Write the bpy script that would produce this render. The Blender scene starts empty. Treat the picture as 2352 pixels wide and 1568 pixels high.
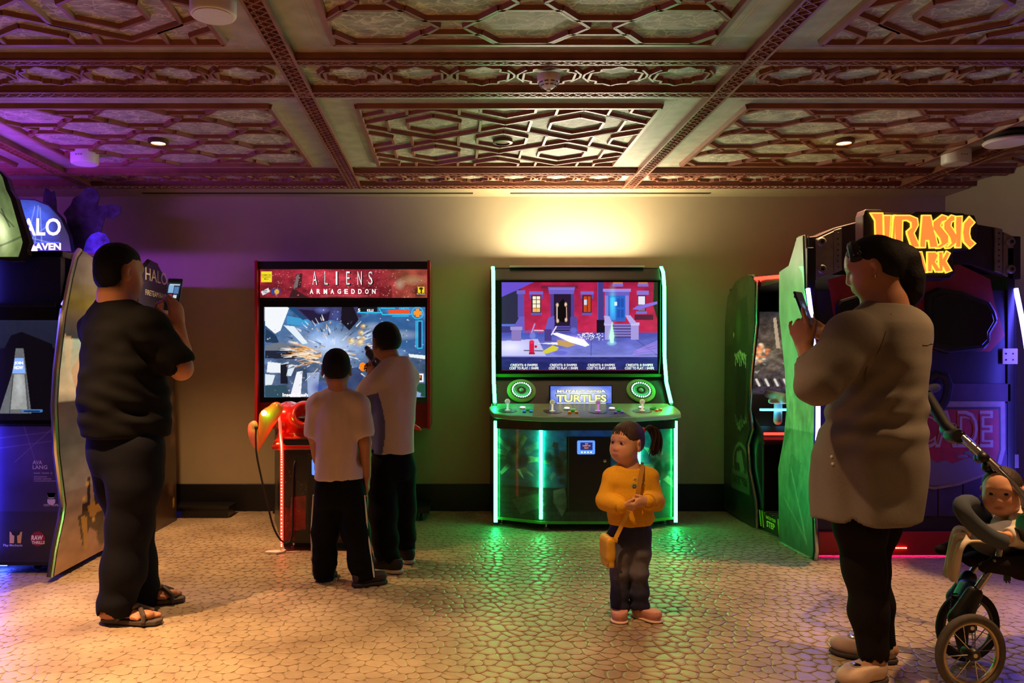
import bpy, bmesh, math, random
import numpy as np
from mathutils import Vector, Matrix
random.seed(7); np.random.seed(7)
sc = bpy.context.scene
COL = sc.collection
# ---------------------------------------------------------------- camera
F, EYE, CX, CY = 1829.0, 1.154, 1039.0, 837.0        # focal length in px, eye height, vanishing point
cam = bpy.data.objects.new('camera', bpy.data.cameras.new('camera')); COL.objects.link(cam)
cam.location = (0, 0, EYE); cam.rotation_euler = (math.pi/2, 0, 0)
cam.data.sensor_width = 36; cam.data.lens = F/2352*36
cam.data.shift_x = (1176-CX)/2352; cam.data.shift_y = (CY-784)/2352
cam.data.clip_start = 0.05
sc.camera = cam
# ---------------------------------------------------------------- world and exposure
w = bpy.data.worlds.new('world'); sc.world = w; w.use_nodes = True
w.node_tree.nodes['Background'].inputs[0].default_value = (0.30, 0.26, 0.28, 1)
w.node_tree.nodes['Background'].inputs[1].default_value = 0.02
sc.view_settings.view_transform = 'Standard'; sc.view_settings.look = 'None'
sc.view_settings.exposure = 0.0; sc.view_settings.gamma = 1.0; sc.view_settings.use_curve_mapping = False
# ---------------------------------------------------------------- light levels (room fittings and one added violet roof strip)
WARM = (1.0, 0.57, 0.26)
E_DOWN = 300.0       # recessed ceiling downlights (W of the spot)
E_WASH = 52.0       # lamp standing on top of the green cabinet
LED_G, LED_R, LED_B = 40.0, 7.0, 110.0
# downlight grid: (x, y, power factor, beam in degrees); factor 0 = switched off
DOWNLIGHTS = [(-1.78, 4.82, 1.1, 96), (0.305, 4.82, 0, 0), (2.37, 4.82, 0.9, 92),
              (-1.78, 2.77, 2.6, 84), (0.305, 2.77, 0.75, 86), (2.37, 2.77, 0.7, 90),
              (-1.78, 0.72, 0.3, 120), (0.305, 0.72, 0.3, 120), (2.37, 0.72, 0.3, 120)]
# ---------------------------------------------------------------- helpers
def P(px, py, y):
    return Vector(((px-CX)*y/F, y, EYE-(py-CY)*y/F))
def lin(h):
    h = h.lstrip('#'); out = []
    for i in (0, 2, 4):
        v = int(h[i:i+2], 16)/255
        out.append(v/12.92 if v <= 0.04045 else ((v+0.055)/1.055)**2.4)
    return tuple(out)
def C4(c):
    if isinstance(c, str): c = lin(c)
    return (c[0], c[1], c[2], 1.0)
MATS = {}
def mat(name, col='#808080', rough=0.6, metal=0.0, em=None, es=0.0, spec=0.5, noise=0.0, nscale=20.0, bump=0.0, alpha=1.0, trans=0.0, coat=0.0, sheen=0.0):
    if name in MATS: return MATS[name]
    m = bpy.data.materials.new(name); m.use_nodes = True; MATS[name] = m
    nt = m.node_tree; b = nt.nodes['Principled BSDF']
    b.inputs['Base Color'].default_value = C4(col); b.inputs['Roughness'].default_value = rough
    b.inputs['Metallic'].default_value = metal; b.inputs['Specular IOR Level'].default_value = spec
    b.inputs['Coat Weight'].default_value = coat; b.inputs['Sheen Weight'].default_value = sheen
    b.inputs['Transmission Weight'].default_value = trans; b.inputs['Alpha'].default_value = alpha
    if em is not None:
        b.inputs['Emission Color'].default_value = C4(em); b.inputs['Emission Strength'].default_value = es
    if noise or bump:
        tc = nt.nodes.new('ShaderNodeTexCoord'); n = nt.nodes.new('ShaderNodeTexNoise')
        n.inputs['Scale'].default_value = nscale; n.inputs['Detail'].default_value = 5
        nt.links.new(tc.outputs['Object'], n.inputs['Vector'])
        if noise:
            r = nt.nodes.new('ShaderNodeMix'); r.data_type = 'RGBA'; r.blend_type = 'MULTIPLY'
            r.inputs[0].default_value = 1.0; r.inputs[6].default_value = C4(col)
            mr = nt.nodes.new('ShaderNodeMapRange'); mr.inputs[1].default_value = 0.3; mr.inputs[2].default_value = 0.7
            mr.inputs[3].default_value = 1-noise; mr.inputs[4].default_value = 1+noise
            nt.links.new(n.outputs['Fac'], mr.inputs[0]); nt.links.new(mr.outputs[0], r.inputs[7])
            nt.links.new(r.outputs[2], b.inputs['Base Color'])
        if bump:
            bp = nt.nodes.new('ShaderNodeBump'); bp.inputs['Strength'].default_value = bump; bp.inputs['Distance'].default_value = 0.01
            nt.links.new(n.outputs['Fac'], bp.inputs['Height']); nt.links.new(bp.outputs[0], b.inputs['Normal'])
    return m
def mat_attr(name, rough=0.5, es=0.0, spec=0.5, coat=0.0, bump=0.0, nscale=60, sss=0.0):
    """material whose colour is the print held in the colour attribute 'col' (es>0: a lit screen or backlit sign)"""
    if name in MATS: return MATS[name]
    m = bpy.data.materials.new(name); m.use_nodes = True; MATS[name] = m
    nt = m.node_tree; b = nt.nodes['Principled BSDF']
    a = nt.nodes.new('ShaderNodeAttribute'); a.attribute_name = 'col'
    b.inputs['Roughness'].default_value = rough; b.inputs['Specular IOR Level'].default_value = spec; b.inputs['Coat Weight'].default_value = coat
    if es > 0:
        b.inputs['Base Color'].default_value = (0.01, 0.01, 0.01, 1)
        nt.links.new(a.outputs['Color'], b.inputs['Emission Color']); b.inputs['Emission Strength'].default_value = es
    else:
        nt.links.new(a.outputs['Color'], b.inputs['Base Color'])
    if sss: b.inputs['Subsurface Weight'].default_value = sss; b.inputs['Subsurface Radius'].default_value = (0.012, 0.005, 0.003)
    if bump:
        tc = nt.nodes.new('ShaderNodeTexCoord'); n = nt.nodes.new('ShaderNodeTexNoise'); n.inputs['Scale'].default_value = nscale
        bp = nt.nodes.new('ShaderNodeBump'); bp.inputs['Strength'].default_value = bump; bp.inputs['Distance'].default_value = 0.004
        nt.links.new(tc.outputs['Object'], n.inputs['Vector']); nt.links.new(n.outputs['Fac'], bp.inputs['Height']); nt.links.new(bp.outputs[0], b.inputs['Normal'])
    return m
def tag(o, label=None, cat=None, group=None, kind=None):
    if label: o['label'] = label
    if cat: o['category'] = cat
    if group: o['group'] = group
    if kind: o['kind'] = kind
    return o
WORLD = {}                                              # world matrix of every object built, for parenting
def link(o, parent=None, loc=None):
    COL.objects.link(o)
    o.location = loc if loc is not None else (0, 0, 0)
    W = Matrix.Translation(Vector(loc)) if loc is not None else Matrix.Identity(4)
    WORLD[o.name] = W
    if parent is not None:
        o.parent = parent; o.matrix_parent_inverse = WORLD[parent.name].inverted()
    return o
def empty(name, loc, label, cat, group=None):
    o = bpy.data.objects.new(name, None); o.empty_display_size = 0.1
    link(o, None, loc); return tag(o, label, cat, group)
def mesh_obj(name, V, Fc, m, parent=None, smooth=False, base=None, col=None, mi=None, bev=0.0, bseg=2):
    """world-space verts -> object; base = origin of the object"""
    me = bpy.data.meshes.new(name)
    V = np.asarray(V, dtype=np.float32).reshape(-1, 3)
    if base is not None: V = V-np.array(base, dtype=np.float32)
    if isinstance(Fc, np.ndarray) and Fc.ndim == 2:
        n, k = Fc.shape
        me.vertices.add(len(V)); me.vertices.foreach_set('co', V.ravel())
        me.loops.add(n*k); me.loops.foreach_set('vertex_index', Fc.astype(np.int32).ravel())
        me.polygons.add(n); me.polygons.foreach_set('loop_start', np.arange(0, n*k, k, dtype=np.int32))
        me.polygons.foreach_set('loop_total', np.full(n, k, dtype=np.int32)); me.update(calc_edges=True)
    else:
        me.from_pydata(V.tolist(), [], [list(f) for f in Fc]); me.update()
    if smooth: me.polygons.foreach_set('use_smooth', np.ones(len(me.polygons), dtype=bool))
    for mm in (m if isinstance(m, (list, tuple)) else [m]): me.materials.append(mm)
    if mi is not None: me.polygons.foreach_set('material_index', np.asarray(mi, dtype=np.int32))
    if col is not None:
        a = me.color_attributes.new('col', 'FLOAT_COLOR', 'POINT')
        cc = np.ones((len(V), 4), dtype=np.float32); cc[:, :3] = col; a.data.foreach_set('color', cc.ravel())
    o = bpy.data.objects.new(name, me)
    link(o, parent, base)
    if bev:
        md = o.modifiers.new('bevel', 'BEVEL'); md.width = bev; md.segments = bseg; md.limit_method = 'ANGLE'; md.angle_limit = 0.6
        md.harden_normals = False
    return o
class MB:
    """collects shapes into one mesh"""
    def __init__(s): s.v = []; s.f = []
    def add(s, V, Fc):
        n = len(s.v); s.v += [tuple(p) for p in V]; s.f += [tuple(i+n for i in f) for f in Fc]; return s
    def box(s, a, b, M=None):
        x0, y0, z0 = a; x1, y1, z1 = b
        V = [Vector(p) for p in ((x0,y0,z0),(x1,y0,z0),(x1,y1,z0),(x0,y1,z0),(x0,y0,z1),(x1,y0,z1),(x1,y1,z1),(x0,y1,z1))]
        if M is not None: V = [M @ p for p in V]
        return s.add(V, [(0,3,2,1),(4,5,6,7),(0,1,5,4),(1,2,6,5),(2,3,7,6),(3,0,4,7)])
    def prism(s, poly, axis, a, b):
        """poly: 2-D outline in the two other axes (x: (y,z); y: (x,z); z: (x,y))"""
        def p3(p, t): return (t, p[0], p[1]) if axis == 'x' else (p[0], t, p[1]) if axis == 'y' else (p[0], p[1], t)
        n = len(poly); V = [p3(p, a) for p in poly]+[p3(p, b) for p in poly]
        return s.add(V, [tuple(range(n))[::-1], tuple(range(n, 2*n))]+[(i, (i+1) % n, n+(i+1) % n, n+i) for i in range(n)])
    def tube(s, pts, r, n=8, closed=False, cap=True):
        pts = [Vector(p) for p in pts]; m = len(pts); R = r if isinstance(r, (list, tuple)) else [r]*m
        V = []; prev = None
        for i, p in enumerate(pts):
            if closed: t = pts[(i+1) % m]-pts[i-1]
            else: t = pts[min(i+1, m-1)]-pts[max(i-1, 0)]
            t.normalize()
            if prev is None: u = t.orthogonal().normalized()
            else: u = (prev-t*prev.dot(t)).normalized()
            prev = u; v = t.cross(u)
            V += [p+(u*math.cos(2*math.pi*k/n)+v*math.sin(2*math.pi*k/n))*R[i] for k in range(n)]
        Fc = []
        for i in range(m if closed else m-1):
            j = (i+1) % m
            Fc += [(i*n+k, i*n+(k+1) % n, j*n+(k+1) % n, j*n+k) for k in range(n)]
        if not closed and cap: Fc += [tuple(range(n))[::-1], tuple(range((m-1)*n, m*n))]
        return s.add(V, Fc)
    def lathe(s, prof, c, axis='z', n=24):
        """prof: (radius, height) pairs"""
        V = []; m = len(prof)
        for r, h in prof:
            for k in range(n):
                a = 2*math.pi*k/n; x, y = r*math.cos(a), r*math.sin(a)
                d = (x, y, h) if axis == 'z' else (x, h, y) if axis == 'y' else (h, x, y)
                V.append((c[0]+d[0], c[1]+d[1], c[2]+d[2]))
        Fc = [(i*n+k, i*n+(k+1) % n, (i+1)*n+(k+1) % n, (i+1)*n+k) for i in range(m-1) for k in range(n)]
        Fc += [tuple(range(n))[::-1], tuple(range((m-1)*n, m*n))]
        return s.add(V, Fc)
    def ball(s, c, r, n=10, M=None):
        prof = [(math.sin(math.pi*i/n), -math.cos(math.pi*i/n)) for i in range(n+1)]
        rr = r if isinstance(r, (list, tuple)) else (r, r, r); V = []; k2 = 2*n
        for a, h in prof:
            for k in range(k2):
                t = 2*math.pi*k/k2; p = Vector((a*math.cos(t)*rr[0], a*math.sin(t)*rr[1], h*rr[2]))
                if M is not None: p = M @ p
                V.append((c[0]+p[0], c[1]+p[1], c[2]+p[2]))
        return s.add(V, [(i*k2+k, i*k2+(k+1) % k2, (i+1)*k2+(k+1) % k2, (i+1)*k2+k) for i in range(n) for k in range(k2)])
    def obj(s, name, m, parent=None, smooth=False, base=None, bev=0.0, bseg=2, label=None):
        o = mesh_obj(name, s.v, s.f, m, parent, smooth, base, None, None, bev, bseg)
        fix_normals(o)
        if smooth:
            try: o.data.set_sharp_from_angle(angle=0.7)
            except Exception: pass
        if label: o['label'] = label
        return o
def fix_normals(o):
    bm = bmesh.new(); bm.from_mesh(o.data); bmesh.ops.recalc_face_normals(bm, faces=bm.faces); bm.to_mesh(o.data); bm.free()
def boxo(name, a, b, m, parent=None, bev=0.0, label=None): return MB().box(a, b).obj(name, m, parent, bev=bev, label=label)
def bar(mb, p, q, w, up, dn, nrm=Vector((0, 0, 1))):
    """moulding bar from p to q: width w across, from up to dn along the normal"""
    p = Vector(p); q = Vector(q); t = (q-p).normalized(); s = t.cross(nrm).normalized()*w/2
    V = [p-s+nrm*up, p+s+nrm*up, p+s*0.55+nrm*dn, p-s*0.55+nrm*dn, q-s+nrm*up, q+s+nrm*up, q+s*0.55+nrm*dn, q-s*0.55+nrm*dn]
    return mb.add(V, [(0,1,2,3),(7,6,5,4),(0,4,5,1),(1,5,6,2),(2,6,7,3),(3,7,4,0)])
def strip(pts, w, d, nrm):
    """flat light strip along pts: width w across x, thickness d along the outward normals nrm (one per point)"""
    V = []; n = len(pts)
    for p, q in zip(pts, nrm):
        p = Vector(p); q = Vector(q).normalized(); x = Vector((w/2, 0, 0)); V += [p-x, p+x, p+x*.8+q*d, p-x*.8+q*d]
    Fc = [(i*4+k, i*4+(k+1) % 4, i*4+4+(k+1) % 4, i*4+4+k) for i in range(n-1) for k in range(4)]+[(3, 2, 1, 0), (n*4-4, n*4-3, n*4-2, n*4-1)]
    mb = MB(); mb.add(V, Fc); return mb
def spline(pts, n=6, closed=False):
    pts = [Vector(p) for p in pts]; m = len(pts); out = []
    for i in range(m if closed else m-1):
        g = lambda k: pts[k % m] if closed else pts[max(0, min(m-1, k))]
        p0, p1, p2, p3 = g(i-1), g(i), g(i+1), g(i+2)
        for j in range(n):
            t = j/n
            out.append(0.5*((2*p1)+(p2-p0)*t+(2*p0-5*p1+4*p2-p3)*t*t+(3*p1-p0-3*p2+p3)*t**3))
    if not closed: out.append(pts[-1])
    return out
# ---------------------------------------------------------------- lettering
def text_mesh(name, s, m, parent, origin, ux, uz, height=None, width=None, depth=0.001, bold=0.0, shear=0.0, space=1.0, center=False):
    """flat lettering: lower-left corner at origin, ux = reading direction, uz = up; scaled to width and/or height"""
    cu = bpy.data.curves.new(name, 'FONT'); cu.body = s; cu.size = 1; cu.extrude = 0; cu.offset = bold; cu.shear = shear; cu.space_character = space
    cu.resolution_u = 3
    to = bpy.data.objects.new(name, cu); me = bpy.data.meshes.new_from_object(to)
    V = np.array([v.co[:] for v in me.vertices]); Fc = [tuple(p.vertices) for p in me.polygons]
    bpy.data.objects.remove(to); bpy.data.curves.remove(cu); bpy.data.meshes.remove(me)
    lo = V.min(0); hi = V.max(0); w0, h0 = hi[0]-lo[0], hi[1]-lo[1]
    sx = sy = None
    if width: sx = width/w0
    if height: sy = height/h0
    sx = sx or sy; sy = sy or sx
    ux = Vector(ux).normalized(); uz = Vector(uz).normalized(); nn = ux.cross(uz)
    o0 = Vector(origin)
    if center: o0 = o0-ux*(w0*sx/2)-uz*(h0*sy/2)
    V2 = [o0+ux*((v[0]-lo[0])*sx)+uz*((v[1]-lo[1])*sy)+nn*depth for v in V]
    return mesh_obj(name, [tuple(v) for v in V2], Fc, m, parent)
# ---------------------------------------------------------------- flat prints (screens, posters, side art) as colour attributes on a fine grid
def vnoise(X, Y, Z=None, seed=0):
    """smooth value noise, about -1..1"""
    rs = np.random.RandomState(seed); T = rs.rand(32, 32, 32).astype(np.float32)*2-1
    Z = np.zeros_like(X) if Z is None else Z
    xi, yi, zi = np.floor(X).astype(int), np.floor(Y).astype(int), np.floor(Z).astype(int)
    fx, fy, fz = X-xi, Y-yi, Z-zi
    fx, fy, fz = fx*fx*(3-2*fx), fy*fy*(3-2*fy), fz*fz*(3-2*fz)
    def t(a, b, c): return T[(xi+a) & 31, (yi+b) & 31, (zi+c) & 31]
    x00 = t(0,0,0)*(1-fx)+t(1,0,0)*fx; x10 = t(0,1,0)*(1-fx)+t(1,1,0)*fx
    x01 = t(0,0,1)*(1-fx)+t(1,0,1)*fx; x11 = t(0,1,1)*(1-fx)+t(1,1,1)*fx
    return (x00*(1-fy)+x10*fy)*(1-fz)+(x01*(1-fy)+x11*fy)*fz
def fbm(X, Y, seed=0, o=4):
    s = 0; a = 1.0; f = 1.0
    for i in range(o): s = s+a*vnoise(X*f, Y*f, None, seed+i); a *= 0.5; f *= 2.03
    return s
class Canvas:
    """a picture in the coordinates of its own frame: x to the right, y down"""
    def __init__(s, x0, y0, x1, y1, nx, ny, bg='#000000'):
        s.nx, s.ny = nx, ny; s.b = (x0, y0, x1, y1)
        s.X, s.Y = np.meshgrid(np.linspace(x0, x1, nx), np.linspace(y0, y1, ny))
        s.I = np.zeros((ny, nx, 3)); s.I[:] = lin(bg); s.px = (x1-x0)/(nx-1)
    def blend(s, m, c, a=1.0):
        c = np.array(lin(c)) if isinstance(c, str) else np.asarray(c)
        m = np.clip(m*a, 0, 1)[..., None]; s.I = s.I*(1-m)+c*m
    def win(s, x0, y0, x1, y1):
        b = s.b; i0 = int((x0-b[0])/(b[2]-b[0])*(s.nx-1)); i1 = int((x1-b[0])/(b[2]-b[0])*(s.nx-1))+2
        j0 = int((y0-b[1])/(b[3]-b[1])*(s.ny-1)); j1 = int((y1-b[1])/(b[3]-b[1])*(s.ny-1))+2
        i0, j0 = max(0, i0), max(0, j0)
        return (slice(j0, j1), slice(i0, i1)) if i1 > i0 and j1 > j0 else None
    def blendw(s, w, m, c, a=1.0):
        c = np.array(lin(c)); m = np.clip(m*a, 0, 1)[..., None]; s.I[w] = s.I[w]*(1-m)+c*m
    def light(s, m, c, a=1.0):
        s.I = s.I+np.array(lin(c))*np.clip(m, 0, 1)[..., None]*a
    def poly(s, pts, c, a=1.0):
        ins = np.zeros(s.X.shape, bool); n = len(pts)
        for i in range(n):
            (x0, y0), (x1, y1) = pts[i], pts[(i+1) % n]
            if y0 == y1: continue
            k = (s.Y >= min(y0, y1)) & (s.Y < max(y0, y1)) & (s.X < x0+(s.Y-y0)*(x1-x0)/(y1-y0)); ins ^= k
        s.blend(ins.astype(float), c, a); return ins
    def rect(s, x0, y0, x1, y1, c, a=1.0): s.blend(((s.X >= x0) & (s.X < x1) & (s.Y >= y0) & (s.Y < y1)).astype(float), c, a)
    def disc(s, x, y, rx, ry, c, a=1.0, soft=0.15):
        w = s.win(x-rx, y-ry, x+rx, y+ry)
        if w is None: return
        d = np.hypot((s.X[w]-x)/rx, (s.Y[w]-y)/ry); s.blendw(w, np.clip((1-d)/soft, 0, 1), c, a)
    def glow(s, x, y, rx, ry, c, a=1.0):
        s.light(np.exp(-2.5*(((s.X-x)/rx)**2+((s.Y-y)/ry)**2)), c, a)
    def line(s, x0, y0, x1, y1, w, c, a=1.0, w1=None):
        dx, dy = x1-x0, y1-y0; L = dx*dx+dy*dy+1e-12; e = max(w, w1 or 0)+3*s.px
        q = s.win(min(x0, x1)-e, min(y0, y1)-e, max(x0, x1)+e, max(y0, y1)+e)
        if q is None: return
        X, Y = s.X[q], s.Y[q]
        t = np.clip(((X-x0)*dx+(Y-y0)*dy)/L, 0, 1); d = np.hypot(X-x0-t*dx, Y-y0-t*dy)
        ww = (w+(w1-w)*t if w1 is not None else w)/2
        s.blendw(q, np.clip((ww-d)/s.px+0.7, 0, 1), c, a)
    def vgrad(s, y0, y1, c0, c1, x0=-1e9, x1=1e9):
        t = np.clip((s.Y-y0)/(y1-y0), 0, 1)[..., None]; m = ((s.Y >= y0) & (s.Y < y1) & (s.X >= x0) & (s.X < x1))[..., None]
        s.I = np.where(m, np.array(lin(c0))*(1-t)+np.array(lin(c1))*t, s.I)
    def mottle(s, k, sx, sy=None, seed=1, mask=None):
        n = 1+k*fbm(s.X/sx, s.Y/(sy or sx), seed)
        n = np.clip(n, 0.05, 4)[..., None]; s.I = s.I*(n if mask is None else np.where(mask[..., None], n, 1))
    def obj(s, name, m, parent, fn, base=None):
        """fn(x, y) arrays -> world xyz arrays"""
        x, y, z = fn(s.X, s.Y)
        V = np.stack([x, y, z], -1).reshape(-1, 3)
        i = np.arange(s.nx*s.ny).reshape(s.ny, s.nx)
        Fc = np.stack([i[1:, :-1], i[1:, 1:], i[:-1, 1:], i[:-1, :-1]], -1).reshape(-1, 4)
        return mesh_obj(name, V, Fc, m, parent, base=base, col=np.clip(s.I, 0, 8).reshape(-1, 3))
def flat(y):                                            # a print standing upright at depth y, laid out in the picture's own units
    return lambda X, Y: ((X-CX)*y/F, np.full_like(X, y), EYE-(Y-CY)*y/F)
# ================================================================ solid modelling by distance fields (bodies, clothes, moulded plastic)
class Sdf:
    """union / subtraction of soft shapes, evaluated on a grid and skinned as one closed mesh"""
    def __init__(s, lo, hi, h):
        s.h = h; s.lo = np.array(lo, float); n = np.ceil((np.array(hi, float)-s.lo)/h).astype(int)+1
        s.ax = [s.lo[i]+h*np.arange(n[i]) for i in range(3)]
        s.F = np.full(tuple(n), .5, dtype=np.float32)
    def _blk(s, lo, hi, pad):
        sl = []
        for i in range(3):
            a = int(max(0, math.floor((lo[i]-pad-s.lo[i])/s.h))); b = int(min(len(s.ax[i]), math.ceil((hi[i]+pad-s.lo[i])/s.h)+1))
            if b <= a: return None
            sl.append(slice(a, b))
        G = np.meshgrid(s.ax[0][sl[0]], s.ax[1][sl[1]], s.ax[2][sl[2]], indexing='ij')
        return tuple(sl), [g.astype(np.float32) for g in G]
    def _mix(s, sl, d, k, op):
        f = s.F[sl]
        if op == 'sub': d = -d
        if k <= 0: s.F[sl] = np.minimum(f, d) if op == 'add' else np.maximum(f, d)
        else:
            if op == 'add':
                h = np.clip(.5+.5*(d-f)/k, 0, 1); s.F[sl] = d+(f-d)*h-k*h*(1-h)
            else:
                h = np.clip(.5-.5*(d-f)/k, 0, 1); s.F[sl] = d+(f-d)*h+k*h*(1-h)
    def cone(s, a, b, ra, rb=None, k=.01, op='add', flat=None, fdir=None):
        """tapered limb from a to b; flat<1 thins it along fdir"""
        a = np.array(a, float); b = np.array(b, float); rb = ra if rb is None else rb; R = max(ra, rb)
        r = s._blk(np.minimum(a, b)-R, np.maximum(a, b)+R, k+3*s.h)
        if r is None: return s
        sl, (X, Y, Z) = r; d = b-a; L = float(d @ d)+1e-12
        px, py, pz = X-a[0], Y-a[1], Z-a[2]; t = np.clip((px*d[0]+py*d[1]+pz*d[2])/L, 0, 1)
        qx, qy, qz = px-t*d[0], py-t*d[1], pz-t*d[2]
        if flat is not None:
            n = np.array(fdir, float); n /= np.linalg.norm(n); q = qx*n[0]+qy*n[1]+qz*n[2]; g = (1/flat-1)*q
            qx, qy, qz = qx+g*n[0], qy+g*n[1], qz+g*n[2]
        s._mix(sl, np.sqrt(qx*qx+qy*qy+qz*qz)-(ra+t*(rb-ra)), k, op); return s
    def chain(s, pts, rs, k=.01, op='add', **kw):
        for i in range(len(pts)-1): s.cone(pts[i], pts[i+1], rs[i], rs[i+1], k, op, **kw)
        return s
    def ell(s, c, r, k=.01, op='add', M=None):
        """ellipsoid, M = 3x3 rotation (columns = its axes)"""
        c = np.array(c, float); r = np.array(r, float); R = r.max()
        q = s._blk(c-R, c+R, k+3*s.h)
        if q is None: return s
        sl, (X, Y, Z) = q; X = X-c[0]; Y = Y-c[1]; Z = Z-c[2]
        if M is not None:
            M = np.array(M); X, Y, Z = (M[0, 0]*X+M[1, 0]*Y+M[2, 0]*Z, M[0, 1]*X+M[1, 1]*Y+M[2, 1]*Z, M[0, 2]*X+M[1, 2]*Y+M[2, 2]*Z)
        k0 = np.sqrt((X/r[0])**2+(Y/r[1])**2+(Z/r[2])**2)+1e-6; k1 = np.sqrt((X/r[0]**2)**2+(Y/r[1]**2)**2+(Z/r[2]**2)**2)+1e-6
        s._mix(sl, k0*(k0-1)/k1, k, op); return s
    def box(s, c, r, rnd=.01, k=.01, op='add', M=None):
        c = np.array(c, float); r = np.array(r, float); R = np.linalg.norm(r)
        q = s._blk(c-R, c+R, k+3*s.h)
        if q is None: return s
        sl, (X, Y, Z) = q; X = X-c[0]; Y = Y-c[1]; Z = Z-c[2]
        if M is not None:
            M = np.array(M); X, Y, Z = (M[0, 0]*X+M[1, 0]*Y+M[2, 0]*Z, M[0, 1]*X+M[1, 1]*Y+M[2, 1]*Z, M[0, 2]*X+M[1, 2]*Y+M[2, 2]*Z)
        x, y, z = np.abs(X)-r[0]+rnd, np.abs(Y)-r[1]+rnd, np.abs(Z)-r[2]+rnd
        d = np.sqrt(np.maximum(x, 0)**2+np.maximum(y, 0)**2+np.maximum(z, 0)**2)+np.minimum(np.maximum(x, np.maximum(y, z)), 0)-rnd
        s._mix(sl, d, k, op); return s
    def loft(s, secs, k=.01, op='add', yaw=0.0, end=.02, p=2.0):
        """stack of elliptic sections (z, cx, cy, rx, ry), z rising; yaw turns the ellipses; p>2 squarer"""
        A = np.array(secs, float); z0, z1 = A[0, 0], A[-1, 0]; R = max(A[:, 3].max(), A[:, 4].max())
        q = s._blk((A[:, 1].min()-R, A[:, 2].min()-R, z0), (A[:, 1].max()+R, A[:, 2].max()+R, z1), k+3*s.h)
        if q is None: return s
        sl, (X, Y, Z) = q; zz = s.ax[2][sl[2]]
        def it(col):                                     # smooth interpolation of the sections
            v = np.interp(zz, A[:, 0], A[:, col]); e = .02
            return ((v*2+np.interp(zz-e, A[:, 0], A[:, col])+np.interp(zz+e, A[:, 0], A[:, col]))/4)[None, None, :].astype(np.float32)
        dx, dy = X-it(1), Y-it(2); rx, ry = it(3), it(4); cs, sn = math.cos(yaw), math.sin(yaw)
        u, v = dx*cs+dy*sn, -dx*sn+dy*cs
        rad = (np.abs(u/rx)**p+np.abs(v/ry)**p)**(1/p)
        d = (rad-1)*np.minimum(rx, ry)
        dzz = np.maximum(z0-Z, Z-z1); h = np.clip(.5+.5*(dzz-d)/end, 0, 1); d = d+(dzz-d)*h+end*h*(1-h)
        s._mix(sl, d, k, op); return s
    def cut(s, p, n, k=0.0):
        """keep the side of the plane away from the normal n"""
        n = np.array(n, float); n /= np.linalg.norm(n)
        G = np.meshgrid(*s.ax, indexing='ij'); d = (G[0]-p[0])*n[0]+(G[1]-p[1])*n[1]+(G[2]-p[2])*n[2]
        s.F = np.maximum(s.F, d.astype(np.float32)); return s
    def rough(s, amp, sx, sy, sz, seed=0, fn=None):
        """wrinkles: smooth noise with its own scale along each axis"""
        G = np.meshgrid(*s.ax, indexing='ij'); m = np.abs(s.F) < amp*3+2*s.h
        x, y, z = (g[m] for g in G); v = vnoise(x/sx, y/sy, z/sz, seed)
        if fn is not None: v = v*fn(x, y, z)
        s.F[m] += (amp*v).astype(np.float32); return s
    def shift(s, fn):
        """fn(x, y, z) -> displacement near the surface (positive = inward)"""
        G = np.meshgrid(*s.ax, indexing='ij'); m = np.abs(s.F) < .03
        s.F[m] += fn(*(g[m] for g in G)).astype(np.float32); return s
    def mesh(s):
        F = s.F; S = F < 0
        F[0], F[-1], F[:, 0], F[:, -1], F[:, :, 0], F[:, :, -1] = (np.maximum(F[0], 1e-4), np.maximum(F[-1], 1e-4), np.maximum(F[:, 0], 1e-4), np.maximum(F[:, -1], 1e-4), np.maximum(F[:, :, 0], 1e-4), np.maximum(F[:, :, -1], 1e-4)); S = F < 0
        def cr(A, i, j, k): return A[i:A.shape[0]-1+i, j:A.shape[1]-1+j, k:A.shape[2]-1+k]
        cnt = sum(cr(S, i, j, k).astype(np.int8) for i in (0, 1) for j in (0, 1) for k in (0, 1))
        act = (cnt > 0) & (cnt < 8); idx = np.full(act.shape, -1, np.int64); ii = np.argwhere(act); idx[act] = np.arange(len(ii))
        acc = np.zeros((len(ii), 3)); num = np.zeros(len(ii))
        C = [(i, j, k) for i in (0, 1) for j in (0, 1) for k in (0, 1)]
        for a in C:
            for ax in range(3):
                if a[ax] == 0:
                    b = list(a); b[ax] = 1
                    fa = F[ii[:, 0]+a[0], ii[:, 1]+a[1], ii[:, 2]+a[2]]; fb = F[ii[:, 0]+b[0], ii[:, 1]+b[1], ii[:, 2]+b[2]]
                    m = (fa < 0) != (fb < 0); t = np.where(m, fa/(fa-fb+1e-20), 0)
                    for q in range(3): acc[m, q] += a[q]+(t[m] if q == ax else 0)
                    num[m] += 1
        V = s.lo+(ii+acc/np.maximum(num, 1)[:, None])*s.h
        Q = []
        for ax in range(3):
            sl0 = [slice(None)]*3; sl1 = [slice(None)]*3; sl0[ax] = slice(0, -1); sl1[ax] = slice(1, None)
            d = S[tuple(sl0)] != S[tuple(sl1)]; w_ = np.argwhere(d); o1, o2 = [(1, 2), (2, 0), (0, 1)][ax]
            ok = (w_[:, o1] > 0) & (w_[:, o2] > 0) & (w_[:, o1] < F.shape[o1]-1) & (w_[:, o2] < F.shape[o2]-1); w_ = w_[ok]
            def cell(a, b):
                e = w_.copy(); e[:, o1] -= a; e[:, o2] -= b; return idx[e[:, 0], e[:, 1], e[:, 2]]
            q = np.stack([cell(1, 1), cell(0, 1), cell(0, 0), cell(1, 0)], -1)
            fl = S[w_[:, 0], w_[:, 1], w_[:, 2]]; q = np.where(fl[:, None], q, q[:, ::-1]); Q.append(q)
        Q = np.concatenate(Q); Q = Q[(Q >= 0).all(1)]
        return V, Q
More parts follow.
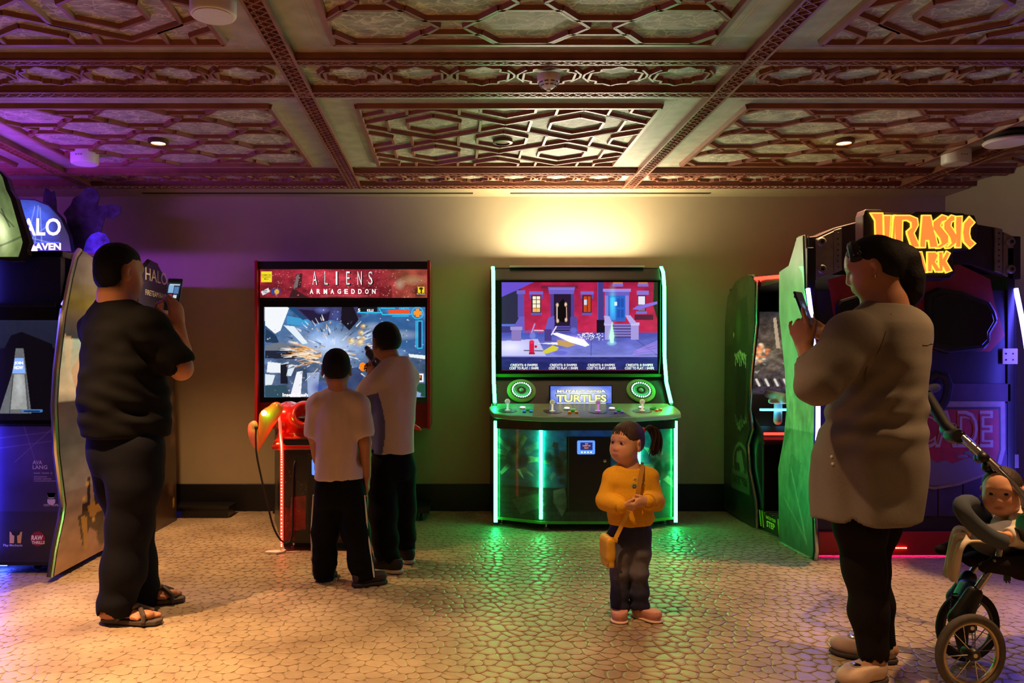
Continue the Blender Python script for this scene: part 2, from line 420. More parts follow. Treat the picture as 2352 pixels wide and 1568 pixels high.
    def obj(s, name, m, parent=None, base=None, paint=None, relax=1):
        V, Q = s.mesh()
        for _ in range(relax):                           # one light smoothing pass
            A = np.zeros_like(V); n = np.zeros(len(V))
            for a, b in ((0, 1), (1, 2), (2, 3), (3, 0)):
                np.add.at(A, Q[:, a], V[Q[:, b]]); np.add.at(A, Q[:, b], V[Q[:, a]]); np.add.at(n, Q[:, a], 1); np.add.at(n, Q[:, b], 1)
            V = V*.5+.5*A/np.maximum(n, 1)[:, None]
        col = paint(V) if paint is not None else None
        return mesh_obj(name, V, Q, m, parent, True, base, col)
def rotm(ax, ang):
    return np.array(Matrix.Rotation(ang, 3, ax))
def frame(xd, zd):
    """3x3 with columns x, y, z from an x direction and an approximate z"""
    x = np.array(xd, float); x /= np.linalg.norm(x); z = np.array(zd, float); z = z-x*(x @ z); z /= np.linalg.norm(z); y = np.cross(z, x)
    return np.stack([x, y, z], 1)
# ================================================================ the room
XL, XR, YB, YF, ZC = -5.2, 3.9, 6.3, -2.2, 2.518
# ---- plaster walls
def wall_mat():
    m = mat('wall_plaster', '#b3a380', 0.75, noise=0.05, nscale=3, bump=0.05); return m
WALL = wall_mat(); BASEB = mat('baseboard_black', '#14110f', 0.45, noise=0.2)
tag(boxo('wall_back', (XL-.1, YB, -.05), (XR+.1, YB+.12, 2.7), WALL), kind='structure')
tag(boxo('wall_right', (XR, YF, -.05), (XR+.12, YB, 2.7), WALL), kind='structure')
tag(boxo('wall_left', (XL-.12, YF, -.05), (XL, YB, 2.7), WALL), kind='structure')
tag(boxo('wall_front', (XL-.1, YF-.12, -.05), (XR+.1, YF, 2.7), WALL), kind='structure')
tag(boxo('baseboard_back', (XL, YB-.022, 0), (XR, YB, .212), BASEB, bev=.004), kind='structure')
tag(boxo('baseboard_right', (XR-.022, YF, 0), (XR, YB-.022, .212), BASEB, bev=.004), kind='structure')
tag(boxo('baseboard_left', (XL, YF, 0), (XL+.022, YB-.022, .212), BASEB, bev=.004), kind='structure')
# ---- stamped concrete floor: slab, then one raised stone after another
def floor_mats():
    out = []
    for nm, c1, c2, r in (('floor_joint', '#7d674f', '#a08868', 0.5), ('floor_stone', '#8c755b', '#bfa888', 0.36)):
        m = bpy.data.materials.new(nm); m.use_nodes = True; nt = m.node_tree; b = nt.nodes['Principled BSDF']
        g = nt.nodes.new('ShaderNodeNewGeometry'); n = nt.nodes.new('ShaderNodeTexNoise'); n.inputs['Scale'].default_value = 2.2; n.inputs['Detail'].default_value = 8; n.inputs['Roughness'].default_value = .65
        nt.links.new(g.outputs['Position'], n.inputs['Vector'])
        cr = nt.nodes.new('ShaderNodeValToRGB'); cr.color_ramp.elements[0].color = C4(c1); cr.color_ramp.elements[1].color = C4(c2)
        cr.color_ramp.elements[0].position = .32; cr.color_ramp.elements[1].position = .68
        nt.links.new(n.outputs['Fac'], cr.inputs[0]); nt.links.new(cr.outputs[0], b.inputs['Base Color'])
        n2 = nt.nodes.new('ShaderNodeTexNoise'); n2.inputs['Scale'].default_value = 45; n2.inputs['Detail'].default_value = 6
        nt.links.new(g.outputs['Position'], n2.inputs['Vector'])
        bp = nt.nodes.new('ShaderNodeBump'); bp.inputs['Strength'].default_value = .25; bp.inputs['Distance'].default_value = .006
        nt.links.new(n2.outputs['Fac'], bp.inputs['Height']); nt.links.new(bp.outputs[0], b.inputs['Normal'])
        mr = nt.nodes.new('ShaderNodeMapRange'); mr.inputs[3].default_value = r-.06; mr.inputs[4].default_value = r+.16
        nt.links.new(n2.outputs['Fac'], mr.inputs[0]); nt.links.new(mr.outputs[0], b.inputs['Roughness'])
        out.append(m)
    return out
JOINT, STONE = floor_mats()
floor = tag(boxo('floor', (XL-.1, YF-.1, -.1), (XR+.1, YB+.1, -.004), JOINT), kind='structure')
def build_floor():
    rs = np.random.RandomState(3)
    x0, x1, y0, y1, a, b = -2.75, 3.5, 2.2, 6.27, .056, .066
    nx, ny = int((x1-x0)/a), int((y1-y0)/b)
    I, J = np.meshgrid(np.arange(nx), np.arange(ny), indexing='ij')
    cx = x0+(I+.5*(J % 2)+.25)*a+rs.uniform(-.38, .38, I.shape)*a; cy = y0+(J+.5)*b+rs.uniform(-.38, .38, I.shape)*b
    worn = np.clip(.30+.6*fbm(cx*.6, cy*.6, 11, 3)+.75*np.exp(-((cx-.7)/1.5)**2-((cy-4.5)/1.1)**2), .1, 1.0)     # how much relief is left
    stones = []
    for i in range(nx):
        for j in range(ny):
            c = (cx[i, j], cy[i, j])
            if (c[1] > 4.95 and c[0] > 2.35) or (c[1] > 4.6 and c[0] < -2.3): continue          # under the big cabinets
            pl = [(c[0]-.1, c[1]-.1), (c[0]+.1, c[1]-.1), (c[0]+.1, c[1]+.1), (c[0]-.1, c[1]+.1)]
            for di in (-2, -1, 0, 1, 2):
                for dj in (-2, -1, 0, 1, 2):
                    k, l = i+di, j+dj
                    if (di or dj) and 0 <= k < nx and 0 <= l < ny:
                        q = (cx[k, l], cy[k, l]); mx, my = (c[0]+q[0])/2, (c[1]+q[1])/2; ax, ay = q[0]-c[0], q[1]-c[1]
                        d = [(p[0]-mx)*ax+(p[1]-my)*ay for p in pl]
                        if max(d) <= 0: continue
                        new = []
                        for t in range(len(pl)):
                            d0, d1 = d[t-1], d[t]; p0, p1 = pl[t-1], pl[t]
                            if (d0 < 0) != (d1 < 0):
                                s = d0/(d0-d1); new.append((p0[0]+s*(p1[0]-p0[0]), p0[1]+s*(p1[1]-p0[1])))
                            if d1 < 0: new.append(p1)
                        pl = new
            if len(pl) < 3: continue
            ch = []
            for t in range(len(pl)):
                p, q = pl[t], pl[(t+1) % len(pl)]
                if math.hypot(q[0]-p[0], q[1]-p[1]) < .012: ch.append(((p[0]+q[0])/2, (p[1]+q[1])/2)); continue
                ch += [(p[0]*.74+q[0]*.26, p[1]*.74+q[1]*.26), (p[0]*.26+q[0]*.74, p[1]*.26+q[1]*.74)]
            g = sum(p[0] for p in ch)/len(ch), sum(p[1] for p in ch)/len(ch)
            R = sum(math.hypot(p[0]-g[0], p[1]-g[1]) for p in ch)/len(ch)
            wr = worn[i, j]; gap = .0003+.0030*wr*wr; s0 = 1-gap/R; s1 = 1-(gap+.004+.006*wr)/R
            h = -.004+.0045*wr+.0012+rs.uniform(-.0006, .0006)
            V = [(g[0]+(p[0]-g[0])*s0, g[1]+(p[1]-g[1])*s0, -.0045) for p in ch]+[(g[0]+(p[0]-g[0])*s0, g[1]+(p[1]-g[1])*s0, h-.0026*wr) for p in ch]+[(g[0]+(p[0]-g[0])*s1, g[1]+(p[1]-g[1])*s1, h) for p in ch]
            n = len(ch); Fc = [(t, (t+1) % n, n+(t+1) % n, n+t) for t in range(n)]+[(n+t, n+(t+1) % n, 2*n+(t+1) % n, 2*n+t) for t in range(n)]+[tuple(range(2*n, 3*n))]
            px, py = CX+g[0]/g[1]*F, CY+EYE/g[1]*F
            vis = R*R/g[1]**3 if (10 < px < 2342 and py < 1562) else 0
            stones.append((vis, V, Fc, g))
    order = sorted(range(len(stones)), key=lambda t: -stones[t][0])
    big = set(order[:300]); rest = MB()
    for t, (vis, V, Fc, g) in enumerate(stones):
        if t in big: mesh_obj('cobble', V, Fc, STONE, floor, base=(g[0], g[1], 0))
        else: rest.add(V, Fc)
    o = mesh_obj('cobbles', rest.v, rest.f, STONE, floor); o['kind'] = 'stuff'
build_floor()
# ---- the carved and painted ceiling
def panel_mat():
    m = bpy.data.materials.new('ceiling_painted'); m.use_nodes = True; nt = m.node_tree; b = nt.nodes['Principled BSDF']; b.inputs['Roughness'].default_value = .6
    L = nt.links.new; N = nt.nodes.new
    g = N('ShaderNodeNewGeometry'); n = N('ShaderNodeTexNoise'); n.inputs['Scale'].default_value = 5; n.inputs['Detail'].default_value = 4; L(g.outputs['Position'], n.inputs['Vector'])
    sep = N('ShaderNodeMix'); sep.data_type = 'RGBA'; sep.blend_type = 'ADD'; sep.inputs[0].default_value = .22; L(g.outputs['Position'], sep.inputs[6]); L(n.outputs['Color'], sep.inputs[7])
    v = N('ShaderNodeTexVoronoi'); v.feature = 'DISTANCE_TO_EDGE'; v.inputs['Scale'].default_value = 8; L(sep.outputs[2], v.inputs['Vector'])
    v2 = N('ShaderNodeTexWave'); v2.wave_type = 'RINGS'; v2.inputs['Scale'].default_value = 9; v2.inputs['Distortion'].default_value = 9; v2.inputs['Detail'].default_value = 2; v2.inputs['Detail Scale'].default_value = 2; L(g.outputs['Position'], v2.inputs['Vector'])
    r1 = N('ShaderNodeMapRange'); r1.inputs[1].default_value = .012; r1.inputs[2].default_value = .03; r1.inputs[3].default_value = 1; r1.inputs[4].default_value = 0; L(v.outputs['Distance'], r1.inputs[0])
    r2 = N('ShaderNodeMapRange'); r2.inputs[1].default_value = .9; r2.inputs[2].default_value = .97; L(v2.outputs['Fac'], r2.inputs[0])
    mx = N('ShaderNodeMath'); mx.operation = 'MAXIMUM'; L(r1.outputs[0], mx.inputs[0]); L(r2.outputs[0], mx.inputs[1])
    n3 = N('ShaderNodeTexNoise'); n3.inputs['Scale'].default_value = 14; n3.inputs['Detail'].default_value = 6; L(g.outputs['Position'], n3.inputs['Vector'])
    cr = N('ShaderNodeValToRGB'); cr.color_ramp.elements[0].color = C4('#7f7362'); cr.color_ramp.elements[1].color = C4('#aa9c86'); cr.color_ramp.elements[0].position = .35; cr.color_ramp.elements[1].position = .65; L(n3.outputs['Fac'], cr.inputs[0])
    mm = N('ShaderNodeMath'); mm.operation = 'MULTIPLY'; mm.inputs[1].default_value = .6; L(mx.outputs[0], mm.inputs[0])
    mi = N('ShaderNodeMix'); mi.data_type = 'RGBA'; L(mm.outputs[0], mi.inputs[0]); L(cr.outputs[0], mi.inputs[6]); mi.inputs[7].default_value = C4('#dccba8'); L(mi.outputs[2], b.inputs['Base Color'])
    return m
PAINTED = panel_mat()
PLAINP = mat('ceiling_border', '#a0937f', .6, noise=.16, nscale=12)
WOOD = mat('ceiling_wood', '#86503a', .42, noise=.22, nscale=9, bump=.1)
WOODG = mat('ceiling_gilt_line', '#b08a5e', .45, noise=.1)
ceiling = tag(boxo('ceiling', (XL-.1, YF-.1, ZC+.012), (XR+.1, YB+.1, ZC+.15), PLAINP), kind='structure')
BX = [-4.783, -2.73, -.73, 1.323, 3.376]               # centre lines of the beams running away from the camera
BW, ZB = .08, 2.486
ROWS = [(-.01, .08), (1.43, 1.49), (1.84, 1.917), (3.48, 3.54), (3.89, 3.967), (5.53, 5.61), (5.92, 6.02)]   # beams running across
def clip_seg(p, q, x0, x1, y0, y1):
    t0, t1 = 0.0, 1.0; dx, dy = q[0]-p[0], q[1]-p[1]
    for pp, qq in ((-dx, p[0]-x0), (dx, x1-p[0]), (-dy, p[1]-y0), (dy, y1-p[1])):
        if abs(pp) < 1e-9:
            if qq < 0: return None
        else:
            r = qq/pp
            if pp < 0: t0 = max(t0, r)
            else: t1 = min(t1, r)
    if t1-t0 < 1e-3: return None
    return (p[0]+t0*dx, p[1]+t0*dy), (p[0]+t1*dx, p[1]+t1*dy)
def fret(mb, p, q, w, z, step):
    """pierced zigzag lattice along the underside of a beam"""
    p = Vector(p); q = Vector(q); d = (q-p); L = d.length; d.normalize(); s = Vector((-d.y, d.x, 0)); n = max(1, int(L/step))
    for i in range(n):
        a = p+d*(L*i/n); b = p+d*(L*(i+1)/n)
        for k in (1, -1):
            bar(mb, a+s*(k*w/2)+Vector((0, 0, z)), b-s*(k*w/2)+Vector((0, 0, z)), .009, .006, -.004)
        m_ = (a+b)/2
        bar(mb, a+s*(w*.26)+Vector((0, 0, z)), b+s*(w*.26)+Vector((0, 0, z)), .007, .005, -.002)
def build_ceiling():
    # beams: two rails with a fretwork strip between them
    for y0, y1 in ROWS:
        bm_ = MB().box((XL, y0, ZB+.004), (XR, y1, ZC+.014)); b = bm_.obj('cross_beam', WOOD, ceiling)
        r = MB()
        for yy in (y0, y1-.012): r.box((XL, yy, ZB-.004), (XR, yy+.012, ZB+.006))
        r.obj('rail', WOOD, b)
        if y0 > 1: fr = MB(); fret(fr, (max(XL, -3.6), (y0+y1)/2, 0), (XR, (y0+y1)/2, 0), y1-y0-.02, ZB, .055); o = fr.obj('fretwork', WOOD, b); o['kind'] = 'stuff'
    for x in BX:
        bm_ = MB().box((x-BW/2, YF, ZB+.006), (x+BW/2, 6.02, ZC+.014)); b = bm_.obj('long_beam', WOOD, ceiling)
        r = MB()
        for xx in (x-BW/2-.006, x+BW/2-.006): r.box((xx, YF, ZB-.008), (xx+.012, 6.02, ZB+.006))
        r.obj('rail', WOOD, b)
        if x > -3: fr = MB(); fret(fr, (x, 1.9, 0), (x, 6.02, 0), BW-.016, ZB-.001, .05); o = fr.obj('fretwork', WOOD, b); o['kind'] = 'stuff'
    # deep coffers with interlaced mouldings
    xs = [(BX[i]+BW/2, BX[i+1]-BW/2) for i in range(4)]+[(BX[4]+BW/2, XR)]
    ys = [(.08, 1.43), (1.917, 3.48), (3.967, 5.53)]
    for ci, (xa, xb) in enumerate(xs):
        for ri, (ya, yb) in enumerate(ys):
            if ri == 0 and ci in (0, 4): continue
            pan = boxo('coffer_panel', (xa, ya, ZC), (xb, yb, ZC+.016), PLAINP, ceiling)
            if ci == 4: fx0, fx1 = xa+.1, xb-.06
            else: fx0, fx1 = xa+.19, xb-.19
            fy0, fy1 = ya+.21, yb-.13
            boxo('painted_field', (fx0, fy0, ZC-.003), (fx1, fy1, ZC+.004), PAINTED, pan)
            f = MB()
            for a, b in (((fx0, fy0), (fx1, fy0)), ((fx1, fy0), (fx1, fy1)), ((fx1, fy1), (fx0, fy1)), ((fx0, fy1), (fx0, fy0))):
                bar(f, (a[0], a[1], ZC), (b[0], b[1], ZC), .036, .002, -.024)
            f.obj('frame_moulding', WOOD, pan)
            gl = MB()
            for k in (.055, .07):
                q = [(fx0-k, fy0-k), (fx1+k, fy0-k), (fx1+k, fy1+k), (fx0-k, fy1+k)]
                for t in range(4): bar(gl, (*q[t], ZC), (*q[(t+1) % 4], ZC), .0035, .001, -.0008)
            gl.obj('gilt_line', WOODG, pan)
            if ri == 0: continue
            pat = (ci+ri) % 2
            cxm, cym = (fx0+fx1)/2, (fy0+fy1)/2
            hexes = []
            if pat == 0:      # interlaced hexagons, pointed away from and towards the camera
                W, H = .80, .60
                for i in range(-3, 4):
                    for j in range(-3, 4):
                        for ox, oy in ((0, 0), (W/2, H/2)):
                            c = (cxm+i*W+ox, cym+j*H+oy)
                            hexes.extend([[(c[0]+sx*k1, c[1]+sy*k1) for sx, sy in ((.26, .115), (0, .275), (-.26, .115), (-.26, -.115), (0, -.275), (.26, -.115))] for k1 in (1.0, .56)])
            else:             # long hexagons crossed on the diagonal
                W, H = .60, .44
                for i in range(-4, 5):
                    for j in range(-4, 5):
                        for ox, oy in ((0, 0), (W/2, H/2)):
                            c = (cxm+i*W+ox, cym+j*H+oy)
                            hexes.append([(c[0]+sx, c[1]+sy) for sx, sy in ((.25, 0), (.12, .155), (-.12, .155), (-.25, 0), (-.12, -.155), (.12, -.155))])
            for hx in hexes:
                n = len(hx)
                for t in range(n if n > 2 else 1):
                    s = clip_seg(hx[t], hx[(t+1) % n], fx0, fx1, fy0, fy1)
                    if s and math.hypot(s[1][0]-s[0][0], s[1][1]-s[0][1]) > .03:
                        mb = MB(); c = ((s[0][0]+s[1][0])/2, (s[0][1]+s[1][1])/2, ZC)
                        bar(mb, (*s[0], ZC), (*s[1], ZC), .026, .002, -.022 if n > 2 else -.016)
                        mesh_obj('lattice_bar', mb.v, mb.f, WOOD, pan, base=c)
    # narrow bands of star-shaped mouldings
    star = [(-.062, .095), (-.03, .095), (0, .125), (.03, .095), (.062, .095), (.062, .062), (.095, .045), (.095, -.045), (.062, -.062), (.062, -.095), (.03, -.095), (0, -.125), (-.03, -.095), (-.062, -.095), (-.062, -.062), (-.095, -.045), (-.095, .045), (-.062, .062)]
    star = [(x*1.25, y*.98) for x, y in star]
    for (ya, yb) in ((3.54, 3.89), (5.61, 5.92)):
        for ci, (xa, xb) in enumerate(xs):
            if ci == 0: continue
            pan = boxo('star_band', (xa, ya, ZC), (xb, yb, ZC+.016), PAINTED, ceiling)
            n = max(1, round((xb-xa-.1)/.32)); st = (xb-xa-.12)/n; cy_ = (ya+yb)/2
            for i in range(n):
                c = (xa+.06+st*(i+.5), cy_); mb = MB(); k = (yb-ya)/.35
                pts = [(c[0]+x, c[1]+y*k) for x, y in star]
                for t in range(len(pts)): bar(mb, (*pts[t], ZC), (*pts[(t+1) % len(pts)], ZC), .02, .002, -.022)
                mesh_obj('star_moulding', mb.v, mb.f, WOOD, pan, base=(*c, ZC))
                mb = MB()
                for sg in (-1, 1):
                    ex = c[0]+sg*st*.36
                    for a, b in (((ex, cy_+.075*k), (ex+sg*.035, cy_+.02)), ((ex+sg*.035, cy_-.02), (ex, cy_-.075*k)), ((ex+sg*.035, cy_+.02), (ex+sg*.035, cy_-.02))):
                        bar(mb, (*a, ZC), (*b, ZC), .018, .002, -.02)
                mesh_obj('chevron_moulding', mb.v, mb.f, WOOD, pan, base=(*c, ZC))
    # plain soffit with the air slot beside the back wall
    s = boxo('soffit', (XL, 6.02, ZB-.004), (XR, YB, ZC+.014), mat('soffit_tan', '#a8936c', .6, noise=.05), ceiling)
    SLOT = mat('slot_dark', '#17120e', .6)
    for xa, xb in ((-2.4, .16), (.45, 2.0)):
        v = boxo('air_slot', (xa, 6.15, ZB-.007), (xb, 6.19, ZB-.003), SLOT, s)
build_ceiling()
# ---- fittings on the ceiling
WHITE = mat('white_enamel', '#e6ded4', .4)
def cylinder_speaker(x, y, label):
    t = empty('ceiling_speaker', (x, y, ZC), label, 'speaker', 'white cylinder speakers on the ceiling')
    MB().lathe([(.0, .012), (.084, .012), (.084, -.076), (.080, -.082), (.0, -.082)], (x, y, ZC)).obj('body', WHITE, t, True)
    MB().lathe([(.0, -.0825), (.074, -.0825), (.072, -.086), (0, -.086)], (x, y, ZC)).obj('grille', mat('speaker_grille', '#cfc6ba', .7, noise=.1, nscale=300), t, True)
    m = MB()
    for k in range(3): m.box((x-.02+k*.016, y-.0855, ZC-.045), (x-.012+k*.016, y-.083, ZC-.037))
    m.obj('badge', mat('badge_grey', '#8a8078', .5), t)
cylinder_speaker(-.88, 2.93, 'large white cylinder ceiling speaker nearest the camera, top left')
cylinder_speaker(-2.35, 5.09, 'white cylinder ceiling speaker above the blue cabinet and its cut-outs')
cylinder_speaker(3.22, 5.09, 'white cylinder ceiling speaker above the dinosaur cabinet')
t = empty('smoke_detector', (.448, 3.71, ZC), 'white conical smoke detector in the middle star band of the ceiling', 'smoke detector')
MB().lathe([(0, .004), (.053, .004), (.053, -.022), (.05, -.028), (0, -.028)], (.448, 3.71, ZC-.02)).obj('base_ring', WHITE, t, True)
MB().lathe([(0, -.026), (.048, -.028), (.04, -.042), (.022, -.058), (.012, -.062), (0, -.062)], (.448, 3.71, ZC-.02)).obj('cone', WHITE, t, True)
m = MB()
for k in range(10):
    a = 2*math.pi*k/10
    for rr, zz in ((.0465, -.036), (.037, -.049)):
        m.tube([(.448+rr*math.cos(a+d), 3.71+rr*math.sin(a+d), ZC-.02+zz) for d in (-.2, 0, .2)], .0022, 5)
m.obj('vent', mat('vent_dark', '#2a2421', .6), t)
MB().lathe([(0, -.061), (.012, -.061), (.009, -.07), (0, -.07)], (.448, 3.71, ZC-.02)).obj('lens', mat('clear_lens', '#d8e8df', .1), t, True)
t = empty('access_point', (3.26, 4.68, ZC), 'flat white disc on a black mount at the right of the ceiling', 'access point')
MB().lathe([(0, 0.012), (.10, .012), (.12, -.02), (.1, -.045), (0, -.045)], (3.26, 4.68, ZC)).obj('mount', mat('mount_black', '#0d0c0c', .5), t, True)
MB().lathe([(0, -.044), (.118, -.046), (.125, -.056), (.115, -.068), (.0, -.072)], (3.26, 4.68, ZC)).obj('disc', WHITE, t, True)
BULB = mat('downlight_glow', '#ffffff', .5, em=(1.0, .66, .30), es=14)
for k, (x, y, fac, beam) in enumerate(DOWNLIGHTS):
    lit = fac > 0
    lb = {0: 'lit recessed downlight in the ceiling above the man in black', 1: 'unlit recessed downlight in the middle coffer of the ceiling', 2: 'lit recessed downlight in the ceiling above the dinosaur cabinet'}.get(k, 'recessed downlight in the ceiling before the picture, %s row, %s' % (('nearer', 'farther')[k < 6], ('left', 'middle', 'right')[k % 3]))
    t = empty('downlight', (x, y, ZC), lb, 'downlight', 'recessed ceiling downlights')
    MB().lathe([(.043, .002), (.060, .002), (.060, -.024), (.043, -.028), (.040, .002)], (x, y, ZC), n=28).obj('trim_ring', mat('ring_bronze', '#6a4c34', .4, metal=.5), t, True)
    MB().lathe([(0, -.022), (.0405, -.022), (.0405, -.015), (0, -.015)], (x, y, ZC), n=24).obj('bulb', BULB if lit else mat('dark_glass', '#1d1512', .15), t)
    if lit:
        ld = bpy.data.lights.new('downlight_lamp', 'SPOT'); ld.energy = E_DOWN*fac; ld.color = WARM; ld.spot_size = math.radians(beam); ld.spot_blend = .95; ld.shadow_soft_size = .035
        lo = bpy.data.objects.new('downlight_lamp', ld); COL.objects.link(lo); lo.location = (x, y, ZC-.03)
# ================================================================ the green-lit four-player cabinet in the middle
BLACK = mat('cabinet_black', '#121112', .35, noise=.15, nscale=40)
BLACKG = mat('black_gloss', '#0a0a0b', .12)
GREENP = mat('green_trim', '#3f9a2c', .35)
CHROME = mat('chrome', '#c9c4bc', .18, metal=1.0)
RUBBER = mat('rubber_black', '#0c0b0b', .7)
LEDG = mat('led_green', '#0a3316', .4, em=(.018, 1.0, .20), es=LED_G)
SCREEN = mat_attr('screen_picture', .15, 1.0)
PRINT = mat_attr('printed_art', .35, 0, coat=.2)
LWHITE = mat('letter_white', '#f2f0ea', .5)
LGLOW = mat('letter_glow', '#ffffff', .5, em=(1, 1, 1), es=1.0)
def build_green():
    t = empty('arcade_cabinet', (.945, 6.0, 0), 'green-lit four-player arcade cabinet with a street brawl on its screen', 'arcade machine')
    XA, XB, xm = .296, 1.606, .951
    prof = [(6.27, .03), (5.68, .03), (5.68, .79), (5.80, .875), (5.93, 1.02), (5.98, 1.2), (5.99, 1.74), (6.02, 1.85), (6.08, 1.895), (6.27, 1.895)]
    for x in (XA, XB-.026): MB().prism(prof, 'x', x, x+.026).obj('side_panel', BLACK, t, bev=.003)
    boxo('back_panel', (XA+.02, 6.2, .03), (XB-.02, 6.27, 1.86), BLACK, t)
    MB().prism([(6.06, 1.80), (6.2, 1.80), (6.2, 1.895), (6.09, 1.895)], 'x', XA+.026, XB-.026).obj('roof', BLACK, t)
    # display head
    MB().prism([(6.01, 1.79), (6.05, 1.79), (6.10, 1.872), (6.07, 1.88)], 'x', XA+.026, XB-.026).obj('top_fascia', BLACK, t, bev=.004)
    fr = MB(); y = 6.015
    sx0, sx1, sz0, sz1 = .372, 1.55, 1.111, 1.776
    for a, b in (((XA+.026, y, 1.776), (XB-.026, y+.05, 1.80)), ((XA+.026, y, 1.085), (XB-.026, y+.05, 1.111)), ((XA+.026, y, 1.111), (sx0, y+.05, 1.776)), ((sx1, y, 1.111), (XB-.026, y+.05, 1.776))): fr.box(a, b)
    fr.obj('screen_bezel', BLACKG, t)
    # picture: a night street, drawn in the units of the picture itself (1482 x 832)
    c = Canvas(215, 285, 1697, 1117, 420, 236, '#b3204c')
    R = lambda x0, y0, x1, y1, col, a=1: c.rect(x0, y0, x1, y1, col, a)
    c.vgrad(285, 760, '#a31a44', '#c92a55'); c.mottle(.22, 90, 60, 3)
    R(590, 315, 940, 345, '#5d2035', .8)
    c.poly([(215, 285), (520, 285), (395, 345), (215, 425)], '#6a4fd0'); c.poly([(215, 425), (395, 345), (420, 620), (340, 700), (215, 690)], '#2c2a48')
    R(370, 360, 430, 620, '#5d4fae'); R(360, 360, 440, 395, '#7464c8')
    for x0, y0, w_, wc in ((505, 410, 80, '#fff3d0'), (990, 410, 75, '#c8481c')):
        R(x0-25, 370, x0+w_+25, 400, '#7868cf'); R(x0-25, 400, x0-5, 440, '#5b4ba8'); R(x0+w_+5, 400, x0+w_+25, 440, '#5b4ba8')
        R(x0-4, y0, x0+w_+4, 578, '#1c1226'); R(x0+4, y0+8, x0+w_-4, 568, wc); R(x0-10, 575, x0+w_+12, 595, '#6658b8')
    for yy in (450, 490, 530): c.line(512, yy, 582, yy, 5, '#3a2a30')
    c.line(546, 415, 546, 570, 5, '#3a2a30'); R(512, 530, 582, 568, '#f0a52a', .8); R(1000, 450, 1035, 500, '#cfd8ef'); c.line(1030, 418, 1030, 560, 6, '#5a2210')
    c.poly([(655, 330), (915, 330), (900, 395), (668, 395)], '#6f60c6'); R(668, 345, 905, 355, '#8a7ce0'); R(680, 395, 905, 690, '#4d3f94'); R(712, 395, 875, 690, '#241432'); c.poly([(745, 500), (800, 440), (835, 510), (840, 630), (800, 665), (748, 640)], '#060309')
    for x, y in ((745, 500), (825, 495), (748, 650), (828, 640)): c.disc(x, y, 16, 24, '#ffd9b8', .9, .6)
    c.line(742, 520, 742, 640, 8, '#f0cdb8'); c.line(832, 520, 834, 630, 5, '#e8b8a8')
    R(1125, 285, 1185, 760, '#463a86'); R(1128, 285, 1134, 760, '#7a6cd0')
    for x in (1275, 1515): R(x, 285, x+90, 300, '#e08a5a', .7); R(x-6, 300, x+96, 325, '#7a6cd0')
    R(1180, 348, 1445, 375, '#9a8ce6'); R(1195, 375, 1430, 410, '#6d5fc4'); R(1195, 410, 1230, 610, '#8c80d8'); R(1390, 410, 1425, 610, '#8c80d8'); R(1230, 410, 1390, 650, '#2a64c8'); R(1245, 430, 1300, 640, '#3f8ae6'); R(1290, 470, 1312, 505, '#e6f0ff')
    for x in (1315, 1350): R(x, 440, x+28, 520, '#1f4fae'); R(x, 540, x+28, 620, '#1f4fae')
    c.glow(1270, 480, 40, 180, '#40e0c0', .6)
    R(1500, 365, 1615, 405, '#8478d8'); R(1510, 410, 1585, 560, '#241530'); R(1516, 418, 1580, 495, '#e9e4f4'); R(1516, 500, 1580, 555, '#8a6a80'); R(1495, 560, 1595, 585, '#7d70d0')
    R(1480, 590, 1655, 640, '#5a1f3a'); c.poly([(1665, 285), (1697, 285), (1697, 640), (1655, 500)], '#203018')
    # stoops, railings, pavement
    R(215, 690, 430, 770, '#3d3580'); R(215, 680, 430, 700, '#5a74d8'); c.poly([(340, 690), (385, 610), (432, 610), (432, 760), (340, 760)], '#6c5fc4')
    c.poly([(620, 760), (660, 620), (715, 600), (725, 770)], '#6a5dc2'); c.poly([(870, 610), (930, 610), (945, 770), (860, 770)], '#55499c'); R(715, 690, 870, 770, '#2b2450')
    for k in range(3): R(720, 700+k*24, 868, 710+k*24, '#6659c0')
    R(1120, 640, 1200, 760, '#160e22')
    c.vgrad(760, 985, '#4a4fb4', '#7f86dc'); c.mottle(.2, 120, 30, 8, c.Y > 760)
    c.poly([(215, 840), (560, 820), (640, 985), (215, 985)], '#cfcdf4', .85); c.glow(300, 900, 200, 90, '#c8c8ff', .5)
    R(310, 720, 400, 840, '#8d7cc0'); R(298, 705, 410, 735, '#a796d8'); R(625, 730, 690, 840, '#493c86')
    for x in range(415, 620, 22): R(x, 745, x+6, 822, '#2c6cc8')
    R(405, 745, 625, 755, '#2c6cc8')
    for x0 in (1195, 1445): R(x0, 680, x0+75, 830, '#a79ce0'); R(x0-6, 665, x0+82, 695, '#c9c0f4')
    c.poly([(1190, 600), (1240, 605), (1270, 680), (1195, 680)], '#b8aeec'); c.poly([(1390, 600), (1440, 600), (1500, 670), (1440, 680)], '#b8aeec')
    for k in range(5): R(1270, 680+k*26, 1445, 694+k*26, '#8d80d0'); R(1270, 694+k*26, 1445, 706+k*26, '#4b3f80')
    c.line(1070, 770, 1065, 985, 4, '#3c3f98'); c.line(1500, 830, 1697, 975, 4, '#3c3f98'); c.line(430, 930, 640, 935, 7, '#252850')
    # fire hydrant, blasts of light, a green flare
    R(480, 850, 525, 962, '#d81f4a'); c.disc(502, 850, 26, 20, '#e8305a'); c.disc(540, 893, 14, 14, '#c01a40'); R(474, 950, 532, 965, '#a81438')
    c.disc(775, 950, 115, 40, '#8f8cf8', .6, .5); c.disc(775, 952, 85, 26, '#5b5cc8', .7, .4)
